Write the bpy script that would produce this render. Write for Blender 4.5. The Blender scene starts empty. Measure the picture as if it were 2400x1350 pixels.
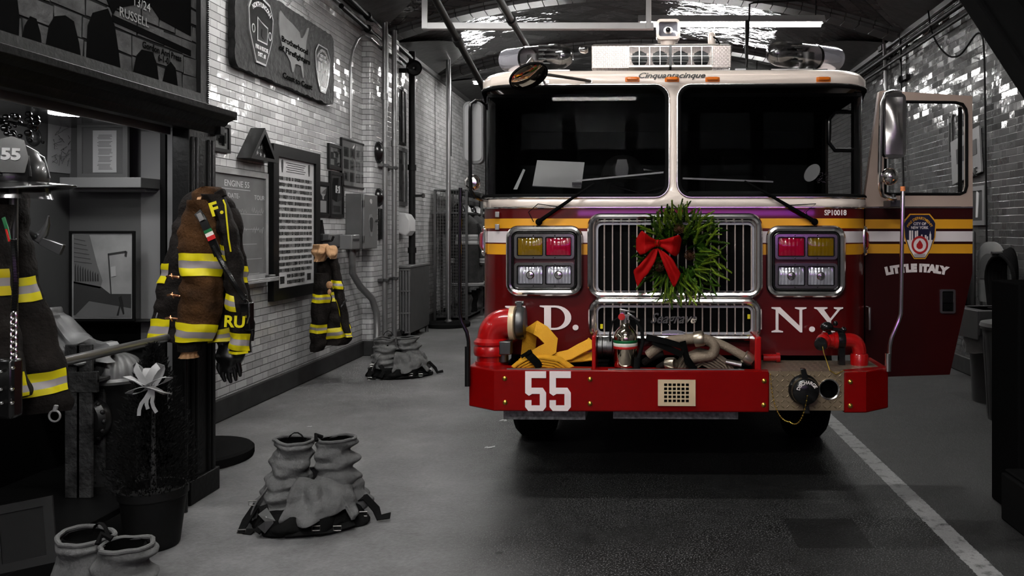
EXPOSURE = 1.45
import bpy, bmesh, math, random
from mathutils import Vector, Matrix, noise as mnoise
R = math.radians; PI = math.pi
F = 1900.0; VX = 1490.0; VY = 540.0; CH = 1.6      # focal length in px, vanishing point, camera height
SC = bpy.context.scene; COL = SC.collection
random.seed(7)

def W(px, py, d):                       # point of the place seen at px,py from d metres in front of the camera
    return Vector(((px-VX)*d/F, d, CH-(py-VY)*d/F))

# ------------------------------------------------------------------ materials
MATS = {}
def nt(m):
    return m.node_tree.nodes, m.node_tree.links
def mat(name, col=(.5,.5,.5), rough=.5, metal=0.0, spec=.5, emit=None, es=0, coat=0, var=0, vscale=8, bump=0, bscale=40, alpha=None, sheen=0):
    if isinstance(col, (int, float)): col = (col, col, col)
    if spec == .5 and rough >= .5 and sum(col)/3 < .06: spec = 0 if sum(col)/3 < .021 else .12
    m = bpy.data.materials.new(name); m.use_nodes = True; N, L = nt(m)
    b = N['Principled BSDF']; b.inputs['Base Color'].default_value = (*col, 1)
    b.inputs['Roughness'].default_value = rough; b.inputs['Metallic'].default_value = metal
    b.inputs['Specular IOR Level'].default_value = spec
    if coat: b.inputs['Coat Weight'].default_value = coat; b.inputs['Coat Roughness'].default_value = .04
    if sheen: b.inputs['Sheen Weight'].default_value = sheen
    if emit is not None:
        b.inputs['Emission Color'].default_value = (*emit, 1); b.inputs['Emission Strength'].default_value = es
    tc = N.new('ShaderNodeTexCoord')
    if var:
        n = N.new('ShaderNodeTexNoise'); n.inputs['Scale'].default_value = vscale; n.inputs['Detail'].default_value = 6
        L.new(tc.outputs['Object'], n.inputs['Vector'])
        cr = N.new('ShaderNodeValToRGB')
        cr.color_ramp.elements[0].position = .3; cr.color_ramp.elements[1].position = .7
        cr.color_ramp.elements[0].color = (*[c*(1-var) for c in col], 1)
        cr.color_ramp.elements[1].color = (*[min(1, c*(1+var)) for c in col], 1)
        L.new(n.outputs['Fac'], cr.inputs['Fac']); L.new(cr.outputs['Color'], b.inputs['Base Color'])
    if bump:
        n = N.new('ShaderNodeTexNoise'); n.inputs['Scale'].default_value = bscale; n.inputs['Detail'].default_value = 5
        L.new(tc.outputs['Object'], n.inputs['Vector'])
        bp = N.new('ShaderNodeBump'); bp.inputs['Strength'].default_value = bump; bp.inputs['Distance'].default_value = .02
        L.new(n.outputs['Fac'], bp.inputs['Height']); L.new(bp.outputs['Normal'], b.inputs['Normal'])
    MATS[name] = m
    return m
class NG:                                # small node maths helper
    def __init__(s, m): s.N, s.L = nt(m)
    def m(s, op, a, b=None, c=None):
        n = s.N.new('ShaderNodeMath'); n.operation = op
        for i, v in enumerate((a, b, c)):
            if v is None: continue
            if isinstance(v, (int, float)): n.inputs[i].default_value = v
            else: s.L.new(v, n.inputs[i])
        return n.outputs[0]
    def xyz(s, src):
        n = s.N.new('ShaderNodeSeparateXYZ'); s.L.new(src, n.inputs[0]); return n.outputs
    def comb(s, x, y, z):
        n = s.N.new('ShaderNodeCombineXYZ')
        for i, v in enumerate((x, y, z)):
            if isinstance(v, (int, float)): n.inputs[i].default_value = v
            else: s.L.new(v, n.inputs[i])
        return n.outputs[0]
    def ramp(s, f, stops):
        n = s.N.new('ShaderNodeValToRGB'); e = n.color_ramp.elements
        while len(e) < len(stops): e.new(.5)
        for i, (p, c) in enumerate(stops):
            e[i].position = p; e[i].color = (c, c, c, 1) if isinstance(c, (int, float)) else (*c, 1)
        s.L.new(f, n.inputs[0]); return n.outputs[0]
    def noise(s, vec, sc, det=5, rough=.5):
        n = s.N.new('ShaderNodeTexNoise'); n.inputs['Scale'].default_value = sc; n.inputs['Detail'].default_value = det
        n.inputs['Roughness'].default_value = rough; s.L.new(vec, n.inputs['Vector']); return n.outputs['Fac']
    def mix(s, f, a, b, mode='MIX'):
        n = s.N.new('ShaderNodeMixRGB'); n.blend_type = mode
        for i, v in enumerate((f, a, b)):
            if isinstance(v, (int, float)): n.inputs[i].default_value = v if i == 0 else (v, v, v, 1)
            elif isinstance(v, tuple): n.inputs[i].default_value = (*v, 1)
            else: s.L.new(v, n.inputs[i])
        return n.outputs[0]
    def white(s, v):
        n = s.N.new('ShaderNodeTexWhiteNoise'); n.noise_dimensions = '3D'; s.L.new(v, n.inputs['Vector']); return n.outputs
    def bump(s, h, st, dist=.02):
        n = s.N.new('ShaderNodeBump'); n.inputs['Strength'].default_value = st; n.inputs['Distance'].default_value = dist
        s.L.new(h, n.inputs['Height']); return n.outputs[0]

def brick_mat(name, lo, hi, mortar, rough=.12, tilt=.05, P=.312, C=.067, hfrac=.665):
    m = mat(name, .5, rough); g = NG(m); N, L = nt(m); b = N['Principled BSDF']
    geo = N.new('ShaderNodeNewGeometry'); x, y, z = g.xyz(geo.outputs['Position'])
    u0 = g.m('ADD', x, y)
    zc = g.m('DIVIDE', z, C); row = g.m('FLOOR', zc); fz = g.m('FRACT', zc)
    par = g.m('MODULO', row, 2)
    u = g.m('ADD', g.m('DIVIDE', u0, P), g.m('MULTIPLY', par, .5)); cu = g.m('FLOOR', u); fu = g.m('FRACT', u)
    hd = g.m('GREATER_THAN', fu, hfrac)
    wv = g.white(g.comb(row, cu, hd)); r1, r2, r3 = g.xyz(wv['Color'])
    du = g.m('MULTIPLY', g.m('MINIMUM', g.m('MINIMUM', fu, g.m('SUBTRACT', 1, fu)), g.m('ABSOLUTE', g.m('SUBTRACT', fu, hfrac))), P)
    dz = g.m('MULTIPLY', g.m('MINIMUM', fz, g.m('SUBTRACT', 1, fz)), C)
    ju = g.m('SMOOTH_MIN', g.m('DIVIDE', du, .0022), 1, .1); jz = g.m('SMOOTH_MIN', g.m('DIVIDE', dz, .0042), 1, .1)
    body = g.m('MINIMUM', ju, jz)
    # colour
    tone = g.m('ADD', g.m('MULTIPLY', r1, .55), g.m('MULTIPLY', g.noise(geo.outputs['Position'], .9, 4), .45))
    c = g.ramp(tone, [(.15, lo), (.85, hi)])
    jc = g.mix(g.m('GREATER_THAN', g.m('DIVIDE', dz, .0042), .85), mortar, mortar*2.6)
    colr = g.mix(g.m('POWER', body, 3), jc, c)
    dirt = g.noise(geo.outputs['Position'], 5, 8, .7)
    colr = g.mix(g.ramp(dirt, [(.62, 0), (.8, .6)]), colr, lo*.5)
    L.new(colr, b.inputs['Base Color'])
    L.new(g.m('ADD', rough, g.m('MULTIPLY', g.m('SUBTRACT', 1, body), .6)), b.inputs['Roughness'])
    lx = g.m('MULTIPLY', g.m('SUBTRACT', fu, .5), P); lz = g.m('MULTIPLY', g.m('SUBTRACT', fz, .5), C)
    h = g.m('ADD', g.m('MULTIPLY', g.m('SUBTRACT', r2, .5), g.m('MULTIPLY', lx, tilt)), g.m('MULTIPLY', g.m('SUBTRACT', r3, .5), g.m('MULTIPLY', lz, tilt*2.2)))
    h = g.m('ADD', h, g.m('MULTIPLY', body, .0016))
    h = g.m('ADD', h, g.m('MULTIPLY', g.noise(geo.outputs['Position'], 11, 2), .0035))
    bp = g.bump(h, 1.0, 1.0); L.new(bp, b.inputs['Normal'])
    return m
def plate_mat(name, axes, col, k=22, metal=1.0, rough=.3):        # diamond tread plate
    m = mat(name, col, rough, metal); g = NG(m); N, L = nt(m); b = N['Principled BSDF']
    tc = N.new('ShaderNodeTexCoord'); o = g.xyz(tc.outputs['Object'])
    u = g.m('MULTIPLY', o[axes[0]], k); v = g.m('MULTIPLY', o[axes[1]], k)
    fu = g.m('SUBTRACT', g.m('FRACT', u), .5); fv = g.m('SUBTRACT', g.m('FRACT', v), .5)
    par = g.m('SUBTRACT', g.m('MULTIPLY', g.m('MODULO', g.m('ABSOLUTE', g.m('ADD', g.m('FLOOR', u), g.m('FLOOR', v))), 2), 2), 1)
    a = g.m('ADD', fu, g.m('MULTIPLY', fv, par)); c = g.m('SUBTRACT', fu, g.m('MULTIPLY', fv, par))
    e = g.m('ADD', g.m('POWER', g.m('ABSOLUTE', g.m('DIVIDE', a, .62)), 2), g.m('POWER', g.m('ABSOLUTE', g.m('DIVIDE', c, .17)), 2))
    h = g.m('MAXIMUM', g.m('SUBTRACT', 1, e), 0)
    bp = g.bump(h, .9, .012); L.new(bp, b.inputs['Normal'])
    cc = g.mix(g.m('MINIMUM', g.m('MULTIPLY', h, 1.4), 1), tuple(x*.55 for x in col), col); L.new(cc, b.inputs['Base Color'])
    return m
def glass_mat(name, tint=(.9,.9,.9), refl=.08, rough=.0):
    m = bpy.data.materials.new(name); m.use_nodes = True; N, L = nt(m); N.clear()
    o = N.new('ShaderNodeOutputMaterial'); mx = N.new('ShaderNodeMixShader'); t = N.new('ShaderNodeBsdfTransparent'); g = N.new('ShaderNodeBsdfGlossy')
    t.inputs[0].default_value = (*tint, 1); g.inputs['Roughness'].default_value = rough
    fr = N.new('ShaderNodeLayerWeight'); fr.inputs[0].default_value = .12
    ad = N.new('ShaderNodeMath'); ad.operation = 'MULTIPLY_ADD'; ad.inputs[1].default_value = .7; ad.inputs[2].default_value = refl; ad.use_clamp = True
    L.new(fr.outputs['Fresnel'], ad.inputs[0]); L.new(ad.outputs[0], mx.inputs[0]); L.new(t.outputs[0], mx.inputs[1]); L.new(g.outputs[0], mx.inputs[2]); L.new(mx.outputs[0], o.inputs[0])
    MATS[name] = m; return m

# ------------------------------------------------------------------ mesh builder
class MB:
    def __init__(s, T=None): s.v = []; s.f = []; s.mi = []; s.cur = 0; s.T = T
    def add(s, vs, fs):
        n = len(s.v)
        for p in vs:
            p = Vector(p)
            s.v.append(s.T @ p if s.T else p)
        for f in fs: s.f.append([n+i for i in f]); s.mi.append(s.cur)
        return s
    def box(s, x0, x1, y0, y1, z0, z1):
        return s.add([(x0,y0,z0),(x1,y0,z0),(x1,y1,z0),(x0,y1,z0),(x0,y0,z1),(x1,y0,z1),(x1,y1,z1),(x0,y1,z1)],
                     [(0,3,2,1),(4,5,6,7),(0,1,5,4),(1,2,6,5),(2,3,7,6),(3,0,4,7)])
    def prism(s, poly, a, b, ax='y'):    # polygon in the plane across ax, extruded a..b
        def P(u, w, t): return {'y': (u, t, w), 'x': (t, u, w), 'z': (u, w, t)}[ax]
        n = len(poly)
        vs = [P(u, w, a) for u, w in poly]+[P(u, w, b) for u, w in poly]
        fs = [tuple(range(n)), tuple(range(2*n-1, n-1, -1))]+[(i, n+i, n+(i+1) % n, (i+1) % n) for i in range(n)]
        return s.add(vs, fs)
    def lathe(s, prof, o=(0,0,0), d=(0,0,1), n=20, close=False):
        o = Vector(o); d = Vector(d).normalized(); q = d.to_track_quat('Z', 'Y'); vs = []; fs = []; m = len(prof)
        for r, h in prof:
            for k in range(n):
                a = 2*PI*k/n; vs.append(o+q @ Vector((r*math.cos(a), r*math.sin(a), h)))
        for i in range(m-1 if not close else m):
            j = (i+1) % m
            for k in range(n): fs.append((i*n+k, i*n+(k+1) % n, j*n+(k+1) % n, j*n+k))
        if not close:
            fs.append(tuple(range(n-1, -1, -1))); fs.append(tuple((m-1)*n+k for k in range(n)))
        return s.add(vs, fs)
    def cyl(s, p0, p1, r, r1=None, n=14):
        p0 = Vector(p0); p1 = Vector(p1); return s.lathe([(r, 0), (r if r1 is None else r1, (p1-p0).length)], p0, p1-p0, n)
    def ball(s, c, r, n=14, d=(0,0,1)):
        if isinstance(r, (int, float)): r = (r, r, r)
        vs = []; fs = []; m = max(5, n//2); c = Vector(c)
        for i in range(1, m):
            t = PI*i/m
            for k in range(n):
                a = 2*PI*k/n; vs.append(c+Vector((r[0]*math.sin(t)*math.cos(a), r[1]*math.sin(t)*math.sin(a), r[2]*math.cos(t))))
        for i in range(m-2):
            for k in range(n): fs.append((i*n+k, (i+1)*n+k, (i+1)*n+(k+1) % n, i*n+(k+1) % n))
        vs += [c+Vector((0,0,r[2])), c-Vector((0,0,r[2]))]; a = len(vs)-2
        for k in range(n): fs.append((a, k, (k+1) % n)); fs.append((a+1, (m-2)*n+(k+1) % n, (m-2)*n+k))
        return s.add(vs, fs)
    def tube(s, pts, r, n=10, closed=False, flat=1.0, up=None):
        pts = [Vector(p) for p in pts]; m = len(pts); vs = []; fs = []; nor = None
        for i, p in enumerate(pts):
            if closed: t = pts[(i+1) % m]-pts[i-1]
            else: t = pts[min(i+1, m-1)]-pts[max(i-1, 0)]
            if t.length < 1e-9: t = Vector((0,0,1))
            t.normalize()
            if up is not None: nor = Vector(up)-t*t.dot(Vector(up))
            elif nor is None:
                nor = Vector((0,0,1)) if abs(t.z) < .9 else Vector((1,0,0)); nor = nor-t*t.dot(nor)
            else: nor = nor-t*t.dot(nor)
            if nor.length < 1e-6: nor = t.orthogonal()
            nor.normalize(); bi = t.cross(nor); rr = r[i] if isinstance(r, (list, tuple)) else r
            for k in range(n):
                a = 2*PI*(k+.5)/n; vs.append(p+nor*(rr*flat*math.cos(a))+bi*(rr*math.sin(a)))
        for i in range(m if closed else m-1):
            j = (i+1) % m
            for k in range(n): fs.append((i*n+k, j*n+k, j*n+(k+1) % n, i*n+(k+1) % n))
        if not closed: fs.append(tuple(range(n))); fs.append(tuple((m-1)*n+k for k in range(n-1, -1, -1)))
        return s.add(vs, fs)
    def ribbon(s, pts, w, th, up):       # flat strap: width w along up x tangent
        pts = [Vector(p) for p in pts]; m = len(pts); vs = []; fs = []; up = Vector(up)
        for i, p in enumerate(pts):
            t = (pts[min(i+1, m-1)]-pts[max(i-1, 0)]).normalized(); side = t.cross(up)
            side = side.normalized() if side.length > 1e-6 else t.orthogonal().normalized(); nn = side.cross(t)
            for a, b in ((-1,-1),(1,-1),(1,1),(-1,1)): vs.append(p+side*(a*w/2)+nn*(b*th/2))
        for i in range(m-1):
            for k in range(4): fs.append((i*4+k, i*4+(k+1) % 4, i*4+4+(k+1) % 4, i*4+4+k))
        fs += [(3,2,1,0), tuple((m-1)*4+k for k in range(4))]
        return s.add(vs, fs)
    def grid(s, f, u0, u1, nu, v0, v1, nv):
        vs = [f(u0+(u1-u0)*i/nu, v0+(v1-v0)*j/nv) for j in range(nv+1) for i in range(nu+1)]
        fs = [(j*(nu+1)+i, j*(nu+1)+i+1, (j+1)*(nu+1)+i+1, (j+1)*(nu+1)+i) for j in range(nv) for i in range(nu)]
        return s.add(vs, fs)
    def quad(s, a, b, c, d): return s.add([a, b, c, d], [(0,1,2,3)])
    def mesh(s, name, mats):
        me = bpy.data.meshes.new(name); me.from_pydata([tuple(p) for p in s.v], [], s.f)
        for m in mats: me.materials.append(MATS[m] if isinstance(m, str) else m)
        if len(mats) > 1: me.polygons.foreach_set('material_index', s.mi)
        me.validate(); return me
    def build(s, name, mats, parent=None, smooth=35, bevel=0, seg=2, solid=0, recalc=True, w=None, subsurf=0):
        if isinstance(mats, str): mats = [mats]
        if w is not None:                # vertices are world coordinates: move into w's frame
            inv = w.inverted(); s.v = [inv @ p for p in s.v]
        me = s.mesh(name, mats)
        if recalc:
            bm = bmesh.new(); bm.from_mesh(me); bmesh.ops.recalc_face_normals(bm, faces=bm.faces[:]); bm.to_mesh(me); bm.free()
        if smooth:
            me.polygons.foreach_set('use_smooth', [True]*len(me.polygons)); me.set_sharp_from_angle(angle=R(smooth))
        o = bpy.data.objects.new(name, me); COL.objects.link(o)
        if parent is not None: o.parent = parent
        if solid: md = o.modifiers.new('s', 'SOLIDIFY'); md.thickness = solid; md.offset = 0
        if bevel:
            md = o.modifiers.new('b', 'BEVEL'); md.width = bevel; md.segments = seg; md.limit_method = 'ANGLE'; md.angle_limit = R(40)
        if subsurf: md = o.modifiers.new('u', 'SUBSURF'); md.levels = subsurf; md.render_levels = subsurf
        return o

def tag(o, label=None, cat=None, group=None, kind=None):
    if label: o['label'] = label
    if cat: o['category'] = cat
    if group: o['group'] = group
    if kind: o['kind'] = kind
    return o
def thing(name, loc, label, cat, group=None, rz=0):
    o = bpy.data.objects.new(name, None); COL.objects.link(o); o.empty_display_size = .1
    o.location = loc; o.rotation_euler = (0, 0, rz); tag(o, label, cat, group)
    return o
def WM(o): return Matrix.Translation(o.location) @ Matrix.Rotation(o.rotation_euler.z, 4, 'Z')
def solo(mb, name, mats, loc, label, cat, group=None, rz=0, **k):   # a thing that is one mesh
    o = mb.build(name, mats, None, **k); o.location = loc; o.rotation_euler = (0, 0, rz); return tag(o, label, cat, group)
def struct(mb, name, mats, **k):
    o = mb.build(name, mats, None, **k); o['kind'] = 'structure'; return o
def copy_tree(o, parent=None):
    c = o.copy(); COL.objects.link(c)
    if parent is not None: c.parent = parent
    for ch in [x for x in bpy.data.objects if x.parent == o and x.name != c.name]: copy_tree(ch, c)
    return c

def rrect(x0, x1, z0, z1, r, n=5):       # rounded rectangle, counter-clockwise
    rs = r if isinstance(r, (list, tuple)) else [r]*4           # lower left, lower right, upper right, upper left
    pts = []
    for (cx, cz, a0), q in zip(((x0, z0, 180), (x1, z0, 270), (x1, z1, 0), (x0, z1, 90)), rs):
        ox = cx+(q if cx == x0 else -q); oz = cz+(q if cz == z0 else -q)
        for k in range(n+1):
            a = R(a0+90*k/n); pts.append((ox+q*math.cos(a), oz+q*math.sin(a)))
    return pts
def resample(pts, step):                 # closed polygon, points no further apart than step
    out = []
    for i, p in enumerate(pts):
        q = pts[(i+1) % len(pts)]; d = math.dist(p, q); k = max(1, int(d/step))
        for j in range(k): out.append((p[0]+(q[0]-p[0])*j/k, p[1]+(q[1]-p[1])*j/k))
    return out
def holed(outer, holes, cuts=(), T=None):  # flat sheet (u,w) with holes; returns (verts2d, faces)
    bm = bmesh.new(); ed = []
    for lp in [outer]+list(holes):
        vs = [bm.verts.new((p[0], p[1], 0)) for p in lp]
        for i in range(len(vs)): ed.append(bm.edges.new((vs[i], vs[(i+1) % len(vs)])))
    bmesh.ops.triangle_fill(bm, use_beauty=True, use_dissolve=False, edges=ed, normal=(0,0,1))
    for c in cuts:
        bmesh.ops.bisect_plane(bm, geom=bm.verts[:]+bm.edges[:]+bm.faces[:], plane_co=(c, 0, 0), plane_no=(1, 0, 0))
    bm.verts.index_update()
    v = [(p.co.x, p.co.y) for p in bm.verts]; f = [[q.index for q in p.verts] for p in bm.faces]; bm.free()
    return v, f
def plate(mb, outer, holes, y0, y1, ax='y'):   # plate with holes and thickness, in the x-z plane
    v, f = holed(outer, holes)
    def P(u, w, t): return {'y': (u, t, w), 'x': (t, u, w), 'z': (u, w, t)}[ax]
    n = len(v); mb.add([P(a, b, y0) for a, b in v]+[P(a, b, y1) for a, b in v], f+[[n+i for i in reversed(q)] for q in f])
    for lp in [outer]+list(holes):
        m = len(lp); mb.add([P(a, b, y0) for a, b in lp]+[P(a, b, y1) for a, b in lp], [(i, (i+1) % m, m+(i+1) % m, m+i) for i in range(m)])
    return mb
def ring(mb, x0, x1, z0, z1, w, y0, y1, r=.002):
    return plate(mb, rrect(x0, x1, z0, z1, r, 2), [rrect(x0+w, x1-w, z0+w, z1-w, r, 2)], y0, y1)

def text(s, size, mats, parent, M, name='lettering', ext=.001, shear=0, off=0, sx=1.0, fit=None, align='CENTER', arc=None, space=1.0, fn=None):
    """raised lettering in its own x-z plane, M places it. fit=width; arc=radius bends it"""
    cu = bpy.data.curves.new(name, 'FONT'); cu.body = s; cu.size = size; cu.extrude = ext; cu.shear = shear; cu.offset = off
    cu.align_x = align; cu.align_y = 'CENTER'; cu.space_character = space; cu.resolution_u = 3
    o = bpy.data.objects.new(name, cu); COL.objects.link(o)
    dg = bpy.context.evaluated_depsgraph_get(); me = bpy.data.meshes.new_from_object(o.evaluated_get(dg))
    bpy.data.objects.remove(o); bpy.data.curves.remove(cu)
    if not me.vertices: return None
    xs = [v.co.x for v in me.vertices]; w = max(xs)-min(xs)
    k = (fit/w) if fit else sx; mid = (max(xs)+min(xs))/2 if align == 'CENTER' else 0
    for v in me.vertices:
        x, y, z = (v.co.x-mid)*k, v.co.y, v.co.z
        if arc:
            a = x/arc; x, y = (arc+y)*math.sin(a), (arc+y)*math.cos(a)-arc
        if fn: x, y = fn(x, y)
        v.co = M @ Vector((x, -z, y))
    me.materials.clear(); me.materials.append(MATS[mats]); me.name = name
    ob = bpy.data.objects.new(name, me); COL.objects.link(ob)
    if parent is not None: ob.parent = parent
    return ob
def at(x, y, z, ry=0, rx=0, rz=0):
    return Matrix.Translation((x, y, z)) @ Matrix.Rotation(rz, 4, 'Z') @ Matrix.Rotation(rx, 4, 'X') @ Matrix.Rotation(ry, 4, 'Y')

class Drape:                             # hanging or crumpled cloth body made of stacked oval sections
    def __init__(s, loops, amp=.05, n=7, seed=0, wr=.0, wf=9.0, tw=0, zf=1.9):
        s.l = loops; s.amp = amp; s.n = n; s.sd = seed; s.wr = wr; s.wf = wf; s.tw = tw; s.zf = zf
    def __call__(s, u, v, off=0):
        L = s.l; m = len(L)-1; t = min(max(v, 0), 1)*m; i = min(int(t), m-1); k = t-i
        def c(j):
            a, b, c_, d = L[max(i-1, 0)][j], L[i][j], L[i+1][j], L[min(i+2, m)][j]
            return .5*((2*b)+(-a+c_)*k+(2*a-5*b+4*c_-d)*k*k+(-a+3*b-3*c_+d)*k**3)
        z, cx, cy, hw, hd = (c(j) for j in range(5)); a = 2*PI*u
        g = 1+s.amp*math.sin(s.n*a+s.sd+s.tw*v*3)+s.amp*.6*math.sin((s.n+4)*a-s.sd*2+v*4)
        hw = max(hw, .003); hd = max(hd, .003)
        p = Vector((cx+hw*g*math.cos(a), cy+hd*g*math.sin(a), z))
        nrm = Vector((math.cos(a)/hw, math.sin(a)/hd, 0)).normalized()
        if s.wr: p += nrm*(s.wr*mnoise.noise(Vector((p.x*s.wf, p.y*s.wf, p.z*s.wf*s.zf+s.sd))))+Vector((0,0,s.wr*.5*mnoise.noise(Vector((p.x*s.wf*1.5, p.z*s.wf, s.sd+7)))))
        return p+nrm*off
    def body(s, mb, nu=40, nv=30, cap=True, u0=0, u1=1, v0=0, v1=1):
        mb.grid(lambda u, v: s(u, v), u0, u1, nu, v0, v1, nv)
        if cap and u1-u0 == 1:
            mb.add([s(i/nu, v0) for i in range(nu)], [tuple(range(nu))]); mb.add([s(i/nu, v1) for i in range(nu)], [tuple(range(nu))])
        return mb
    def band(s, parent, u0, u1, v0, v1, off=.004, sl=0, mats=('reflective_yellow', 'reflective_silver'), name='reflective_band', nu=16):
        mb = MB(); h = v1-v0
        for k, (a, b, q) in enumerate(((0, .34, 0), (.34, .66, 1), (.66, 1, 0))):
            mb.cur = q; mb.grid(lambda u, v: s(u, v+sl*(u-u0), off+.0006*(k == 1)), u0, u1, nu, v0+h*a, v0+h*b, 2)
        return mb.build(name, list(mats), parent, solid=.002, recalc=False)
# ------------------------------------------------------------------ material library
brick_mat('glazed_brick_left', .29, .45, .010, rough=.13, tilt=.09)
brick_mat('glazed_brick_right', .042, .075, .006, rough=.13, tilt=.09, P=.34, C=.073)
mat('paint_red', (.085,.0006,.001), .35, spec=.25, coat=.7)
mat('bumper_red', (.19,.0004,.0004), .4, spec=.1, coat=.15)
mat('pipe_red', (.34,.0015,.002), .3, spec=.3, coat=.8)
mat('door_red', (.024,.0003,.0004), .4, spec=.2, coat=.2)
mat('paint_white', (.86,.75,.66), .3, coat=.5)
mat('stripe_yellow', (.72,.33,.01), .4); mat('stripe_white', (.75,.68,.68), .4)
mat('letter_white', (.85,.76,.74), .5)
mat('chrome', (.85,.82,.80), .14, 1.0); mat('chrome_dull', (.5,.48,.46), .3, 1.0); mat('steel', .32, .35, 1.0)
mat('steel_dark', .12, .4, 1.0); mat('alu_plate', (.36,.36,.38), .45, .7)
mat('black_rubber', .008, .55); mat('black_gloss', .006, .2); mat('black_matte', .004, .8); mat('pitch', .0015, .95, spec=.1)
mat('amber_lens', (.75,.17,.01), .12, coat=1); mat('red_lens', (.28,.0,.02), .08, coat=1); mat('amber_dark_lens', (.16,.09,.0), .08, coat=1)
mat('clear_lens', (.72,.72,.80), .12, .7, coat=1); mat('cluster_back', (.05,.001,.006), .3, coat=1)
plate_mat('tread_front', (0, 2), (.50,.38,.24), 34, .5, .35); plate_mat('tread_top', (0, 1), (.42,.34,.25), 26, .5, .35); plate_mat('tread_roof', (0, 2), (.60,.53,.50), 80)
mat('grate_tan', (.72,.56,.36), .45, .3)
mat('brass', (.62,.42,.08), .3, 1)
glass_mat('windshield_glass', (.75,.75,.75), .0, .0); glass_mat('clear_plastic', (.80,.78,.78), .22, .15); glass_mat('picture_glass', (.97,.97,.97), .0, .03)
mat('hose_yellow', (.62,.30,.005), .75, bump=.3, bscale=180); mat('hose_grey', (.20,.155,.11), .75, bump=.3, bscale=160)
mat('green_band', (0,.10,.025), .4); mat('white_band', (.75,.7,.62), .4); mat('red_band', (.45,.01,.01), .4)
mat('bow_red', (.28,.0008,.001), .7, spec=.1); mat('gold', (.8,.5,.1), .25, 1)
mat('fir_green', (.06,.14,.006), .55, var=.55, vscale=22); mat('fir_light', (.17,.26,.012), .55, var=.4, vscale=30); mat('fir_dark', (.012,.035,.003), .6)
mat('pine_cone', (.045,.018,.008), .7)
mat('coat_black', (.009,.007,.006), .85, spec=.15, bump=.4, bscale=60, var=.5, vscale=9); mat('coat_brown', (.040,.017,.005), .85, spec=.15, bump=.4, bscale=70, var=.75, vscale=5)
mat('coat_grey', .035, .85, bump=.3, bscale=60, var=.4)
mat('reflective_yellow', (.62,.53,.0), .5, emit=None); mat('reflective_silver', (.27,.24,.24), .4)
mat('reflective_olive', (.42,.33,.0), .5); mat('reflective_greyband', .4, .5); mat('grey_silver', .22, .5)
mat('leather_tan', (.38,.20,.09), .7, bump=.3); mat('lining_tan', (.42,.24,.12), .8, bump=.4, bscale=40)
mat('pants_cloth', .085, .9, bump=.9, bscale=16, var=.3, vscale=10); mat('pants_dark', .008, .8, bump=.3)
mat('dark_wood', .006, .4, spec=.12, bump=.12, bscale=30); mat('frame_dark', .005, .35, spec=.15); mat('frame_grey', .06, .4)
mat('niche_grey', .075, .6); mat('niche_light', .16, .5); mat('panel_metal', .28, .3, .8)
mat('paper', .34, .7); mat('paper_dim', .12, .7); mat('ink', .02, .7); mat('ink_grey', .10, .7); mat('photo_mid', .10, .5); mat('photo_light', .33, .5); mat('photo_dark', .03, .5)
mat('slate', .08, .6, var=.25, vscale=4); mat('slate_frame', .2, .5, var=.2); mat('chalk', .38, .8)
mat('grey_metal', .075, .4, .3, var=.12); mat('grey_metal_light', .12, .4, .2); mat('pipe_grey', .20, .35, .6); mat('pipe_dark', .006, .5, 0, spec=.15)
mat('white_enamel', .45, .35); mat('dark_enamel', .03, .4)
mat('baseboard_grey', .03, .6, var=.2); mat('rubber_mat', .010, .85)
mat('tree_dark', .006, .9, spec=.1); mat('ribbon_white', .42, .45); mat('pot_dark', .004, .6, spec=.2); mat('rust_steel', .035, .75, var=.7, vscale=12, bump=.5)
mat('hydrant', .008, .4, .2); mat('hydrant_light', .15, .45, .2, var=.3)
mat('black_leather', .006, .3, coat=.4); mat('helmet_white', .5, .5)
mat('lamp_glow', 1, .5, emit=(1,1,1), es=22)
mat('fill_glow', .5, .3, emit=(.95,.98,1), es=.12)  # dim glow for the added fill panes
mat('violet_glow', .5, .5, emit=(.62,.07,.95), es=2.5)
mat('tube_glow', 1, .5, emit=(1,.985,.96), es=60)
mat('painting_ground', .012, spec=0, rough=.55, var=.3, vscale=6, bump=.25, bscale=25); mat('painting_stone', .055, spec=0, rough=.55, var=.35, vscale=9, bump=.3, bscale=40); mat('painting_dark', .0035, .7)
mat('fixture_white', .35, .5); mat('beam_dark', .008, .5, bump=.3, bscale=6); mat('patch_navy', (.004,.004,.03), .4)
mat('sign_wood', .022, .6, bump=.9, bscale=16, var=.5, vscale=14); mat('sign_map', .07, .55, var=.2)
mat('bag_plastic', .16, .4, bump=.6, bscale=9); mat('interior', .010, .6); mat('interior_grey', .022, .6)
mat('yellow_green', (.7,.6,0), .5); mat('orange_tip', (.8,.25,.08), .5)
mat('window_day', .10, .6)

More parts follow.
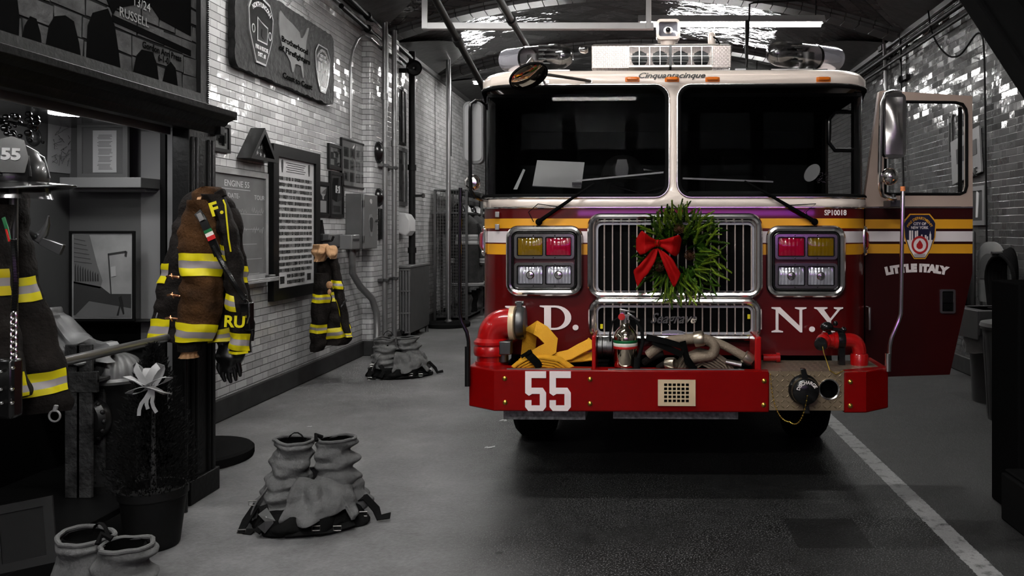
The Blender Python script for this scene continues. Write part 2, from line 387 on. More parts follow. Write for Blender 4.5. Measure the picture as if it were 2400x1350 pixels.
def floor_mat():
    m = mat('concrete_floor', .2, .5); g = NG(m); N, L = nt(m); b = N['Principled BSDF']
    geo = N.new('ShaderNodeNewGeometry'); P = geo.outputs['Position']; x, y, z = g.xyz(P)
    n1 = g.noise(P, 1.1, 6, .6); n2 = g.noise(P, 7, 8, .65); n3 = g.noise(P, 42, 3); n4 = g.noise(P, 120, 2)
    t = g.m('ADD', g.m('MULTIPLY', n1, .5), g.m('ADD', g.m('MULTIPLY', n2, .32), g.m('MULTIPLY', n3, .18)))
    base = g.ramp(t, [(.36, .055), (.5, .115), (.62, .175)])
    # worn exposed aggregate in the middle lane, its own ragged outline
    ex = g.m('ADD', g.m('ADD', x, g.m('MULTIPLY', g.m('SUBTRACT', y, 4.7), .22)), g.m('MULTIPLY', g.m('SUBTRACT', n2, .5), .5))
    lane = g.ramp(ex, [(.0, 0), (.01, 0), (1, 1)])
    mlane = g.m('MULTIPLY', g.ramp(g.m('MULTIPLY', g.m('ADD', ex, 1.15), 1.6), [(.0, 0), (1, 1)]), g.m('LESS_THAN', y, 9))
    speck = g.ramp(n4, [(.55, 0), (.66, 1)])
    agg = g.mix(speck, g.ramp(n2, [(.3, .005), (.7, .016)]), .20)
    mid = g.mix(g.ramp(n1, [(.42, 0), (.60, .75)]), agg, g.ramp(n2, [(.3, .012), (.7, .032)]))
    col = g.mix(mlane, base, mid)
    # dark square patch right of the middle
    def rect(x0, x1, y0, y1):
        a = g.m('MULTIPLY', g.m('GREATER_THAN', x, x0), g.m('LESS_THAN', x, x1))
        return g.m('MULTIPLY', a, g.m('MULTIPLY', g.m('GREATER_THAN', y, y0), g.m('LESS_THAN', y, y1)))
    col = g.mix(g.m('MULTIPLY', rect(.82, 1.2, 4.08, 4.5), .8), col, .008)
    col = g.mix(g.m('MULTIPLY', g.m('GREATER_THAN', x, 1.70), .8), col, g.ramp(n2, [(.3, .010), (.7, .028)]))  # shadow on the floor right of the stripe, painted into the colour
    # stains
    v = N.new('ShaderNodeTexVoronoi'); v.inputs['Scale'].default_value = 2.3; L.new(P, v.inputs['Vector'])
    col = g.mix(g.ramp(v.outputs['Distance'], [(.03, .85), (.05, 0)]), col, .02)
    # white stripe, worn
    wx = g.m('ABSOLUTE', g.m('SUBTRACT', x, 1.645)); wear = g.ramp(g.noise(P, 13, 8, .7), [(.50, 1), (.66, .15)])
    st = g.m('MULTIPLY', g.m('LESS_THAN', g.m('ADD', wx, g.m('MULTIPLY', g.m('SUBTRACT', n3, .5), .02)), .06), wear)
    col = g.mix(st, col, .26)
    L.new(col, b.inputs['Base Color'])
    L.new(g.m('ADD', .42, g.m('MULTIPLY', n2, .35)), b.inputs['Roughness']); b.inputs['Specular IOR Level'].default_value = .3
    L.new(g.bump(g.m('ADD', g.m('MULTIPLY', n3, .5), g.m('MULTIPLY', n4, .6)), .35, .012), b.inputs['Normal'])
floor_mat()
def vault_mat():
    m = mat('vault_tile', .1, .08); g = NG(m); N, L = nt(m); b = N['Principled BSDF']
    uv = N.new('ShaderNodeUVMap'); 
    u, v, _ = g.xyz(uv.outputs[0])
    a = g.m('MULTIPLY', g.m('ADD', u, v), .7071); c = g.m('MULTIPLY', g.m('SUBTRACT', u, v), .7071)
    br = N.new('ShaderNodeTexBrick'); L.new(g.comb(a, c, 0), br.inputs['Vector'])
    br.inputs['Scale'].default_value = 1; br.inputs['Brick Width'].default_value = .62; br.inputs['Row Height'].default_value = .2
    br.inputs['Mortar Size'].default_value = .008; br.inputs['Mortar Smooth'].default_value = .2
    br.inputs['Color1'].default_value = (.045,.045,.045,1); br.inputs['Color2'].default_value = (.08,.08,.08,1); br.inputs['Mortar'].default_value = (.012,.012,.012,1)
    L.new(br.outputs['Color'], b.inputs['Base Color'])
    w = g.white(g.comb(g.m('FLOOR', g.m('DIVIDE', a, .31)), g.m('FLOOR', g.m('DIVIDE', c, .2)), 0)); r1, r2, r3 = g.xyz(w['Color'])
    h = g.m('ADD', g.m('MULTIPLY', br.outputs['Fac'], -.004), g.m('MULTIPLY', g.m('MULTIPLY', g.m('SUBTRACT', r1, .5), g.m('FRACT', g.m('DIVIDE', c, .2))), .03))
    h = g.m('ADD', h, g.m('MULTIPLY', g.noise(uv.outputs[0], 6, 2), .012))
    L.new(g.bump(h, 1, 1), b.inputs['Normal'])
vault_mat()
mat('vault_dark_tile', .05, .3, bump=.3, bscale=7, var=.3)
mat('door_white', (.40,.30,.25), .45)
mat('speckled_plate', .22, .5, var=.6, vscale=45)
mat('photo_sky', .22, .4, var=.25, vscale=6)
mat('brass_warm', (.75,.36,.18), .25, 1); mat('chrome_warm', (.85,.72,.55), .06, 1.0); mat('gauge_red', (.4,.02,.02), .2, coat=1); mat('hose_metal', (.42,.36,.28), .3, .9)
mat('bar_metal', (.75,.62,.56), .35, .6)
mat('niche_shade', .004, .8)  # near-black that paints the shade low in the niche
mat('board_dim', .022, .6)
mat('chair_grey', .19, .45)
# ------------------------------------------------------------------ camera and render look
cam = bpy.data.cameras.new('camera'); co = bpy.data.objects.new('camera', cam); COL.objects.link(co)
co.location = (0, 0, CH); co.rotation_euler = (PI/2, 0, 0)
cam.sensor_width = 36; cam.lens = 36*F/2400; cam.shift_x = (1200-VX)/2400; cam.shift_y = -(675-VY)/2400; cam.clip_start = .05
SC.camera = co
SC.view_settings.view_transform = 'Standard'; SC.view_settings.look = 'None'; SC.view_settings.gamma = 1; SC.view_settings.exposure = EXPOSURE
SC.view_settings.use_curve_mapping = False
wd = bpy.data.worlds.new('world'); SC.world = wd; wd.use_nodes = True
wd.node_tree.nodes['Background'].inputs[0].default_value = (1, 1, 1, 1); wd.node_tree.nodes['Background'].inputs[1].default_value = .012

XL, XR = -3.5, 3.7; Y0, Y1 = -2.5, 21.0; ZS, ZC = 4.33, 4.95     # walls, ends, springing and crown of the vault
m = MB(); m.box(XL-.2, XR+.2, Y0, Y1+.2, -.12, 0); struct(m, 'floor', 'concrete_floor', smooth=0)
m = MB(); m.box(XL-.2, XL, Y0, Y1, 0, 5.1)
m.add(*(lambda pts: ([(x, y, z) for z in (0, 4.28) for x, y in pts], [(i, i+1, len(pts)+i+1, len(pts)+i) for i in range(len(pts)-1)]))(
    [(XL, 10.36)]+[(XL+.14-.05+.05*math.sin(R(a)), 10.36+.05-.05*math.cos(R(a))) for a in (0, 22, 45, 67, 90)]+[(XL+.14, 11.5), (XL, 11.5)]))
m.add([(XL, 10.36, 4.28), (XL+.14, 10.36, 4.28), (XL+.14, 11.5, 4.28), (XL, 11.5, 4.28)], [(0, 1, 2, 3)])
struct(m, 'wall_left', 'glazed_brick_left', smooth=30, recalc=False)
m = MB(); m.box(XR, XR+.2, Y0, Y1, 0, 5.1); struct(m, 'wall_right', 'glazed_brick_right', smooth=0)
m = MB(); m.box(XL-.2, XR+.2, Y1, Y1+.2, 0, 5.4); struct(m, 'wall_back', 'grey_metal', smooth=0)
m = MB(); m.box(XL-.2, XR+.2, Y0-.2, Y0, 0, 5.4); struct(m, 'wall_front', 'grey_metal', smooth=0)
m = MB(); m.box(-2.4, 2.6, Y0, Y0+.06, 0, 3.7)                      # closed overhead door behind the camera; its glowing panes are added as frontal fill
for z in (.9, 1.8, 2.7): m.box(-2.4, 2.6, Y0+.06, Y0+.08, z-.02, z+.02)
dr = struct(m, 'door_1', 'dark_enamel', smooth=0)
m = MB(); m.box(-1.2, 2.4, Y0+.062, Y0+.075, 1.83, 1.90); m.build('violet_strip', 'violet_glow', dr, smooth=0)  # strip added here so its violet mirrors across the truck's nose
for r in range(2):
    for k in range(5):
        m = MB(); x = -2.2+k*.96; m.box(x, x+.76, Y0+.062, Y0+.075, 2.05+.8*r, 2.6+.8*r); w_ = m.build('fill_pane', 'fill_glow', dr, smooth=0)
m = MB(); m.box(XL, XL+.035, 5.02, 10.36, 0, .19); m.box(XL, XL+.175, 10.33, 11.53, 0, .19); m.box(XL, XL+.035, 11.53, Y1, 0, .19)
struct(m, 'baseboard_left', 'baseboard_grey', bevel=.012)
m = MB(); m.box(XR-.035, XR, Y0, Y1, 0, .19); struct(m, 'baseboard_right', 'baseboard_grey', bevel=.012)

# barrel vault of glazed tile with cross ribs and side lunettes
SPAN = XR-XL; XM = (XR+XL)/2; RISE = ZC-ZS; RAD = (SPAN*SPAN/4+RISE*RISE)/(2*RISE); ZO = ZC-RAD
def vz(x, up=0): return ZO+math.sqrt((RAD+up)**2-(x-XM)**2)
def vault(y0, y1, up, name):
    vs = []; uvs = []; nx = 32; ny = 4
    for j in range(ny+1):
        for i in range(nx+1):
            x = XL+SPAN*i/nx; y = y0+(y1-y0)*j/ny; bow = math.sin(PI*j/ny)*.10 if ny else 0
            vs.append((x, y, vz(x, up)+bow)); uvs.append((x, y))
    fs = [(j*(nx+1)+i, (j+1)*(nx+1)+i, (j+1)*(nx+1)+i+1, j*(nx+1)+i+1) for j in range(ny) for i in range(nx)]
    me = bpy.data.meshes.new(name); me.from_pydata(vs, [], fs); uv = me.uv_layers.new(name='UVMap')
    for lo in me.loops: uv.data[lo.index].uv = uvs[lo.vertex_index]
    me.materials.append(MATS['vault_tile']); me.polygons.foreach_set('use_smooth', [True]*len(me.polygons))
    o = bpy.data.objects.new(name, me); COL.objects.link(o); o['kind'] = 'structure'; return o
ribs = [-1.0, 2.1, 5.2, 8.3, 11.4, 14.5, 17.6]
yy = [Y0]+[r for r in ribs]+[Y1]
for i in range(len(yy)-1): vault(yy[i], yy[i+1], 0, 'ceiling')
for r in ribs:                               # a rib of two rows of edge bricks
    m = MB()
    for dy, dz, w in ((-.22, -.02, .07), (.15, -.02, .07), (-.15, -.07, .3)):
        pts = [(XL+SPAN*k/36) for k in range(37)]
        for k in range(36):
            a, b = pts[k]+.006, pts[k+1]-.006
            m.add([(a, r+dy, vz(a)+dz), (b, r+dy, vz(b)+dz), (b, r+dy+w, vz(b)+dz), (a, r+dy+w, vz(a)+dz), (a, r+dy, vz(a)+.15), (b, r+dy, vz(b)+.15), (b, r+dy+w, vz(b)+.15), (a, r+dy+w, vz(a)+.15)],
                  [(0,3,2,1),(4,5,6,7),(0,1,5,4),(1,2,6,5),(2,3,7,6),(3,0,4,7)])
    struct(m, 'trim_1', 'grey_metal', smooth=0)
# lunette arches over the side walls: dark recesses framed by a curved edge
for sx in (-1, 1):
    for i in range(3, 6):
        ya, yb = ribs[i]+.35, ribs[i+1]-.35; xw = XL if sx < 0 else XR; m = MB()
        mb_f = lambda u, v: Vector((xw-sx*(.02+.75*v*math.sin(PI*u)), ya+(yb-ya)*u, (vz(xw-sx*.75*v*math.sin(PI*u))-.015) if v > 0 else ZS-.02+0*u))
        m.grid(mb_f, 0, 1, 18, 0, 1, 6); struct(m, 'trim_2', 'vault_dark_tile', recalc=False)
# picture moulding at the springing line
m = MB(); m.box(XL, XL+.05, Y0, Y1, 4.25, 4.33); struct(m, 'trim_3', 'grey_metal', bevel=.01)
m = MB(); m.box(XR-.05, XR, Y0, Y1, 4.25, 4.33); struct(m, 'trim_4', 'grey_metal', bevel=.01)

# ------------------------------------------------------------------ fluorescent lamps
def lamp(x0, x1, y, z, label, es=None, lit=True, hang=True, hood=False):  # hood: wide wings added to keep the tubes' light off the vault
    cx = (x0+x1)/2; t = thing('fluorescent_light', (cx, y, z), label, 'light', 'fluorescent strip lights across the ceiling')
    h = (x1-x0)/2; m = MB(); m.prism([(-.065, .045), (.065, .045), (.05, .09), (-.05, .09)] if not hood else [(-.15, -.015), (-.14, -.015), (-.055, .05), (.055, .05), (.14, -.015), (.15, -.015), (.06, .09), (-.06, .09)], -h, h, 'x'); m.build('housing', 'fixture_white', t, smooth=0)
    if lit:
        for dy in (-.035, .035):
            m = MB(); m.cyl((-h+.03, dy, .02), (h-.03, dy, .02), .019, n=10); m.build('tube', 'tube_glow', t)
            m = MB(); m.cyl((-h, dy, .02), (-h+.03, dy, .02), .022); m.cyl((h-.03, dy, .02), (h, dy, .02), .022); m.build('lamp_holder', 'fixture_white', t)
    if hang:
        m = MB()
        for sx in (-h+.1, h-.1): m.tube([(sx, 0, .09), (sx, 0, 4.8-z)], .008, 6)
        m.build('hanger', 'pipe_dark', t)
    return t
LA = lamp(.03, 2.42, 10.45, 4.27, 'lit fluorescent tube light above the fire truck, hung below the vault', hood=True)
lamp(-1.3, 1.0, -.1, 4.3, 'fluorescent tube light over the open floor in front of the truck')
lamp(-1.55, -.25, -1.9, 3.52, 'short fluorescent tube light hung low near the closed overhead door')
lamp(-2.6, -.5, 3.1, 4.3, 'fluorescent tube light over the cabinet side of the floor')
lamp(-2.9, -.9, 7.4, 4.2, 'fluorescent tube light above the left lane beside the truck', hood=True)
lamp(1.7, 2.9, 7.0, 4.3, 'fluorescent tube light above the right lane beside the truck', hood=True)
lamp(-2.9, -1.2, 14.4, 4.2, 'fluorescent tube light above the coat rack')
lamp(.6, 2.4, 15.4, 4.2, 'fluorescent tube light far behind the truck')
# light grey steel channel that runs level in front of the lamp, on two hangers
t = thing('steel_channel', (0, 8.9, 0), 'light grey hanging steel rail left of the lit ceiling lamp', 'rail')
a = W(990, 62, 8.9); b = W(1532, 46, 8.9)
m = MB(); m.box(a.x, b.x, -.04, .04, a.z-.035, a.z+.035); m.build('channel', 'fixture_white', t, bevel=.005)
for px in (997, 1520):
    p = W(px, 60, 8.9); m = MB(); m.box(p.x-.03, p.x+.03, -.045, -.02, p.z-.04, 4.83); m.build('hanger', 'fixture_white', t, bevel=.003)
# garage door tracks: two dark pipes sloping down from the vault
for i, (p0, p1, d0, d1, lb) in enumerate((((1000, -40), (1142, 222), 6.4, 8.4, 'dark sloping steel pipe that comes down behind the left mirror'), ((1160, -20), (1236, 112), 6.4, 8.3, 'shorter dark sloping steel pipe that ends behind the left roof beacon'))):
    a = W(*p0, d0); b = W(*p1, d1); m = MB(); m.tube([(a-b)*1.55, b-a], .032, 12)
    m2 = (b-a)*.45; m.cyl(m2-(b-a).normalized()*.05, m2+(b-a).normalized()*.05, .045)
    solo(m, 'sloping_pipe', 'pipe_dark', a, lb, 'pipe', 'sloping pipes under the vault')
# thin hanging rod in front of the lamp
a = W(1757, 10, 9.5); b = W(1750, 158, 9.5)
m = MB(); m.tube([Vector((W(1900, 0, 9.5).x, 9.5, 4.72))-b, W(1900, 0, 9.5)-b, a-b+Vector((.05,0,.02)), a-b, (0,0,0)], .012, 6); m.cyl((0,0,.1), (0,0,.55), .02, .02)
solo(m, 'conduit', 'pipe_dark', b, 'thin dark rod hanging in front of the lit ceiling lamp', 'conduit')
# ------------------------------------------------------------------ fire truck
TH = R(1.2); TX, TY = .237, 5.0
truck = thing('fire_truck', (TX, TY, 0), 'red and white fire engine numbered 55 with its right door open', 'fire truck', rz=-TH)
TM = WM(truck)
_vx = Vector((math.cos(TH), -math.sin(TH), 0)); _vy = Vector((math.sin(TH), math.cos(TH), 0))
def tp(px, py, yl=0.0):                  # truck-frame point at local depth yl seen at px,py
    a = (px-VX)/F; b = -(py-VY)/F; k = (yl+TX*_vy.x+TY*_vy.y)/(a*_vy.x+_vy.y)
    p = Vector((a*k-TX, k-TY, 0)); return Vector((p.dot(_vx), yl, CH+b*k))
def tr(px0, px1, py0, py1, yl):          # rectangle x0,x1,z0,z1
    a = tp(px0, (py0+py1)/2, yl); c = tp(px1, (py0+py1)/2, yl); m = (px0+px1)/2
    return a.x, c.x, tp(m, py1, yl).z, tp(m, py0, yl).z
def part(mb, name, mats, label=None, parent=None, **k):
    o = mb.build(name, mats, parent or truck, **k)
    if label: o['label'] = label
    return o
HW = 1.225; RR = .27
AL = RR*PI/2; FL = HW-RR
def wrap(s, off=0):                      # distance s along the cab outline -> x,y, off outwards
    g = 1 if s >= 0 else -1; s = abs(s)
    if s <= FL: return (g*s, -off)
    if s <= FL+AL:
        a = (s-FL)/RR; return (g*(FL+(RR+off)*math.sin(a)), RR-(RR+off)*math.cos(a))
    return (g*(HW+off), RR+(s-FL-AL))
def wv(s, z, off=0): x, y = wrap(s, off); return Vector((x, y, z))
def srange(a, b, st=.04):
    n = max(1, int((b-a)/st)); return [a+(b-a)*i/n for i in range(n+1)]
zz = {k: tp(1580, v).z for k, v in dict(roof=166, wtop=199, wbot=462, wb2=486, y0=512, y1=535, w0=542, w1=569, y2=572, y3=597, bot=832).items()}
bands = [(zz['bot'], zz['y3'], 0), (zz['y3'], zz['y2'], 1), (zz['y2'], zz['w1'], 0), (zz['w1'], zz['w0'], 2), (zz['w0'], zz['y1'], 0), (zz['y1'], zz['y0'], 1), (zz['y0'], zz['wb2'], 0)]
def shell(s0, s1, bs, mats, name, label=None, off=0):
    m = MB(); S = srange(s0, s1)
    for z0, z1, q in bs:
        m.cur = q; m.add([wv(s, z, off) for z in (z0, z1) for s in S], [(i, i+1, len(S)+i+1, len(S)+i) for i in range(len(S)-1)])
    return part(m, name, mats, label, recalc=False)
SE = FL+AL+.10
TM3 = ['paint_red', 'stripe_yellow', 'stripe_white']
shell(-(FL+AL+3.6), SE, bands, TM3, 'cab_body', 'glossy red lower cab with yellow and white stripes')
shell(FL+AL+1.25, FL+AL+3.6, bands, TM3, 'cab_body')
# inner lining, floor, back wall so the cab is dark inside
m = MB(); m.box(-HW+.02, HW-.02, .3, 3.8, zz['bot']-.25, zz['bot']-.2); m.box(-HW+.02, HW-.02, 1.9, 1.95, .7, 2.5); m.box(-HW+.01, -HW+.04, .42, 1.9, .7, 2.5)
m.box(-FL, FL, .02, .05, zz['bot'], zz['wbot']-.02); m.box(HW-.05, HW-.02, 1.3, 1.9, .7, 2.5); m.box(-HW+.05, HW-.05, .1, 1.9, 2.44, 2.46)
part(m, 'cab_interior', 'interior', smooth=0)
# windshield frame with two rounded openings
WT, WB = zz['wtop'], zz['wbot']
xl = tp(1567, 300).x; xr = tp(1588, 300).x
outer = resample([(-SE, zz['wb2']), (SE, zz['wb2']), (SE, zz['roof']-.03), (-SE, zz['roof']-.03)], .3)
hl = rrect(-SE+.01, xl, WB, WT, [.02, .085, .085, .12], 6); hr = rrect(xr, SE-.01, WB, WT, [.085, .02, .12, .085], 6)
v2, f2 = holed(outer, [hl, hr], cuts=[g*(FL+AL*k/6) for g in (-1, 1) for k in range(7)])
m = MB(); m.add([wv(s, z) for s, z in v2], f2); part(m, 'windshield_frame', 'paint_white', 'cream white frame around both windshields', recalc=True, solid=.02)
for hx, nm in ((hl, 0), (hr, 1)):
    pts = resample(hx, .04)
    def inset(pts, d):
        cx = sum(p[0] for p in pts)/len(pts); cz = sum(p[1] for p in pts)/len(pts); w = max(abs(p[0]-cx) for p in pts); h = max(abs(p[1]-cz) for p in pts)
        return [(cx+(p[0]-cx)*(1-d/w), cz+(p[1]-cz)*(1-d/h)) for p in pts]
    m = MB(); v3, f3 = holed(inset(pts, -.004), [], cuts=[g*(FL+AL*k/6) for g in (-1, 1) for k in range(7)])
    m.add([wv(s, z, -.012) for s, z in v3], f3); ws = part(m, 'windshield', 'windshield_glass', recalc=True)
    m = MB(); m.tube([wv(s, z, .003) for s, z in inset(pts, .006)], .016, 8, closed=True); part(m, 'gasket', 'black_rubber', parent=ws)
    m = MB(); m.tube([wv(s, z, .012) for s, z in inset(pts, -.002)], .0065, 8, closed=True); part(m, 'chrome_trim', 'chrome', parent=ws)
# belt line trim, side pillars
m = MB(); m.tube([wv(s, zz['wb2'], .004) for s in srange(-SE-2, SE)], .007, 8); part(m, 'belt_trim', 'chrome')
m = MB(); m.tube([wv(s, zz['wb2']+.012, .002) for s in srange(-SE-2, SE)], .005, 8); part(m, 'belt_seal', 'black_rubber')
m = MB(); m.box(-HW, -HW+.05, RR+.08, 1.9, zz['wb2'], 2.5); m.box(HW-.05, HW, RR+.02, RR+.10, zz['wb2'], 2.5); m.box(HW-.05, HW, 1.3, 2.0, zz['wb2'], 2.5)
m.box(-HW, HW, 1.95, 3.8, zz['wb2'], 2.5)
part(m, 'pillar', 'black_gloss', smooth=0)
# roof cap
m = MB(); S = srange(-(FL+AL+3.4), FL+AL+3.4, .06); prof = [(zz['roof']-.05, 0), (zz['roof']-.02, -.001), (zz['roof'], -.018), (zz['roof']+.012, -.05), (zz['roof']+.018, -.14), (zz['roof']+.02, -.26)]
m.grid(lambda u, v: (lambda i: wv(u, prof[i][0], prof[i][1]))(int(round(v))), S[0], S[-1], len(S)-1, 0, 5, 5)
n = len(S); m.add([wv(s, zz['roof']+.02, -.26) for s in S], [tuple(range(n))])
m.box(-HW+.03, HW-.03, .15, 3.6, zz['roof']-.04, zz['roof']-.02); part(m, 'roof', 'paint_white', 'cream white cab roof')
# body behind the cab, frame and wheels
m = MB(); m.box(-HW, HW, 4.0, 9.4, .55, 2.75); m.box(-HW+.03, HW-.03, 3.5, 4.1, .6, 2.5); part(m, 'truck_body', 'paint_red', 'red equipment body behind the cab', bevel=.04)
m = MB(); m.box(-.95, .95, .0, 9.2, .50, .62); m.box(-.5, -.4, -.2, 9, .62, .8); m.box(.4, .5, -.2, 9, .62, .8); part(m, 'chassis', 'pitch')
for y in (1.35, 6.9):
    for g in (-1, 1):
        m = MB(); m.lathe([(.28,-.14), (.46,-.14), (.5,-.1), (.5,.1), (.46,.14), (.28,.14)], (g*1.03, y, .5), (1,0,0), 30); wl = part(m, 'wheel', 'pitch')
        m = MB(); m.lathe([(.05,-.02), (.24,-.05), (.28,.0), (.28,.1)], (g*1.1, y, .5), (g,0,0), 24); part(m, 'rim', 'black_matte', parent=wl)
# grille
def chrome_loop(x0, x1, z0, z1, r, rad, y, name='surround', flat=1.0, par=None, n=10, mt='chrome'):
    m = MB(); m.tube([(a, y, b) for a, b in resample(rrect(x0, x1, z0, z1, r, 7), .05)], rad, n, closed=True, flat=flat); return part(m, name, mt, parent=par)
for (ox0, ox1, oy0, oy1), (ix0, ix1, iy0, iy1), (gx0, gx1, gy0, gy1) in (((1378, 1786, 502, 697), (1393, 1771, 517, 692), (1402, 1763, 527, 682)), ((1380, 1784, 700, 798), (1394, 1769, 711, 790), (1402, 1760, 721, 778))):
    y = -.05; x0, x1, z0, z1 = tr(ox0+7, ox1-7, oy0+6, oy1-6, y)
    g0 = chrome_loop(x0, x1, z0, z1, .06, .022, y, 'grille_surround')
    x0, x1, z0, z1 = tr(ix0, ix1, iy0, iy1, -.03)
    chrome_loop(x0+.003, x1-.003, z0+.003, z1-.003, .045, .008, -.045, 'inner_trim', par=g0)
    hx0, hx1, hz0, hz1 = tr(gx0, gx1, gy0, gy1, -.03)
    m = MB(); plate(m, rrect(x0, x1, z0, z1, .05, 6), [rrect(hx0, hx1, hz0, hz1, .03, 6)], -.034, -.026); part(m, 'grille_plate', 'alu_plate', parent=g0, smooth=0)
    m = MB(); m.box(x0, x1, -.012, -.008, z0, z1); part(m, 'grille_opening', 'pitch', parent=g0, smooth=0)
    for k in range(19):
        px = 1416.5+19.15*k
        if px > 1764: break
        x = tp(px, 600, -.03).x; m = MB(); m.cyl((x, -.03, hz0-.012), (x, -.03, hz1+.002), .0045, n=8); m.ball((x, -.036, hz0-.008), .006, 8); part(m, 'grille_bar', 'bar_metal', parent=g0)
    for k in range(8):
        xx = x0+.015+(x1-x0-.03)*k/7
        for z in (z0+.012, z1-.012): m = MB(); m.ball((xx, -.036, z), .005, 8); part(m, 'rivet', 'chrome', parent=g0)
    m = MB()
    if oy0 > 600:
        m.box(x0+.04, x1-.3, -.037, -.034, hz1+.004, hz1+.022); part(m, 'cover_strip', 'chrome_dull', parent=g0)
        m = MB()
        for q in (1410, 1755): 
            c = tp(q, 742 if q > 1500 else 765, -.038); m.box(c.x-.008, c.x+.008, -.039, -.036, c.z-.014, c.z+.014)
        part(m, 'yellow_tape', 'yellow_green', parent=g0)
c = tp(1579, 747, -.042)
text('Seagrave', .088, 'chrome', truck, at(c.x, -.042, c.z), 'script_emblem', .004, shear=.45, off=.0015, fit=.285)
m = MB(); c = tp(1577, 781, -.04); m.lathe([(.001, .0), (.075, .0), (.07, .006), (.001, .006)], (c.x, -.035, c.z), (0,-1,0), 20); m.v = [Vector((p.x, p.y, c.z+(p.z-c.z)*.28)) for p in m.v]; part(m, 'oval_badge', 'clear_lens')
# light clusters
def cluster(q, cols):
    x0, x1, z0, z1 = tr(*q, -.04); t = chrome_loop(x0+.02, x1-.02, z0+.02, z1-.02, .055, .022, -.03, 'headlight_cluster')
    chrome_loop(x0+.045, x1-.045, z0+.045, z1-.045, .035, .006, -.045, 'inner_trim', par=t, mt='black_gloss')
    m = MB(); plate(m, rrect(x0+.02, x1-.02, z0+.02, z1-.02, .05, 5), [], -.02, -.01); part(m, 'backing', 'cluster_back', parent=t)
    w = (x1-x0); ym = (z0+z1)/2
    for row, (za, zb) in enumerate(((ym+.012, z1-.052), (z0+.052, ym-.012))):
        xa, xb = x0+.052, x1-.052; xm = (xa+xb)/2; b = .016
        ha = rrect(xa+b, xm-.006, za+b, zb-b, .01, 3); hb = rrect(xm+.006, xb-b, za+b, zb-b, .01, 3)
        m = MB(); plate(m, rrect(xa, xb, za, zb, .02, 4), [ha, hb], -.052, -.02); part(m, 'bezel', 'chrome', parent=t, bevel=.004)
        m = MB()
        for k in (.32, .68): m.ball((xa+(xb-xa)*k, -.054, zb-.008), .004, 8); m.ball((xa+(xb-xa)*k, -.054, za+.008), .004, 8)
        part(m, 'bezel_screw', 'black_gloss', parent=t)
        for k, (a, bb) in enumerate(((xa+b, xm-.006), (xm+.006, xb-b))):
            c = cols[row*2+k]; m = MB(); cx, cz = (a+bb)/2, (za+zb)/2
            if c == 'clear_lens':
                hw, hh = (bb-a)/2, (zb-za)/2-b
                m.grid(lambda u, v: (cx+hw*u, -.044+.012*min(1, u*u+v*v)+.0015*math.sin(u*26), cz+hh*v), -1, 1, 30, -1, 1, 12)
                o = part(m, 'headlight', 'clear_lens', 'clear rectangular headlight', parent=t, recalc=False)
                m = MB(); m.lathe([(.001, .0), (.016, .001), (.026, .005), (.02, .011), (.001, .014)], (cx, -.042, cz), (0,-1,0), 18); part(m, 'bulb_shield', 'chrome', parent=t)
            else:
                m.grid(lambda u, v: (cx+(bb-a)/2*u, -.040-.010*(1-u*u)*(1-v*v)+.001*math.sin(u*22), cz+((zb-za)/2-b)*v), -1, 1, 24, -1, 1, 10)
                part(m, 'warning_lens', c, 'amber warning lens' if 'amber' in c else 'red warning lens', parent=t, recalc=False)
            m = MB(); m.tube([(p, -.044, q_) for p, q_ in resample(rrect(a+.003, bb-.003, za+b+.003, zb-b-.003, .008, 3), .05)], .004, 8, closed=True); part(m, 'lens_rim', 'black_gloss', parent=t)
cluster((1186, 1366, 529, 693), ['amber_dark_lens', 'red_lens', 'clear_lens', 'clear_lens'])
cluster((1796, 1982, 529, 696), ['red_lens', 'amber_dark_lens', 'clear_lens', 'clear_lens'])
# side marker lights on the rounded corners
for s, px in ((-1, 1148), (1, 2018)):
    z0, z1 = tp(1580, 597, .1).z, tp(1580, 533, .1).z; sc = s*(FL+AL*.72)
    m = MB(); m.tube([wv(sc+a, b, .012) for a, b in resample(rrect(-.03, .03, z0, z1, .025, 5), .04)], .010, 8, closed=True); o = part(m, 'marker_light', 'chrome')
    m = MB(); m.grid(lambda u, v: wv(sc+.05*s+.045*u*1.0, (z0+z1)/2+(z1-z0)/2*v*.86, .035*(1-u*u*.4)*(1-v**4)), -1, 1, 6, -1, 1, 10); part(m, 'marker_lens', 'red_lens', 'red marker lens', parent=o, recalc=False)
m = MB()
for py in (503, 532):
    c = wv(-(FL+AL*.35), tp(1160, py, .05).z, .008); m.box(c.x-.014, c.x+.014, c.y-.012, c.y+.01, c.z-.018, c.z+.018)
part(m, 'door_bracket', 'chrome_dull', bevel=.003)
m = MB(); a = tp(2030, 721, .1); m.box(HW+.0, HW+.014, .12, .2, tp(2030, 775, .1).z, a.z); part(m, 'door_hinge', 'chrome_dull', bevel=.003)
# amber clearance lights
for i, px in enumerate((1222, 1482, 1575, 1670, 1930)):
    c = tp(px, 186, -.01); m = MB(); m.box(c.x-.046, c.x+.046, -.012, .002, c.z-.018, c.z+.016); o = part(m, 'clearance_light', 'amber_lens', bevel=.006)
    m = MB(); m.box(c.x-.036, c.x+.036, -.03, -.010, c.z-.009, c.z+.014); part(m, 'lens', 'amber_lens', parent=o, bevel=.008)
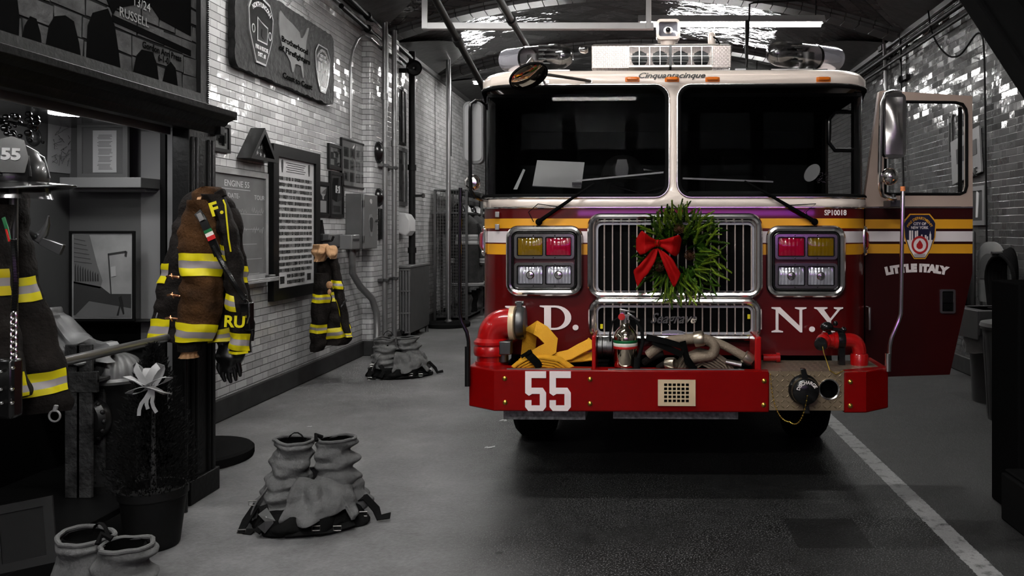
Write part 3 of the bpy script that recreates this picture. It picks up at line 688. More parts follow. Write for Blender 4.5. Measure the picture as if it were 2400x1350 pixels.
# letters cut as flat plates
def glyph(polys, holes, px0, px1, py0, py1, yl, name, mt='letter_white', par=None, th=.003, fn=None):
    x0, x1, z0, z1 = tr(px0, px1, py0, py1, yl); m = MB()
    for i, pl in enumerate(polys):
        f = lambda p: (x0+(x1-x0)*p[0], z0+(z1-z0)*p[1])
        plate(m, [f(p) for p in pl], [[f(p) for p in h] for h in (holes[i] if holes else [])], yl-th, yl)
    return part(m, name, mt, parent=par, smooth=0)
def circ(cx, cy, rx, ry, n=18): return [(cx+rx*math.cos(2*PI*k/n), cy+ry*math.sin(2*PI*k/n)) for k in range(n)]
gF = [(0,1),(0,.95),(.18,.9),(.18,.1),(0,.05),(0,0),(.58,0),(.58,.05),(.40,.1),(.40,.47),(.66,.47),(.70,.34),(.76,.34),(.76,.68),(.70,.68),(.66,.55),(.40,.55),(.40,.92),(.80,.92),(.92,.74),(1,.74),(.98,1)]
glyph([gF], None, 1184, 1232, 717, 775, -.004, 'letter_f')
dl = [(0,1),(0,.95),(.14,.91),(.14,.09),(0,.05),(0,0),(.48,0)]+[(.48+.52*math.sin(R(a)), .5-.5*math.cos(R(a))) for a in range(12, 169, 12)]+[(.48,1)]
dh = [(.36,.08),(.47,.08)]+[(.47+.33*math.sin(R(a)), .5-.42*math.cos(R(a))) for a in range(12, 169, 12)]+[(.47,.92),(.36,.92)]
glyph([dl], [[dh]], 1265, 1339, 716, 773, -.004, 'letter_d')
gN = [(0,1),(0,.95),(.12,.9),(.12,.1),(0,.05),(0,0),(.33,0),(.33,.05),(.2,.1),(.2,.78),(.82,0),(.88,0),(.88,.9),(1,.95),(1,1),(.67,1),(.67,.95),(.8,.9),(.8,.27),(.25,1)]
glyph([gN], None, 1808, 1890, 720, 779, -.004, 'letter_n')
gY = [(0,1),(0,.95),(.1,.91),(.44,.44),(.44,.1),(.3,.05),(.3,0),(.72,0),(.72,.05),(.58,.1),(.58,.46),(.90,.91),(1,.95),(1,1),(.68,1),(.68,.95),(.80,.9),(.56,.55),(.34,.9),(.46,.95),(.46,1)]
glyph([gY], None, 1908, 1976, 720, 779, -.004, 'letter_y')
for px, py in ((1246, 769), (1349, 768), (1903, 772)): glyph([circ(.5, .5, .5, .5)], None, px-7, px+7, py-7, py+6, -.004, 'full_stop')
c = tp(1958, 499, -.002); text('SP10018', .045, 'letter_white', truck, at(c.x, -.003, c.z), 'number_lettering', .0008, off=.0012, fit=tp(1984, 499).x-tp(1932, 499).x)
c = tp(1575, 178, .0); text('Cinquantacinque', .046, 'black_gloss', truck, at(c.x, -.0125, c.z), 'roof_lettering', .0008, shear=.4, off=.0008, fit=tp(1653, 174).x-tp(1497, 174).x)
# wipers
def wiper(piv, elbow, tip, b0, b1):
    P = [tp(piv[0], piv[1], -.03), tp(elbow[0], elbow[1], -.05), tp(tip[0], tip[1], -.03)]
    m = MB(); m.lathe([(.018, 0), (.022, .02), (.014, .05)], P[0]+Vector((0,.04,0)), (0,-1,0), 12); m.tube([P[0], P[0].lerp(P[1], .5), P[1], P[2]], [.013, .012, .009, .005], 8)
    o = part(m, 'wiper', 'black_matte'); m = MB(); m.ribbon([tp(*b0, -.02), tp(*b1, -.02)], .010, .010, (0,-1,0)); part(m, 'wiper_blade', 'steel_dark', parent=o)
    m = MB(); a = P[0]+Vector((-.03, 0, .0)); m.tube([a, a+Vector((-.03,-.01,.06)), a+Vector((.03,-.02,.11)), P[0].lerp(P[1], .6)], .003, 6); part(m, 'washer_hose', 'black_rubber', parent=o)
wiper((1262, 520), (1345, 462), (1392, 430), (1350, 424), (1555, 404))
wiper((1911, 520), (1802, 456), (1745, 424), (1600, 418), (1812, 426))

# roof equipment
def pod(pts, r, name, label, sx):        # large capsule beacon lying across the corner of the roof
    a = tp(*pts[0], pts[0+2][0]); b = tp(*pts[1], pts[2][1]); d = (b-a); L = d.length
    m = MB(); m.lathe([(r*.55, -.035), (r*.92, -.015), (r, .03), (r, L*.36)], a, d, 26); o = part(m, 'beacon', 'clear_lens', label)
    m = MB(); m.lathe([(r*1.02, L*.36), (r*1.04, L*.38), (r*1.0, L*.40)], a, d, 26, close=True); part(m, 'seam_band', 'black_gloss', parent=o)
    m = MB(); m.lathe([(r, L*.38), (r, L*.9), (r*.93, L), (r*.72, L*1.08), (r*.3, L*1.13), (.002, L*1.14)], a, d, 26); part(m, 'dome', 'clear_plastic', parent=o)
    m = MB(); c = a+d*.78; m.lathe([(.01, .06), (r*.45, .05), (r*.8, -.03), (r*.86, -.07)], c, Vector((0,-1,0)), 20)
    for k in (-2, -1, 0, 1, 2): m.box(c.x-r*.75, c.x+r*.75, c.y-.09, c.y-.06, c.z+k*.028-.005, c.z+k*.028+.005)
    part(m, 'reflector', 'black_gloss', parent=o)
    m = MB(); c = a+d*.5; m.box(c.x-.12, c.x+.12, c.y-.07, c.y+.07, zz['roof'], zz['roof']+.06); m.cyl(c-Vector((.0,0,.1)), c+Vector((0,0,.02)), .05); part(m, 'reflector', 'steel_dark', parent=o)
    m = MB(); c = a+d*.8; m.box(c.x-.13, c.x+.13, c.y-.1, c.y+.1, zz['roof']-.01, zz['roof']+.035); part(m, 'mount', 'chrome_dull', parent=o)
pod(((1192, 142), (1318, 132), (.50, .16)), .082, 'beacon', 'clear capsule beacon at the left roof corner', 1)
pod(((1956, 138), (1822, 126), (.50, .16)), .082, 'beacon', 'clear capsule beacon at the right roof corner', -1)
x0, x1, z0, z1 = tr(1386, 1714, 106, 160, .35); m = MB(); m.box(x0, x1, .35, .95, z0, z1+.0); m.box(x0, x1, .55, .95, z1, z1+.055)
m.prism([(.35, z1), (.55, z1+.055), (.55, z1)], x0, x1, 'x'); part(m, 'roof_box', 'tread_roof', 'silver tread plate box on the roof', bevel=.004)
m = MB(); a = tp(1714, 152, .4); m.box(a.x-.12, a.x+.11, .30, .6, zz['roof'], zz['roof']+.05); m.box(a.x+.02, a.x+.09, .34, .6, zz['roof']+.05, zz['roof']+.08); part(m, 'box_step', 'steel')
m = MB(); c = tp(1378, 116, .4); m.lathe([(.02, 0), (.03, .02), (.022, .05), (.008, .06)], c, (-1,0,0), 14); part(m, 'marker_knob', 'chrome')
x0, x1, z0, z1 = tr(1474, 1669, 108, 157, .12)
o = part(MB().box(x0, x1, .12, .32, z0, z0+.012), 'light_bar', 'chrome_dull')
m = MB()
for a, b in ((x0, (x0+x1)/2-.008), ((x0+x1)/2+.008, x1)):
    m.tube([(p, .21, q) for p, q in ((a+.01, (z0+z1)/2), (b-.0, (z0+z1)/2))], .001, 4)
    plate(m, rrect(a, b, z0+.008, z1, .02, 4), [], .11, .112); plate(m, rrect(a, b, z0+.008, z1, .02, 4), [], .328, .33); m.box(a, b, .11, .33, z1-.003, z1)
part(m, 'lens_cover', 'picture_glass', parent=o, smooth=0)
m = MB(); m.box((x0+x1)/2-.008, (x0+x1)/2+.008, .10, .34, z0, z1+.004); part(m, 'divider', 'black_gloss', parent=o)
m = MB()
for k in range(4):
    cx = x0+(x1-x0)*(k+.5)/4; m.lathe([(.005, 0), (.03, .004), (.047, .03), (.052, .05)], (cx, .24, (z0+z1)/2), (0,-1,0), 18)
    for q in (-.024, 0, .024): m.box(cx-.045, cx+.045, .15, .16, (z0+z1)/2+q-.004, (z0+z1)/2+q+.004)
part(m, 'reflector', 'black_gloss', parent=o)
m = MB()
for k in range(9): xx = x0+(x1-x0)*k/8; m.box(xx-.003, xx+.003, .105, .11, z0+.01, z1-.004)
m.box(x0, x1, .105, .11, (z0+z1)/2-.002, (z0+z1)/2+.002); m.box(x0, x1, .104, .11, z1-.008, z1-.002); part(m, 'frame', 'chrome', parent=o, smooth=0)
x0, x1, z0, z1 = tr(1538, 1594, 46, 94, .42)
m = MB(); plate(m, rrect(x0, x1, z0, z1, .03, 5), [rrect(x0+.018, x1-.018, z0+.022, z1-.018, .012, 4)], .40, .48); m.box(x0+.01, x1-.01, .44, .56, z0+.01, z1-.01); o = part(m, 'spotlight', 'paint_white', 'white square spotlight on top of the roof box', bevel=.006)
m = MB(); m.grid(lambda u, v: ((x0+x1)/2+(x1-x0-.036)/2*u, .425+.02*(1-u*u)*(1-v*v), (z0+z1)/2+.002+(z1-z0-.04)/2*v), -1, 1, 10, -1, 1, 10); part(m, 'lens', 'clear_lens', parent=o, recalc=False)
m = MB(); m.ball(((x0+x1)/2, .42, (z0+z1)/2), .018, 10); part(m, 'bulb', 'black_gloss', parent=o)
m = MB(); m.tube([(x, .425, z) for x, z in rrect(x0+.016, x1-.016, z0+.02, z1-.016, .012, 4)], .004, 6, closed=True); part(m, 'lens_rim', 'steel_dark', parent=o)
m = MB(); m.lathe([(.07, 0), (.06, .02), (.05, .03), (.05, .09), (.055, .1)], ((x0+x1)/2, .46, z0-.085), (0,0,1), 18); m.box(x0+.012, x1-.012, .36, .5, z0-.095, z0-.075); part(m, 'spotlight_base', 'paint_white', parent=o)
c = tp(1668, 88, .55); m = MB(); m.lathe([(.025, -.05), (.028, .01), (.02, .03), (.005, .035)], c, (0,0,1), 14); o = part(m, 'antenna_base', 'paint_white')
m = MB(); m.tube([c+Vector((.01,-.02,-.0)), c+Vector((.035,-.06,-.03)), c+Vector((.05,-.1,-.08)), c+Vector((.05,-.12,-.12))], .006, 8); part(m, 'antenna_cable', 'black_rubber', parent=o)
c = tp(1757, 156, .3); m = MB(); m.box(c.x-.07, c.x+.12, .2, .36, zz['roof'], zz['roof']+.045); part(m, 'roof_vent', 'paint_white', bevel=.01)
# mirrors
def loop(px0, px1, py0, py1, yl, r): x0, x1, z0, z1 = tr(px0, px1, py0, py1, yl); return rrect(x0, x1, z0, z1, r, 6)
m = MB(); plate(m, loop(1087, 1134, 239, 384, -.28, .035), [], -.30, -.24); o = part(m, 'mirror', 'grey_metal_light', 'tall grey side mirror left of the cab', bevel=.012)
m = MB(); plate(m, loop(1091, 1131, 245, 378, -.28, .03), [], -.304, -.300); part(m, 'mirror_face', 'grey_silver', parent=o)
m = MB(); m.tube([tp(1140, 250, .1), tp(1128, 240, -.2), tp(1112, 236, -.32), tp(1103, 243, -.33), tp(1102, 262, -.33), tp(1102, 380, -.33), tp(1103, 445, -.33), tp(1112, 462, -.3), tp(1126, 467, -.2), tp(1140, 470, .1)], .011, 10)
m.cyl(tp(1136, 243, .1), tp(1136, 258, .1), .02); part(m, 'mirror_arm', 'black_gloss', parent=o)
m = MB(); c = tp(1107, 428, -.30); m.lathe([(.002, .03), (.03, .024), (.046, .006), (.048, 0), (.046, -.01), (.03, -.03), (.004, -.034)], c, (0,-1,0), 24); part(m, 'convex_mirror', 'chrome', parent=o)
m = MB(); plate(m, loop(2069, 2121, 219, 371, -.18, .035), [], -.20, -.15); o = part(m, 'mirror', 'chrome', 'tall chrome side mirror in front of the open door', bevel=.014)
m = MB(); q0, q1, q2, q3 = tr(2075, 2115, 228, 362, -.2); m.grid(lambda u, v: (q0+(q1-q0)*u, -.206-.018*math.sin(PI*v)*math.sin(PI*u)-.004*math.sin(9*v+5*u), q2+(q3-q2)*v), 0, 1, 10, 0, 1, 14); part(m, 'mirror_face', 'chrome_dull', parent=o, recalc=False)
m = MB(); m.tube([tp(2110, 216, -.12), tp(2090, 214, -.2), tp(2074, 220, -.24), tp(2066, 240, -.24), tp(2064, 300, -.24), tp(2062, 400, -.22), tp(2063, 440, -.18), tp(2068, 458, -.12), tp(2082, 466, -.06), tp(2098, 466, .1)], .012, 10); part(m, 'mirror_arm', 'chrome', parent=o)
m = MB(); c = tp(2085, 414, -.2); m.ball(c, .052, 20); part(m, 'convex_mirror', 'chrome', parent=o)
m = MB(); c = tp(2094, 478, .25); m.box(c.x-.05, c.x+.03, .14, .3, c.z-.02, c.z+.02); m.cyl(tp(2094, 474, .13), tp(2094, 455, .13), .014); part(m, 'mirror_bracket', 'steel_dark', parent=o)
c = tp(1238, 177, -.34); dn = Vector((.42, -.35, -.84)).normalized()
m = MB(); m.lathe([(.002, -.03), (.06, -.025), (.105, -.008), (.114, 0), (.116, .008)], c, dn, 30); o = part(m, 'overhead_mirror', 'chrome', 'round convex mirror over the left windshield')
m = MB(); m.lathe([(.110, .006), (.118, .0), (.118, .012), (.110, .012)], c, dn, 30, close=True); part(m, 'mirror_rim', 'black_rubber', parent=o)
m = MB(); m.lathe([(.002, .030), (.05, .026), (.09, .016), (.110, .006)], c, dn, 30); part(m, 'mirror_back', 'chrome_warm', parent=o)
m = MB(); m.tube([c+Vector((.02, .02, .0)), tp(1236, 150, -.2), tp(1246, 138, -.1), tp(1256, 155, -.02)], .009, 8); m.tube([tp(1277, 174, -.28), tp(1384, 190, -.015)], .009, 8); m.tube([tp(1262, 176, -.3), tp(1276, 192, -.01)], .008, 8)
a = tp(1379, 190, -.01); m.box(a.x-.02, a.x+.022, -.014, 0, a.z-.012, a.z+.014); a = tp(1276, 192, -.01); m.box(a.x-.03, a.x+.03, -.014, 0, a.z-.01, a.z+.012); part(m, 'mirror_arm', 'chrome_dull', parent=o)
# marker poles at the bumper corners
m = MB(); m.tube([tp(1079, 440, -.3), tp(1077, 600, -.3), tp(1077, 735, -.3), tp(1082, 755, -.3), tp(1094, 778, -.3), tp(1098, 800, -.3), tp(1098, 905, -.3)], .011, 10); m.cyl(tp(1096, 812, -.3), tp(1096, 905, -.3), .017); part(m, 'guide_pole', 'black_gloss', 'black guide pole at the left bumper corner')
m = MB(); m.tube([tp(2116, 446, -.28), tp(2114, 560, -.28), tp(2111, 735, -.28), tp(2106, 752, -.28), tp(2090, 790, -.28), tp(2085, 812, -.28), tp(2083, 860, -.28)], .012, 10); m.cyl(tp(2081, 828, -.28), tp(2081, 870, -.28), .018); o = part(m, 'guide_pole', 'chrome', 'chrome guide pole at the right bumper corner')
m = MB(); m.cyl(tp(2116, 448, -.28), tp(2116, 437, -.28), .014); part(m, 'pole_cap', 'orange_tip', parent=o)

# bumper
BY = -.40
a = tp(1158, 915, BY).x; b = tp(2030, 915, BY).x; z1 = tp(1580, 868, BY).z; z0 = tp(1580, 966, BY).z
e0 = tp(1099, 915, BY+.13).x; e1 = tp(2082, 915, BY+.13).x; g0 = tp(1803, 915, BY).x; g1 = tp(1978, 915, BY).x
m = MB(); t0 = z1-.02
for poly in ([(a, BY), (g0, BY), (g0, BY+.05), (e0+.05, BY+.17), (e0+.05, .3), (e0, .3), (e0, BY+.13)], [(g1, BY), (b, BY), (e1, BY+.13), (e1, .1), (e1-.05, .1), (e1-.05, BY+.16), (g1, BY+.05)]):
    m.prism(poly, z0, z1, 'z')
bump = part(m, 'bumper', 'bumper_red', 'red steel front bumper with clipped corners', bevel=.008)
m = MB(); m.prism([(a+.02, BY+.03), (tp(1400, 866, BY).x, BY+.03), (tp(1400, 866, BY).x, 0), (e0+.03, 0), (e0+.03, BY+.15)], z1-.17, z1-.16, 'z'); m.box(a+.05, g0, BY+.05, .0, z1-.17, z1-.16); part(m, 'hose_tray', 'black_matte', parent=bump)
m = MB(); m.box(tp(1187, 866, BY).x, tp(1385, 866, BY).x, BY+.008, BY+.02, z1, z1+.006); m.box(tp(1425, 866, BY).x, tp(1745, 866, BY).x, BY+.008, BY+.02, z1, z1+.006); part(m, 'tray_lip', 'chrome_dull', parent=bump)
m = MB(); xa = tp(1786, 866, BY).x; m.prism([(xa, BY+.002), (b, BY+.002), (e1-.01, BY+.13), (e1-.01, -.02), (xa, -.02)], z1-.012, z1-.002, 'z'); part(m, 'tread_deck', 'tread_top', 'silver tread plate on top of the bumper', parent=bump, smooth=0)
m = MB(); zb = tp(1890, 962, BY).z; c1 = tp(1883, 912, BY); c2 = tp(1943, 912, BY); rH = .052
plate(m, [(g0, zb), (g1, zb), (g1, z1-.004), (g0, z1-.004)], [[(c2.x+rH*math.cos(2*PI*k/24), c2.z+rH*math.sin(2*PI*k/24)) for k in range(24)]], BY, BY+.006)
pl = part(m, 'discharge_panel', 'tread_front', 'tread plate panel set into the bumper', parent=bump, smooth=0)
m = MB(); m.lathe([(rH, -.005), (rH+.007, -.008), (rH+.005, .0), (rH, .12)], (c2.x, BY+.002, c2.z), (0,1,0), 28, close=True); part(m, 'port_ring', 'chrome', parent=bump)
m = MB(); m.lathe([(rH, .0), (.001, .0)], (c2.x, BY+.11, c2.z), (0,1,0), 24); part(m, 'port_back', 'pitch', parent=bump)
m = MB(); m.lathe([(.085, 0), (.088, .01), (.08, .022), (.072, .03)], (c1.x, BY, c1.z), (0,-1,0), 28); m.lathe([(.075, .03), (.078, .05), (.074, .075), (.06, .085), (.002, .088)], (c1.x, BY, c1.z), (0,-1,0), 28)
for g in (-1, 1): m.prism([(c1.x-.018, c1.z+g*.07), (c1.x+.018, c1.z+g*.07), (c1.x+.014-g*.012, c1.z+g*.125), (c1.x-.014-g*.012, c1.z+g*.125)], BY-.06, BY-.03, 'y')
cap = part(m, 'discharge_cap', 'black_gloss', 'black screw cap with raised lettering', parent=bump, bevel=.003)
text('DISCHARGE', .026, 'letter_white', bump, at(c1.x, BY-.0885, c1.z)@at(0, 0, .052, ry=-.12), 'cap_lettering', .0015, off=.0006, arc=.052, sx=.92)
m = MB(); a_ = Vector((c1.x+.005, BY-.09, c1.z-.02)); e_ = Vector((g0+.005, BY-.005, z1-.02)); lo = tp(1850, 988, BY-.03)
def bez(p, q, r, n): return [p*(1-t)**2+q*(2*t*(1-t))+r*t*t for t in [i/n for i in range(n+1)]]
ch = bez(a_, Vector((c1.x-.02, BY-.06, lo.z-.05)), Vector((lo.x, BY-.04, lo.z)), 14)+bez(Vector((lo.x, BY-.04, lo.z)), Vector((g0+.02, BY-.01, lo.z-.0)), e_, 18)[1:]
for p in ch: m.ball(p, .0045, 6)
m.tube(ch, .0016, 5); part(m, 'cap_chain', 'brass', parent=bump)
for px, py in ((1183, 887), (1184, 943), (1383, 889), (1383, 946), (1791, 893), (1790, 949), (1993, 895), (1993, 951)):
    c = tp(px, py, BY); m = MB(); m.lathe([(.014, -.004), (.014, .004), (.009, .010), (.002, .012)], (c.x, BY, c.z), (0,-1,0), 14); part(m, 'bolt', 'brass', parent=bump)
x0, x1, y0_, y1_ = tr(1542, 1630, 890, 951, BY-.006); fx0, fx1, fz0, fz1 = tr(1555, 1616, 897, 944, BY-.006)
holes = []
for i in range(6):
    for j in range(5):
        wx, wz = (fx1-fx0)/6, (fz1-fz0)/5; hx, hz = fx0+wx*i, fz0+wz*j; holes.append([(hx+wx*.14, hz+wz*.14), (hx+wx*.86, hz+wz*.14), (hx+wx*.86, hz+wz*.86), (hx+wx*.14, hz+wz*.86)])
m = MB(); plate(m, [(x0, y0_), (x1, y0_), (x1, y1_), (x0, y1_)], holes, BY-.012, BY-.004); o = part(m, 'speaker_grate', 'grate_tan', 'tan metal grate of square holes', parent=bump, smooth=0)
m = MB(); m.box(fx0, fx1, BY-.004, BY-.001, fz0, fz1); part(m, 'grate_back', 'pitch', parent=bump, smooth=0)
g5 = [(0,1),(0,.33+.08),(.18,.38),(.33,.43),(.70,.43),(.70,.14),(.30,.14),(.30,.27),(0,.27),(0,.10),(.15,0),(.85,0),(1,.10),(1,.46),(.84,.585),(.30,.585),(.30,.83),(1,.83),(1,1)]
g5[1:3] = [(0,.45),(.18,.38)]
for p0, p1 in ((1231, 1280), (1288, 1338)): glyph([g5], None, p0, p1, 870, 963, BY-.001, 'number_five', par=bump)
# supports seen under the bumper
for p0, p1, yy_ in ((1180, 1372, 984), (1437, 1730, 981)):
    c = tp(p0, 966, -.25); d_ = tp(p1, 966, -.25); zt = tp(1400, yy_, -.25).z; m = MB(); m.box(c.x, d_.x, -.25, -.05, zt, zt+.09); part(m, 'under_step', 'speckled_plate', 'speckled grey plate under the bumper')
# upright red brackets and hinge
for p0, p1, q0_, q1_ in ((1388, 1397, 785, 866), (1768, 1783, 788, 868)):
    x0, x1, z0_, z1_ = tr(p0, p1, q0_, q1_, -.33); m = MB(); m.box(x0, x1, -.36, -.1, z1-.05, z1_); part(m, 'tray_bracket', 'pipe_red', parent=bump, bevel=.008)
m = MB(); c = tp(1808, 838, -.1); m.cyl((c.x-.05, -.1, c.z), (c.x+.045, -.1, c.z), .022); m.cyl((c.x+.028, -.1, c.z), (c.x+.05, -.1, c.z), .03); part(m, 'lid_hinge', 'pipe_red', parent=bump)
# left suction elbow
y = -.17; c0 = tp(1153, 856, y); c1_ = tp(1153, 798, y); top = tp(1192, 757, y)
rr_ = .088; bz = bez(Vector((c0.x, y, tp(1153, 800, y).z)), Vector((c0.x, y, top.z)), Vector((top.x, y, top.z)), 12)
m = MB(); m.tube([Vector((c0.x, y, c0.z-.02)), Vector((c0.x, y, c0.z+.03))]+bz+[Vector((top.x+.02, y, top.z))], rr_, 26); el = part(m, 'suction_elbow', 'pipe_red', 'thick red intake elbow at the left bumper corner')
m = MB(); m.lathe([(rr_+.016, -.012), (rr_+.02, .0), (rr_+.02, .03), (rr_+.012, .045), (rr_+.02, .055), (rr_+.02, .07), (rr_, .09)], (c0.x, y, tp(1153, 826, y).z), (0,0,1), 28); m.lathe([(rr_+.01, -.05), (rr_+.01, 0)], (c0.x, y, c0.z+.03), (0,0,1), 28); part(m, 'collar', 'pipe_red', parent=el)
m = MB(); fx = tp(1196, 757, y).x; m.lathe([(.1, 0), (.102, .005), (.102, .03), (.085, .035)], (fx, y, top.z), (1,0,0), 28); part(m, 'clamp_ring', 'grate_tan', parent=el)
m = MB(); m.lathe([(.085, .035), (.098, .045), (.1, .07), (.09, .09), (.05, .095)], (fx, y, top.z), (1,0,0), 28); m.box(fx+.04, fx+.07, y-.02, y+.01, top.z+.09, top.z+.13); m.cyl((fx+.03, y, top.z+.12), (fx+.08, y, top.z+.12), .012); part(m, 'intake_cap', 'steel_dark', 'dark steel intake cap', parent=el)
m = MB(); c = tp(1188, 806, -.22); m.box(c.x-.04, c.x+.03, -.26, -.18, c.z-.06, c.z+.02); m.cyl((c.x-.02, -.22, c.z-.11), (c.x-.02, -.22, c.z), .03); part(m, 'intake_valve', 'steel_dark', parent=el, bevel=.006)
# right discharge elbow with valve
y = -.17; c0 = tp(2014, 856, y); top = tp(1985, 797, y); k = .042; bz = bez(Vector((c0.x, y, tp(2014, 826, y).z)), Vector((c0.x, y, top.z)), Vector((tp(1988, 797, y).x, y, top.z)), 10)
m = MB(); m.tube([Vector((c0.x, y, z1-.02))]+bz+[Vector((tp(1950, 797, y).x, y, top.z))], k, 20); er = part(m, 'discharge_elbow', 'pipe_red', 'red discharge elbow at the right bumper corner')
m = MB(); m.lathe([(.05, -.02), (.054, .06), (.048, .07)], (c0.x, y, c0.z), (0,0,1), 20); part(m, 'collar', 'pipe_red', parent=er)
m = MB(); c = tp(1944, 798, y); m.lathe([(.04, -.045), (.05, -.04), (.05, -.015), (.04, -.01), (.04, .02), (.05, .025), (.05, .045), (.04, .05)], c, (1,0,0), 20); m.ball(tp(1930, 800, y-.05), .045, 16); part(m, 'valve_body', 'pipe_red', parent=er)
m = MB(); c = tp(1926, 806, y-.10); m.lathe([(.036, 0), (.04, .01), (.036, .03), (.012, .034)], c+Vector((0,.02,0)), (-.3,-1,-.1), 18); c = tp(1938, 766, y); m.ball(c, (.04,.035,.03), 14); m.cyl(tp(1943, 783, y), c, .016); m.ball(tp(1958, 758, y), .016, 10); m.cyl(tp(1943, 770, y), tp(1972, 774, y), .011); m.ball(tp(1977, 773, y), .019, 12)
xx = tp(1975, 797, y).x; m.lathe([(.048, -.02), (.05, 0), (.048, .02)], (xx-.01, y, top.z), (1,0,0), 20); m.box(xx-.025, xx+.01, y-.02, y+.02, z1-.02, top.z); part(m, 'valve_handle', 'black_gloss', 'black valve handle and bracket', parent=er)
m = MB(); pts = [tp(1928, 812, y-.13), tp(1931, 828, y-.14), tp(1938, 848, y-.2), tp(1945, 868, y-.24), tp(1960, 878, BY-.01), tp(1978, 868, BY-.01)]; m.tube(pts, .003, 6); part(m, 'cap_cord', 'brass', parent=er)

# open door on the right side
DY = .36
def dp(px, py): p = tp(px, py, DY); return (p.x, p.z)
def slope(poly, z0, z1):                 # clip a convex polygon to z0..z1
    def cut(pl, z, keep):
        out = []
        for i in range(len(pl)):
            p, q = pl[i], pl[(i+1) % len(pl)]; a = keep(p[1]); b = keep(q[1])
            if a: out.append(p)
            if a != b: t = (z-p[1])/(q[1]-p[1]); out.append((p[0]+(q[0]-p[0])*t, z))
        return out
    return cut(cut(poly, z0, lambda v: v >= z0), z1, lambda v: v <= z1)
low = [dp(2028, 487), dp(2028, 885), dp(2226, 878), dp(2279, 640), dp(2280, 487)]
dz = {k: tp(2150, v, DY).z for k, v in dict(t=487, y0=514, y1=536, w0=542, w1=566, y2=572, y3=594).items()}
m = MB()
for za, zb, q in ((0, dz['y3'], 0), (dz['y3'], dz['y2'], 1), (dz['y2'], dz['w1'], 0), (dz['w1'], dz['w0'], 2), (dz['w0'], dz['y1'], 0), (dz['y1'], dz['y0'], 1), (dz['y0'], 9, 0)):
    pl = slope(low, za, zb)
    if len(pl) > 2: m.cur = q; m.prism(pl, DY, DY+.05, 'y')
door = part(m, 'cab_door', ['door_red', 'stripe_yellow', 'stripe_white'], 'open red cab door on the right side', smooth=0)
win = [dp(2075, 452), dp(2075, 250), dp(2079, 238), dp(2240, 240), dp(2256, 244), dp(2264, 256), dp(2266, 270), dp(2266, 436), dp(2262, 450), dp(2250, 455), dp(2085, 455)]
m = MB(); plate(m, [dp(2026, 487), dp(2027, 465), dp(2061, 214), dp(2072, 212), dp(2279, 225), dp(2280, 487)], [win], DY, DY+.05); part(m, 'window_frame', 'door_white', 'cream upper door frame', parent=door, bevel=.005)
m = MB(); m.tube([(p[0], DY+.002, p[1]) for p in resample(win, .04)], .010, 8, closed=True); part(m, 'gasket', 'black_rubber', parent=door)
m = MB(); m.add([(p[0], DY+.03, p[1]) for p in win], [tuple(range(len(win)))]); part(m, 'door_glass', 'picture_glass', parent=door)
m = MB(); m.box(dp(2251, 300)[0], dp(2258, 300)[0], DY+.02, DY+.045, dp(2250, 450)[1], dp(2250, 250)[1]); part(m, 'window_channel', 'black_rubber', parent=door)
m = MB(); m.tube([(dp(2028, 488)[0], DY-.004, dp(2028, 486)[1]), (dp(2280, 487)[0], DY-.004, dp(2280, 486)[1])], .006, 8); part(m, 'belt_trim', 'chrome', parent=door)
m = MB(); hx0, hz1 = dp(2202, 678); hx1, hz0 = dp(2238, 734); plate(m, rrect(hx0, hx1, hz0, hz1, .012, 4), [rrect(hx0+.014, hx1-.014, hz0+.012, hz1-.012, .006, 3)], DY-.014, DY); o = part(m, 'door_handle', 'chrome_dull', parent=door, bevel=.003)
m = MB(); m.box(hx0+.014, hx1-.014, DY-.012, DY-.004, hz0+.07, hz1-.02); m.cyl(((hx0+hx1)/2, DY-.004, hz0+.035), ((hx0+hx1)/2, DY-.014, hz0+.035), .012); part(m, 'handle_paddle', 'chrome', parent=door)
m = MB(); m.box(hx0+.012, hx1-.012, DY-.003, DY-.001, hz0+.01, hz1-.01); part(m, 'handle_recess', 'black_matte', parent=door)
c = dp(2149, 633); text('LITTLE ITALY', .066, 'letter_white', door, at(c[0], DY-.003, c[1]+.012), 'door_lettering', .001, off=.0058, arc=.95, fit=dp(2224, 633)[0]-dp(2074, 633)[0])
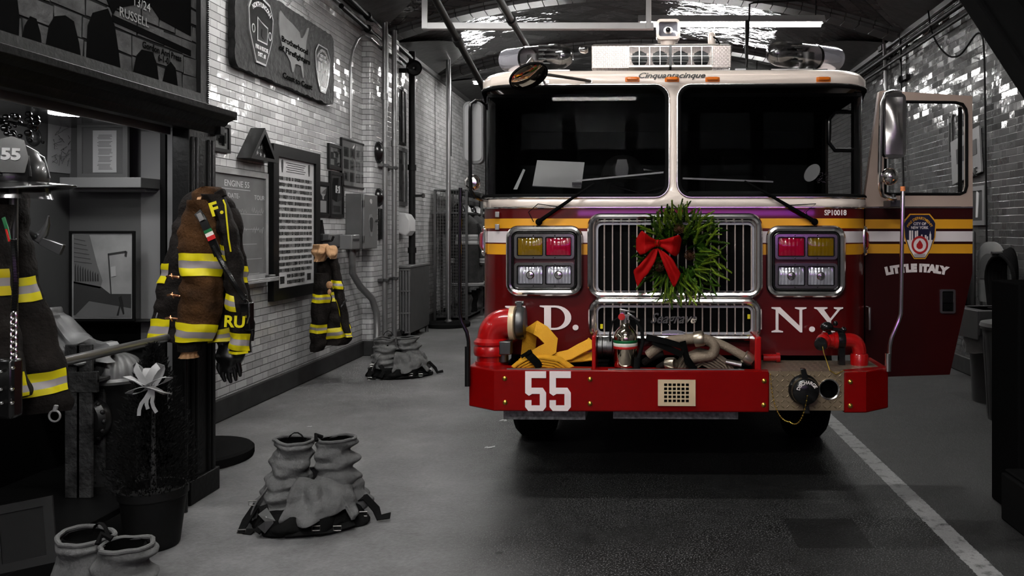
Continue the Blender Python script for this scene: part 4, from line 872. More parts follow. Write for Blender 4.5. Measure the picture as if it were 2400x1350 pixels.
# department shield (generic build-up of shapes as the door shows it)
def shield(par, M, s, mats, y=-.002, base=None):
    def P(l): return [(a*s, b*s) for a, b in l]
    out = [(-.30,.5),(.30,.5),(.46,.36),(.5,.30),(.47,-.02),(.34,-.30),(.17,-.5),(-.17,-.5),(-.34,-.30),(-.47,-.02),(-.5,.30),(-.46,.36)]
    def put(poly, y0, y1, mt, nm, holes=[]):
        m = MB(M); plate(m, P(poly), [P(h) for h in holes], y0, y1); o = m.build(nm, mt, par, smooth=0); return o
    put(out, y-.002, y, mats[0], 'emblem_border'); inn = [(a*.93, b*.95) for a, b in out]; put(inn, y-.003, y-.002, mats[1], 'emblem_field')
    low_ = slope([(a*.88, b*.93) for a, b in out], -.6, -.08); put(low_, y-.004, y-.003, mats[2], 'emblem_base')
    m = MB(M)
    for x0, x1, zt in ((-.32,-.26,.13), (-.24,-.20,.13), (-.15,-.10,.12), (-.09,-.05,.13), (.04,.08,.04), (.15,.20,.03), (.21,.25,.0), (.29,.34,.05)): m.box(x0*s, x1*s, y-.004, y-.003, -.1*s, zt*s)
    m.prism([(.30*s, .05*s), (.33*s, .05*s), (.315*s, .12*s)], y-.004, y-.003, 'y'); m.build('emblem_skyline', mats[2], par, smooth=0)
    put(circ(.0, -.19, .25, .20, 28), y-.005, y-.004, mats[3], 'emblem_ring', [circ(.0, -.19, .19, .15, 28)]); put(circ(.0, -.19, .19, .15, 28), y-.0045, y-.0035, mats[2], 'emblem_disc')
    put([(0,-.08),(.05,-.13),(.09,-.19),(.08,-.25),(.03,-.28),(-.04,-.28),(-.1,-.24),(-.1,-.18),(-.05,-.13)], y-.006, y-.0045, mats[3], 'emblem_flame')
    m = MB(M)
    for z in (-.40, -.43, -.46): m.box(-.17*s, .17*s, y-.005, y-.004, z*s, (z+.012)*s)
    m.build('emblem_line', mats[1], par, smooth=0)
    text('FIRE DEPARTMENT', .085*s, mats[0], par, M@at(0, y-.003, .40*s), 'emblem_lettering', .0006, off=.0005*s*4, arc=.44*s, fit=.86*s)
    text('CITY OF', .085*s, mats[2], par, M@at(0, y-.003, .275*s), 'emblem_lettering', .0006, off=.002*s, fit=.38*s)
    text('NEW YORK', .085*s, mats[2], par, M@at(0, y-.003, .19*s), 'emblem_lettering', .0006, off=.002*s, fit=.52*s)
c = dp(2155, 554); sw = dp(2195, 554)[0]-dp(2117, 554)[0]; sh = dp(2155, 501)[1]-dp(2155, 607)[1]
shield(door, at(c[0], DY-.001, c[1])@Matrix.Diagonal((sw/sh*1.0, 1, 1, 1)), sh, ['stripe_yellow', 'patch_navy', 'letter_white', 'red_band'])

# inside the cab: dashboard, wheel, seats
m = MB(); m.box(-HW+.1, HW-.1, .10, .48, 1.3, zz['wbot']-.005); m.prism([(.3, zz['wbot']-.01), (.48, zz['wbot']+.06), (.62, zz['wbot']+.05), (.62, 1.4), (.3, 1.4)], .1, .62, 'x'); part(m, 'dashboard', 'interior_grey', bevel=.02)
m = MB(); c = Vector((-.22, .62, 1.86)); ax = Vector((0, -.75, .66)).normalized(); q = ax.to_track_quat('Z', 'Y')
m.tube([c+q@Vector((.23*math.cos(2*PI*k/36), .23*math.sin(2*PI*k/36), 0)) for k in range(36)], .016, 10, closed=True)
for k in (.3, 2.8, 4.7): m.tube([c, c+q@Vector((.22*math.cos(k), .22*math.sin(k), 0))], .012, 8)
m.cyl(c, c-ax*.3, .03); part(m, 'steering_wheel', 'black_gloss')
for x in (-.62, .55):
    m = MB(); m.box(x-.26, x+.26, 1.2, 1.65, 1.2, 1.35); m.box(x-.25, x+.25, 1.6, 1.75, 1.3, 2.05); m.box(x-.14, x+.14, 1.6, 1.72, 2.05, 2.25); part(m, 'seat', 'interior', bevel=.04)
x_ = tp(1975, 320, .5).x; m = MB(); q0, q1, q2, q3 = tr(1943, 1985, 262, 352, .42)
m.tube([(q1+.05, .42, q3), (q0+.04, .42, q3), (q0, .42, q3-.05), (q0, .42, q2+.05), (q0+.04, .42, q2), (q1+.05, .42, q2)], .016, 10); part(m, 'grab_handle', 'black_gloss')

# things lying on the truck
def tw(px, py, yl): return TM @ tp(px, py, yl)
p = tw(1310, 440, .22); t = thing('clipboard', tuple(p), 'grey paper-covered clipboard propped inside the left windshield', 'clipboard'); M = WM(t)
m = MB(); q = [tw(1248, 437, .16), tw(1362, 442, .16), tw(1370, 382, .34), tw(1259, 377, .34)]; n_ = (q[1]-q[0]).cross(q[3]-q[0]).normalized()*.006
m.add(q+[a+n_ for a in q], [(0,1,2,3),(7,6,5,4),(0,4,5,1),(1,5,6,2),(2,6,7,3),(3,7,4,0)]); m.build('board', 'paper', t, w=M, smooth=0)
m = MB(); a = tw(1352, 432, .15); m.box(a.x-.03, a.x+.03, a.y-.01, a.y, a.z-.008, a.z+.012); m.build('clip', 'black_gloss', t, w=M)
p = tw(1212, 445, .2); m = MB(); q = [tw(1203, 444, .2), tw(1212, 444, .2), tw(1231, 398, .25), tw(1226, 396, .25)]; m.add(q+[a+Vector((0,.004,0)) for a in q], [(0,1,2,3),(7,6,5,4),(0,4,5,1),(1,5,6,2),(2,6,7,3),(3,7,4,0)])
solo(MB(Matrix.Translation(-p)).add(m.v, m.f), 'paper_sheet', 'paper', p, 'narrow white folded paper left of the clipboard behind the windshield', 'paper', smooth=0)
p = tw(1460, 425, .3); t = thing('fire_helmet', tuple(p), 'black fire helmet lying on the dashboard behind the left windshield', 'helmet', rz=-TH)
m = MB(); m.lathe([(.15, .05), (.145, .06), (.135, .10), (.11, .15), (.07, .18), (.002, .195)], (0,0,-.02), (0,0,1), 24); m.build('shell', 'black_gloss', t)
m = MB(); m.lathe([(.12, .04), (.19, .03), (.2, .025), (.19, .035), (.12, .06)], (0,.02,-.02), (0,0,1), 24, close=True); m.build('brim', 'black_gloss', t)
m = MB(); plate(m, [(-.035,.02),(.035,.02),(.042,.07),(.03,.13),(-.03,.13),(-.042,.07)], [], -.16, -.15); m.build('front_shield', 'black_gloss', t, bevel=.003)
p = tw(1903, 405, .3); t = thing('clear_flask', tuple(p), 'clear plastic paddle shape with tinsel on the right end of the dashboard', 'ornament')
m = MB(at(0,0,0, ry=R(-52))); plate(m, circ(0, 0, .065, .042, 20), [], -.006, .006); m.build('paddle', 'grey_silver', t, bevel=.003)
m = MB()
for k in range(60): a = Vector((random.uniform(.03, .13), random.uniform(-.03, .03), random.uniform(-.07, .0))); m.add([a, a+Vector((.006,0,.004)), a+Vector((.002,0,.008))], [(0,1,2)])
m.build('tinsel', 'chrome', t)
# ------------------------------------------------------------------ things on the left wall
def lw(px, py, off=0.0):                 # point of the plane X = XL+off seen at px,py
    X = XL+off; d = X*F/(px-VX); return Vector((X, d, CH-(py-VY)*d/F))
LR = R(90)
def lrect(x0, x1, t0, b0, t1, b1, off=0):   # left edge x0 top t0 bottom b0, right edge x1 top t1 bottom b1
    a, b, c, d = lw(x0, t0, off), lw(x0, b0, off), lw(x1, t1, off), lw(x1, b1, off)
    return a.y, c.y, (b.z+d.z)/2, (a.z+c.z)/2
def lroot(name, x0, x1, t0, b0, t1, b1, label, cat, group=None, off=0):
    y0, y1, z0, z1 = lrect(x0, x1, t0, b0, t1, b1, off)
    t = thing(name, (XL+off, (y0+y1)/2, z0), label, cat, group, LR); return t, (y1-y0)/2, z1-z0
def frame_on(t, w, h, fw=.03, dp=.03, mt='frame_dark', pic='paper_dim', glass=True):
    m = MB(); ring(m, -w, w, 0, h, fw, -dp, -.002); f = m.build('frame', mt, t, bevel=min(.006, fw*.2), smooth=0)
    m = MB(); m.box(-w+fw*.9, w-fw*.9, -dp*.55, -.004, fw*.9, h-fw*.9); p = m.build('picture', pic, t, smooth=0)
    if glass: m = MB(); m.box(-w+fw*.9, w-fw*.9, -dp*.75, -dp*.7, fw*.9, h-fw*.9); m.build('glass', 'picture_glass', t, smooth=0)
    return p
def marks(p, rects, y, mats, name='printing'):   # flat printed shapes on a picture
    m = MB()
    for (x0, x1, z0, z1, q) in rects: m.cur = q; m.add([(x0, y, z0), (x1, y, z0), (x1, y, z1), (x0, y, z1)], [(0,1,2,3)])
    return m.build(name, mats, p, smooth=0, recalc=False)

# carved wooden plaque
t, w, h = lroot('wooden_sign', 532, 768, -42, 158, 70, 246, 'large carved wooden plaque with two fire department shields and a map, hanging by a chain', 'sign')
rg = random.Random(3); ol = []
for p in resample(rrect(-w, w, 0, h, .09, 5), .05): ol.append((p[0]+rg.uniform(-.008, .008), p[1]+rg.uniform(-.008, .008)))
m = MB(); plate(m, ol, [], -.07, -.01); m.build('board', 'sign_wood', t, bevel=.012)
sM = at(w*.70, -.075, h*.44)@Matrix.Diagonal((1.0, 1, 1, 1)); shield(t, sM@Matrix.Diagonal((.82, 1, 1, 1)), h*.64, ['grey_silver', 'black_gloss', 'chalk', 'frame_dark'])
cx, cz, s = -w*.60, h*.50, h*.86
so = [(-.26,.5),(0,.56),(.26,.5),(.36,.3),(.33,-.05),(.14,-.50),(-.14,-.50),(-.33,-.05),(-.36,.3)]
m = MB(); plate(m, [(cx+a*s, cz+b*s*.86) for a, b in so], [], -.085, -.07); o = m.build('shield', 'grey_silver', t, smooth=0)
m = MB(); plate(m, [(cx+a*s*.93, cz+b*s*.80) for a, b in so], [], -.088, -.085); m.build('shield_field', 'black_gloss', t, smooth=0)
m = MB(); plate(m, [(cx-.14*s, cz+.18*s), (cx-.04*s, cz+.14*s), (cx+.06*s, cz+.12*s), (cx+.17*s, cz+.1*s), (cx+.15*s, cz-.14*s), (cx-.14*s, cz-.14*s)], [], -.094, -.088); m.build('state_shape', 'grey_silver', t, smooth=0)
m = MB(); plate(m, [(cx-.12*s, cz+.155*s), (cx+.05*s, cz+.10*s), (cx+.15*s, cz+.08*s), (cx+.13*s, cz-.12*s), (cx-.12*s, cz-.12*s)], [], -.096, -.094); plate(m, [(cx-.03*s, cz-.06*s), (cx+.03*s, cz-.09*s), (cx+.01*s, cz+.05*s), (cx-.02*s, cz+.04*s)], [], -.099, -.096); m.build('state_field', ['frame_dark'], t, smooth=0)
for g in (-1, 1): m = MB(); plate(m, circ(cx+g*.24*s, cz, .045*s, .06*s), [circ(cx+g*.24*s, cz, .03*s, .045*s)], -.092, -.088); m.build('medallion', 'grey_silver', t, smooth=0)
text('NORTH LINCOLN', .09*s, 'chalk', t, at(cx, -.09, cz+.36*s), 'plaque_lettering', .001, off=.0012, arc=.42*s, fit=.56*s)
text('FIRE & RESCUE', .075*s, 'chalk', t, at(cx, -.09, cz-.22*s), 'plaque_lettering', .001, off=.0015, fit=.36*s)
text('DIST. #1', .075*s, 'chalk', t, at(cx, -.09, cz-.31*s), 'plaque_lettering', .001, off=.0015, fit=.22*s)
mp = [(-.5,.42),(-.47,.46),(-.3,.40),(-.05,.36),(.05,.33),(.16,.30),(.20,.22),(.27,.24),(.36,.33),(.44,.44),(.5,.46),(.46,.36),(.40,.22),(.38,.08),(.31,-.04),(.27,-.16),(.31,-.36),(.28,-.40),(.24,-.30),(.20,-.22),(.06,-.22),(.0,-.24),(-.04,-.36),(-.09,-.38),(-.15,-.24),(-.26,-.16),(-.40,-.10),(-.48,.06),(-.52,.24)]
m = MB(); plate(m, [(a*w*.62+w*.06, h*.52+b*h*.82) for a, b in mp], [], -.078, -.07); m.build('map_shape', 'sign_map', t, smooth=0)
for s_, zf, k in (('Brotherhood', .56, .44), ('of Firefighters', .44, .52), ('Coast to Coast', .12, .50)): text(s_, .085*h*1.15, 'black_matte', t, at(w*.06+(0.06*w if zf < .2 else 0), -.080, h*zf), 'plaque_lettering', .001, off=.0022, fit=w*k*1.25)
m = MB()
for g in (-1, 1):
    for k in range(9): m.ball((w*.25+g*w*.30*(1-k/9), -.03, h+.26*k/9), (.012, .006, .018), 8)
m.build('chain', 'steel_dark', t)

# small frame beside the cornice
t, w, h = lroot('picture_frame', 489, 533, 285, 351, 291, 361, 'small dark framed picture partly behind the cabinet cornice', 'picture'); p = frame_on(t, w, h, .03, .03, pic='photo_light')
rg = random.Random(5); marks(p, [(x, x+rg.uniform(.02, .06), z, z+rg.uniform(.03, .1), rg.randint(0, 1)) for x, z in [(rg.uniform(-w+.04, w-.1), rg.uniform(.05, h-.15)) for _ in range(14)]], -.0172, ['photo_mid', 'photo_dark'])
# triangular flag case
yc = lw(588, 340).y; t = thing('flag_case', (XL, yc, lw(588, 372, .1).z), 'triangular wooden case holding a folded starred flag, on the brick wall', 'flag case', rz=LR)
tw_, th_ = .27, .30; dpt = .13
m = MB(); plate(m, [(-tw_, 0), (tw_, 0), (.0, th_)], [[(-tw_+.075, .03), (tw_-.075, .03), (.0, th_-.055)]], -dpt, 0); m.build('case', 'frame_dark', t, bevel=.004, smooth=0)
m = MB(); plate(m, [(-tw_+.05, .02), (tw_-.05, .02), (0, th_-.03)], [], -.07, -.01); f = m.build('folded_flag', 'dark_enamel', t, smooth=0)
def star(cx, cz, r): return [(cx+r*(1 if k % 2 == 0 else .4)*math.sin(PI*k/5), cz+r*(1 if k % 2 == 0 else .4)*math.cos(PI*k/5)) for k in range(10)]
for x, z in ((0, .19), (-.06, .125), (.06, .13), (-.10, .06), (-.03, .07), (.035, .06), (.11, .055), (0, .125)): m = MB(); plate(m, star(x, z, .026), [], -.074, -.07); m.build('star', 'chalk', f, smooth=0)
m = MB(); plate(m, [(-tw_+.04, .015), (tw_-.04, .015), (0, th_-.03)], [], -dpt+.012, -dpt+.014); m.build('glass', 'picture_glass', t, smooth=0)
# chalk board
t, w, h = lroot('chalkboard', 484, 622, 386, 668, 408, 655, 'slate chalkboard headed ENGINE 55 in a grey wooden frame, behind the hanging coat', 'chalkboard')
m = MB(); ring(m, -w, w, 0, h, .05, -.03, 0); m.build('frame', 'slate_frame', t, bevel=.005, smooth=0)
m = MB(); m.box(-w+.04, w-.04, -.012, -.002, .04, h-.04); p = m.build('slate_board', 'slate', t, smooth=0)
m = MB(); m.box(-w, w+.02, -.12, -.0, -.02, .005); m.box(-w, w+.02, -.12, -.11, .005, .02); m.build('chalk_tray', 'slate_frame', t, bevel=.004)
m = MB(); m.box(w-.12, w-.0, -.10, -.05, .006, .04); m.build('eraser', 'frame_grey', t, bevel=.008)
text('ENGINE 55', .075, 'chalk', p, at(-.04, -.0125, h-.13), 'chalk_lettering', .0003, off=.001, sx=1.25)
text('DATE-', .06, 'chalk', p, at(-.10, -.0125, h-.235), 'chalk_lettering', .0003, sx=1.25)
text('TOUR', .06, 'chalk', p, at(.38, -.0125, h-.235), 'chalk_lettering', .0003, sx=1.25)
for k, s_ in enumerate(('OFF.', 'MPO')): text(s_, .05, 'chalk', p, at(-.22, -.0125, h-.36-k*.17), 'chalk_lettering', .0003, sx=1.25)
rg = random.Random(31)
for k in range(2):
    for x0_, n_ in ((-.05, 14), (.22, 18)):
        m = MB(); m.tube([(x0_+.014*i, -.0125, h-.36-k*.17+.022*math.sin(i*1.9+k)*rg.uniform(.4, 1.6)) for i in range(n_)], .0016, 4); m.build('chalk_scrawl', 'photo_light', p)
m = MB()
m.box(-.35, .2, -.0125, -.012, h-.178, h-.173)
for k in range(6): m.box(.0, w-.1-.05*(k % 3), -.0125, -.012, h-.39-k*.135, h-.387-k*.135)
m.build('chalk_line', 'chalk', p, smooth=0)
# poster with rows of small portraits
t, w, h = lroot('framed_poster', 627, 738, 336, 702, 361, 690, 'tall poster of many rows of small portraits in a wide dark frame', 'poster')
p = frame_on(t, w, h, .115, .06, pic='paper', glass=False); rg = random.Random(9); rc = []
pw, ph = w-.14, h-.28; n = 24
for r in range(18):
    z = h-.30-(h-.48)*r/17.; full = r < 16; a, b = (-pw*.94, pw*.94) if full else (-pw*.50, pw*.50); k = n if full else n//2
    for i in range(k):
        x = a+(b-a)*i/k; q = rg.randint(0, 2); d_ = (b-a)/k; rc.append((x, x+d_*.82, z-.035+rg.uniform(-.002, .002), z, q)); rc.append((x+d_*.2, x+d_*.55, z-.02, z-.006, rg.randint(1, 3)))
for g in (-1, 1):
    x = g*pw*.76; rc += [(x-.05, x+.05, .155, .225, 1)]+[(x-.05, x+.05, .160+k*.014, .166+k*.014, 3) for k in range(5)]
for k in range(5): z = h-.155-k*.022; rc.append((-pw*(.55-.06*(k % 2)), pw*(.55-.06*(k % 3)), z-.007, z, 1))
marks(p, rc, -.0345, ['ink', 'photo_dark', 'photo_mid', 'photo_light'], 'portraits')
for g in (-1, 1): m = MB(); plate(m, [(g*pw*.76+a*.06, h-.2+b*.12) for a, b in so], [], -.036, -.034); m.build('crest', 'photo_dark', p, smooth=0)
# pictures round the electrical box
rg = random.Random(11)
def small(x0, x1, t0, b0, t1, b1, label, fw=.03, mt='frame_dark', pic='photo_mid', n=10, ms=('photo_dark', 'photo_light', 'paper'), nm='picture_frame', wall_off=0, dp=.03):
    t, w, h = lroot(nm, x0, x1, t0, b0, t1, b1, label, 'picture', off=wall_off); p = frame_on(t, w, h, fw, dp, mt, pic)
    rc = []
    for _ in range(n):
        a = rg.uniform(-w+fw, w-fw*2); z = rg.uniform(fw, h-fw*2); rc.append((a, min(w-fw, a+rg.uniform(.03, .2)), z, min(h-fw, z+rg.uniform(.03, .12)), rg.randint(0, len(ms)-1)))
    marks(p, rc, -dp*.55-.001, list(ms)); return t, p, w, h
small(766, 796, 337, 395, 341, 400, 'small dark framed photograph left of the collage frame', .035, pic='photo_dark')
t, w, h = lroot('collage_frame', 796, 861, 321, 436, 342, 446, 'thin black frame with a collage of many small photographs', 'picture'); p = frame_on(t, w, h, .018, .03, pic='paper'); rc = []
for i in range(4):
    for j in range(3): a = -w*.82+i*w*.42; z = .07+j*(h-.14)/3; rc += [(a, a+w*.34, z, z+(h-.14)/3.8, rg.randint(0, 1)), (a+w*.1, a+w*.22, z+.02, z+(h-.14)/4.6, rg.randint(0, 2))]
marks(p, rc, -.0175, ['photo_dark', 'photo_mid', 'photo_light'], 'photographs')
t, p, w, h = small(738, 768, 425, 509, 429, 506, 'dark box frame holding a pale trophy cup picture', .035, pic='photo_dark', n=0)
m = MB(); plate(m, [(-.10, h*.86), (.10, h*.86), (.07, h*.66), (.02, h*.58), (.02, h*.50), (-.02, h*.50), (-.02, h*.58), (-.07, h*.66)], [], -.021, -.018); m.box(-.09, .09, -.021, -.018, h*.12, h*.46); m.build('cup_print', 'photo_light', p, smooth=0)
t, p, w, h = small(769, 801, 401, 508, 405, 512, 'dark frame with a helmet shield picture numbered 5', .04, pic='frame_grey', n=0)
m = MB(); plate(m, [(-.14, h*.40), (.0, h*.34), (.14, h*.40), (.16, h*.7), (.06, h*.88), (-.1, h*.86), (-.16, h*.66)], [], -.021, -.018); m.box(-.11, .11, -.021, -.018, h*.12, h*.26); m.build('helmet_print', 'photo_dark', p, smooth=0)
m = MB(); plate(m, [(-.045, h*.54), (.09, h*.54), (.09, h*.70), (-.045, h*.70)], [], -.024, -.021); m.build('shield_print', 'paper', p, smooth=0); text('5', .12, 'ink', p, at(.02, -.025, h*.62), 'shield_number', .0004, off=.003)
# electrical box
t, w, h = lroot('electrical_box', 806, 880, 452, 577, 460, 585, 'grey steel electrical cabinet with a hinged door and small round emblem', 'electrical box', off=0); 
y0 = lw(806, 500, .0).y; y1 = 10.28
t.location = (XL, (y0+.05+y1)/2, lw(840, 585, .22).z); w = (y1-y0-.05)/2; h = lw(840, 452, .22).z-t.location.z
m = MB(); m.box(-w, w, -.20, 0, 0, h); m.build('body', 'grey_metal', t, bevel=.006)
m = MB(); m.box(-w, w, -.225, -.202, .004, h-.004); d_ = m.build('door', 'grey_metal_light', t, bevel=.006)
m = MB()
for z in (h*.18, h*.82): m.cyl((-w, -.218, z-.04), (-w, -.218, z+.04), .014)
m.build('hinge', 'steel_dark', t); m = MB(); m.cyl((w*.72, -.225, h*.52), (w*.72, -.25, h*.52), .014); m.box(w*.55, w*.8, -.256, -.25, h*.51, h*.53); m.build('latch', 'steel_dark', d_)
m = MB(); m.cyl((.0, -.225, h*.87), (.0, -.23, h*.87), .03); m.build('indicator', 'white_enamel', d_)
m = MB(); plate(m, [(a*.24, h*.42+b*.26) for a, b in so], [], -.230, -.226); e_ = m.build('sticker', 'paper_dim', d_, smooth=0); m = MB(); plate(m, [(a*.18, h*.44+b*.17) for a, b in so], [], -.233, -.230); m.build('sticker_field', 'photo_dark', e_, smooth=0)
# alarm box beside it
pz = lw(800, 585, .12); t = thing('alarm_box', (XL, lw(800, 570, .1).y, pz.z), 'small grey alarm box with a slotted pale front beside the electrical cabinet', 'alarm box', rz=LR)
m = MB(); m.box(-.42, .0, -.12, 0, .03, .18); m.build('back_box', 'grey_metal', t, bevel=.008); m = MB(); m.box(-.1, .16, -.26, 0, .0, .17); m.build('body', 'grey_metal_light', t, bevel=.01); m = MB(); m.box(-.07, .13, -.264, -.26, .10, .125); m.build('slot', 'photo_dark', t)
# hook over the small coat
p_ = lw(750, 575, .02); m = MB(); plate(m, [(-.05, 0), (.05, 0), (.06, .12), (.0, .28), (-.06, .12)], [], -.03, 0); m.cyl((0, -.03, .05), (0, -.13, .05), .012); m.cyl((0, -.13, .05), (0, -.15, .10), .012)
solo(m, 'wall_hook', 'black_gloss', p_, 'black pointed iron hook plate above the small yellow-striped coat', 'hook', rz=LR)
# conduit from the box, pipes on the pilaster, brackets
m = MB(); pts = [lw(826, 585, .06), lw(826, 640, .06), lw(845, 672, .10), lw(872, 700, .17), lw(883, 735, .20), lw(884, 780, .22), lw(882, 832, .24)]; pts[-1].z = .005; o = pts[-1].copy(); o.z = 0
m.tube([a-o for a in pts], .042, 12); m.lathe([(.07, 0), (.07, .03), (.045, .05)], (0,0,0), (0,0,1), 14); solo(m, 'bent_conduit', 'pipe_grey', o, 'thick grey conduit bending from the electrical cabinet down to the floor', 'pipe')
pA = Vector((XL+.22, 10.72, 0)); 
def vpipe(name, X, Y, z0, z1, r, mt, label, grp=None, cols=()):
    t = thing(name, (X, Y, z0), label, 'pipe', grp); m = MB(); m.cyl((0,0,0), (0,0,z1-z0), r, n=16); m.build('pipe', mt, t)
    for z in cols: m = MB(); m.cyl((0,0,z-z0-.04), (0,0,z-z0+.04), r*1.3, n=16); m.build('coupling', mt, t)
    return t
vpipe('wall_pipe', XL+.215, 10.62, 0, 4.32, .034, 'pipe_grey', 'left one of two grey steel pipes running up the brick pilaster', 'grey pipes on the pilaster', (2.72, 3.35)); vpipe('wall_pipe', XL+.215, 11.03, 0, 4.32, .034, 'pipe_grey', 'right one of two grey steel pipes running up the brick pilaster', 'grey pipes on the pilaster', (2.78,))
for z, l in ((2.45, 'upper dark bracket clamping the two grey pipes'), (.95, 'lower dark bracket clamping the two grey pipes, behind the boots')):
    m = MB(); m.box(0, .07, -.28, .26, -.02, .02); m.box(.035, .13, -.25, -.2, -.02, .02); m.box(.035, .13, .16, .21, -.02, .02); solo(m, 'pipe_bracket', 'steel_dark', (XL+.14, 10.83, z), l, 'bracket', 'brackets on the grey pipes', bevel=.003)
vpipe('standpipe', XL+.12, 12.25, 0, 4.3, .05, 'pipe_dark', 'black vertical standpipe rising behind the radiator', None, (2.55, 1.3))
m = MB(); m.cyl((0,0,0), (.14, -.05, 0), .02); m.lathe([(.035, 0), (.035, .02)], (.14, -.05, 0), (1, -.3, 0), 12); solo(m, 'valve_spigot', 'steel_dark', (XL+.16, 12.22, 2.12), 'small dark spigot on the black standpipe', 'valve')
# thin conduit that loops over near the plaque
m = MB(); pts = [lw(822, 325, .05), lw(822, 250, .05), lw(821, 150, .05), lw(826, 118, .05), lw(838, 92, .06), lw(853, 82, .08), lw(868, 88, .16), lw(890, 108, .17), lw(915, 128, .17), lw(940, 150, .17)]; m.tube([a-pts[0] for a in pts], .017, 10)
solo(m, 'thin_conduit', 'pipe_grey', pts[0], 'thin steel conduit curving over beside the plaque and pilaster', 'conduit')
m = MB(); pts = [lw(907, 250, .18), lw(906, 80, .18), lw(903, 30, .17), lw(896, 14, .16), lw(884, 6, .13), lw(862, -4, .1), lw(848, -6, .08)]; m.tube([a-pts[0] for a in pts], .022, 10)
solo(m, 'thin_conduit', 'pipe_grey', pts[0], 'steel conduit bending left above the grey pipes at the top of the picture', 'conduit')
for i, (py, l) in enumerate(((0, 'upper long dark pipe running along the left wall to the horn'), (36, 'lower long dark pipe running along the left wall to the horn'))):
    a = lw(800, -22+py, .12); b = lw(968, 140+py*.55, .12); m = MB(); m.tube([(0,0,0), b-a], .032, 10); 
    for k in (.3, .65): m.cyl((b-a)*k, (b-a)*(k+.015), .05)
    solo(m, 'ceiling_pipe', 'pipe_dark', a, l, 'pipe', 'dark pipes high on the left wall')
# loudspeaker horn
c = lw(971, 160, .30); t = thing('alarm_horn', tuple(c), 'black horn loudspeaker high on the left wall at the pipe ends', 'horn'); m = MB()
m.lathe([(.10, .01), (.118, -.02), (.112, -.03), (.07, .05), (.03, .16), (.03, .24)], (0, 0, 0), (0, 1, 0), 24, close=False); m.build('horn', 'black_gloss', t); m = MB(); m.ball((0, -.03, 0), .018, 10); m.build('centre_cap', 'steel', t); m = MB(); m.box(-.3, .0, .14, .2, -.03, .03); m.build('bracket', 'pipe_dark', t)
# pictures, bells on and behind the pilaster
small(921, 948, 200, 335, 206, 340, 'tall dark framed picture high behind the grey pipes', .04, pic='photo_dark', n=8, ms=('photo_mid', 'ink'))
small(926, 951, 344, 478, 347, 486, 'tall grey framed print low behind the grey pipes', .06, 'frame_grey', 'photo_mid', 8, ('photo_dark', 'paper_dim'))
for (px, py, r, l) in ((889, 358, .14, 'black round gong on the pilaster beside the collage frame'), (889, 463, .12, 'smaller black round gong below the other on the pilaster')):
    c = lw(px, py, .14); m = MB(); m.lathe([(r, 0), (r*1.02, .02), (r*.8, .05), (r*.3, .07), (.002, .075)], (0,0,0), (1,0,0), 24); solo(m, 'alarm_bell', 'black_gloss', (XL+.14, 10.5+.06, c.z), l, 'bell', 'black gongs on the pilaster')
c = lw(893, 525, .14); m = MB(); m.box(-.06, .06, -.03, 0, -.2, .2); solo(m, 'name_plate', 'black_gloss', (XL+.14, 10.62, c.z), 'narrow black upright plate on the pilaster under the gongs', 'plate', rz=LR, bevel=.004)
c = lw(938, 530, .1); t = thing('wall_lamp', (XL+.0, 12.0, c.z-.15), 'white rounded enamel box on the wall behind the grey pipes', 'box', rz=LR); m = MB(); m.prism([(0, .06), (-.14, .0), (-.2, .08), (-.2, .24), (-.14, .33), (0, .36)], -.16, .16, 'x'); m.build('housing', 'white_enamel', t, bevel=.02)
# radiator
t = thing('radiator', (XL+.13, 12.3, 0), 'grey cast iron radiator with a flat side cover against the left wall', 'radiator', rz=LR)
L_ = .55; hh = 1.08
m = MB(); m.box(-L_+.02, L_, -.10, .10, .10, hh-.02); m.build('cover', 'grey_metal', t, bevel=.02)
m = MB(); m.box(-L_-.02, L_+.02, -.11, .11, hh-.03, hh+.01); m.build('top', 'grey_metal_light', t, bevel=.012)
for k in range(5):
    x = -.085+k*.0425; m = MB(); m.cyl((-L_, x, .12), (-L_, x, hh-.04), .014, n=10); m.build('column', 'grey_metal_light', t)
for z in (.12, .4, .72, hh-.05): m = MB(); m.box(-L_-.015, -L_+.02, -.1, .1, z-.012, z+.012); m.build('cross_rail', 'grey_metal_light', t, bevel=.004)
for x in (-L_+.05, L_-.05):
    for y in (-.07, .07): m = MB(); m.cyl((x, y, 0), (x, y, .12), .03, .02, n=10); m.build('foot', 'grey_metal', t)
# fire poles and their round rubber mats
def polemat(X, Y, r, label, pole=None):
    m = MB(); m.lathe([(r*.98, 0), (r, .02), (r, .06), (r*.96, .075), (r*.5, .075), (r*.48, .07), (.02, .07)], (0,0,0), (0,0,1), 48); solo(m, 'round_mat', 'rubber_mat', (X, Y, 0), label, 'mat', 'round mats under the fire poles')
    if pole:
        t = thing('fire_pole', (X, Y, .07), pole, 'pole'); m = MB(); m.cyl((0,0,0), (0,0,4.75), .038, n=18); m.build('pole', 'steel', t); m = MB(); m.lathe([(.07, 0), (.07, .02), (.045, .05)], (0,0,0), (0,0,1), 18); m.build('base_ring', 'steel_dark', t)
polemat(-3.08, 5.66, .38, 'thick round black rubber mat on the floor behind the dark cabinet')
polemat(-3.12, 13.5, .36, 'thick round black rubber mat around the fire pole by the radiator', 'tall shiny steel sliding pole standing on a round mat beside the radiator')
vpipe('drop_pipe', -3.25, 14.2, 2.9, 4.6, .025, 'pipe_dark', 'dark pipe bent under the vault beside the fire pole')

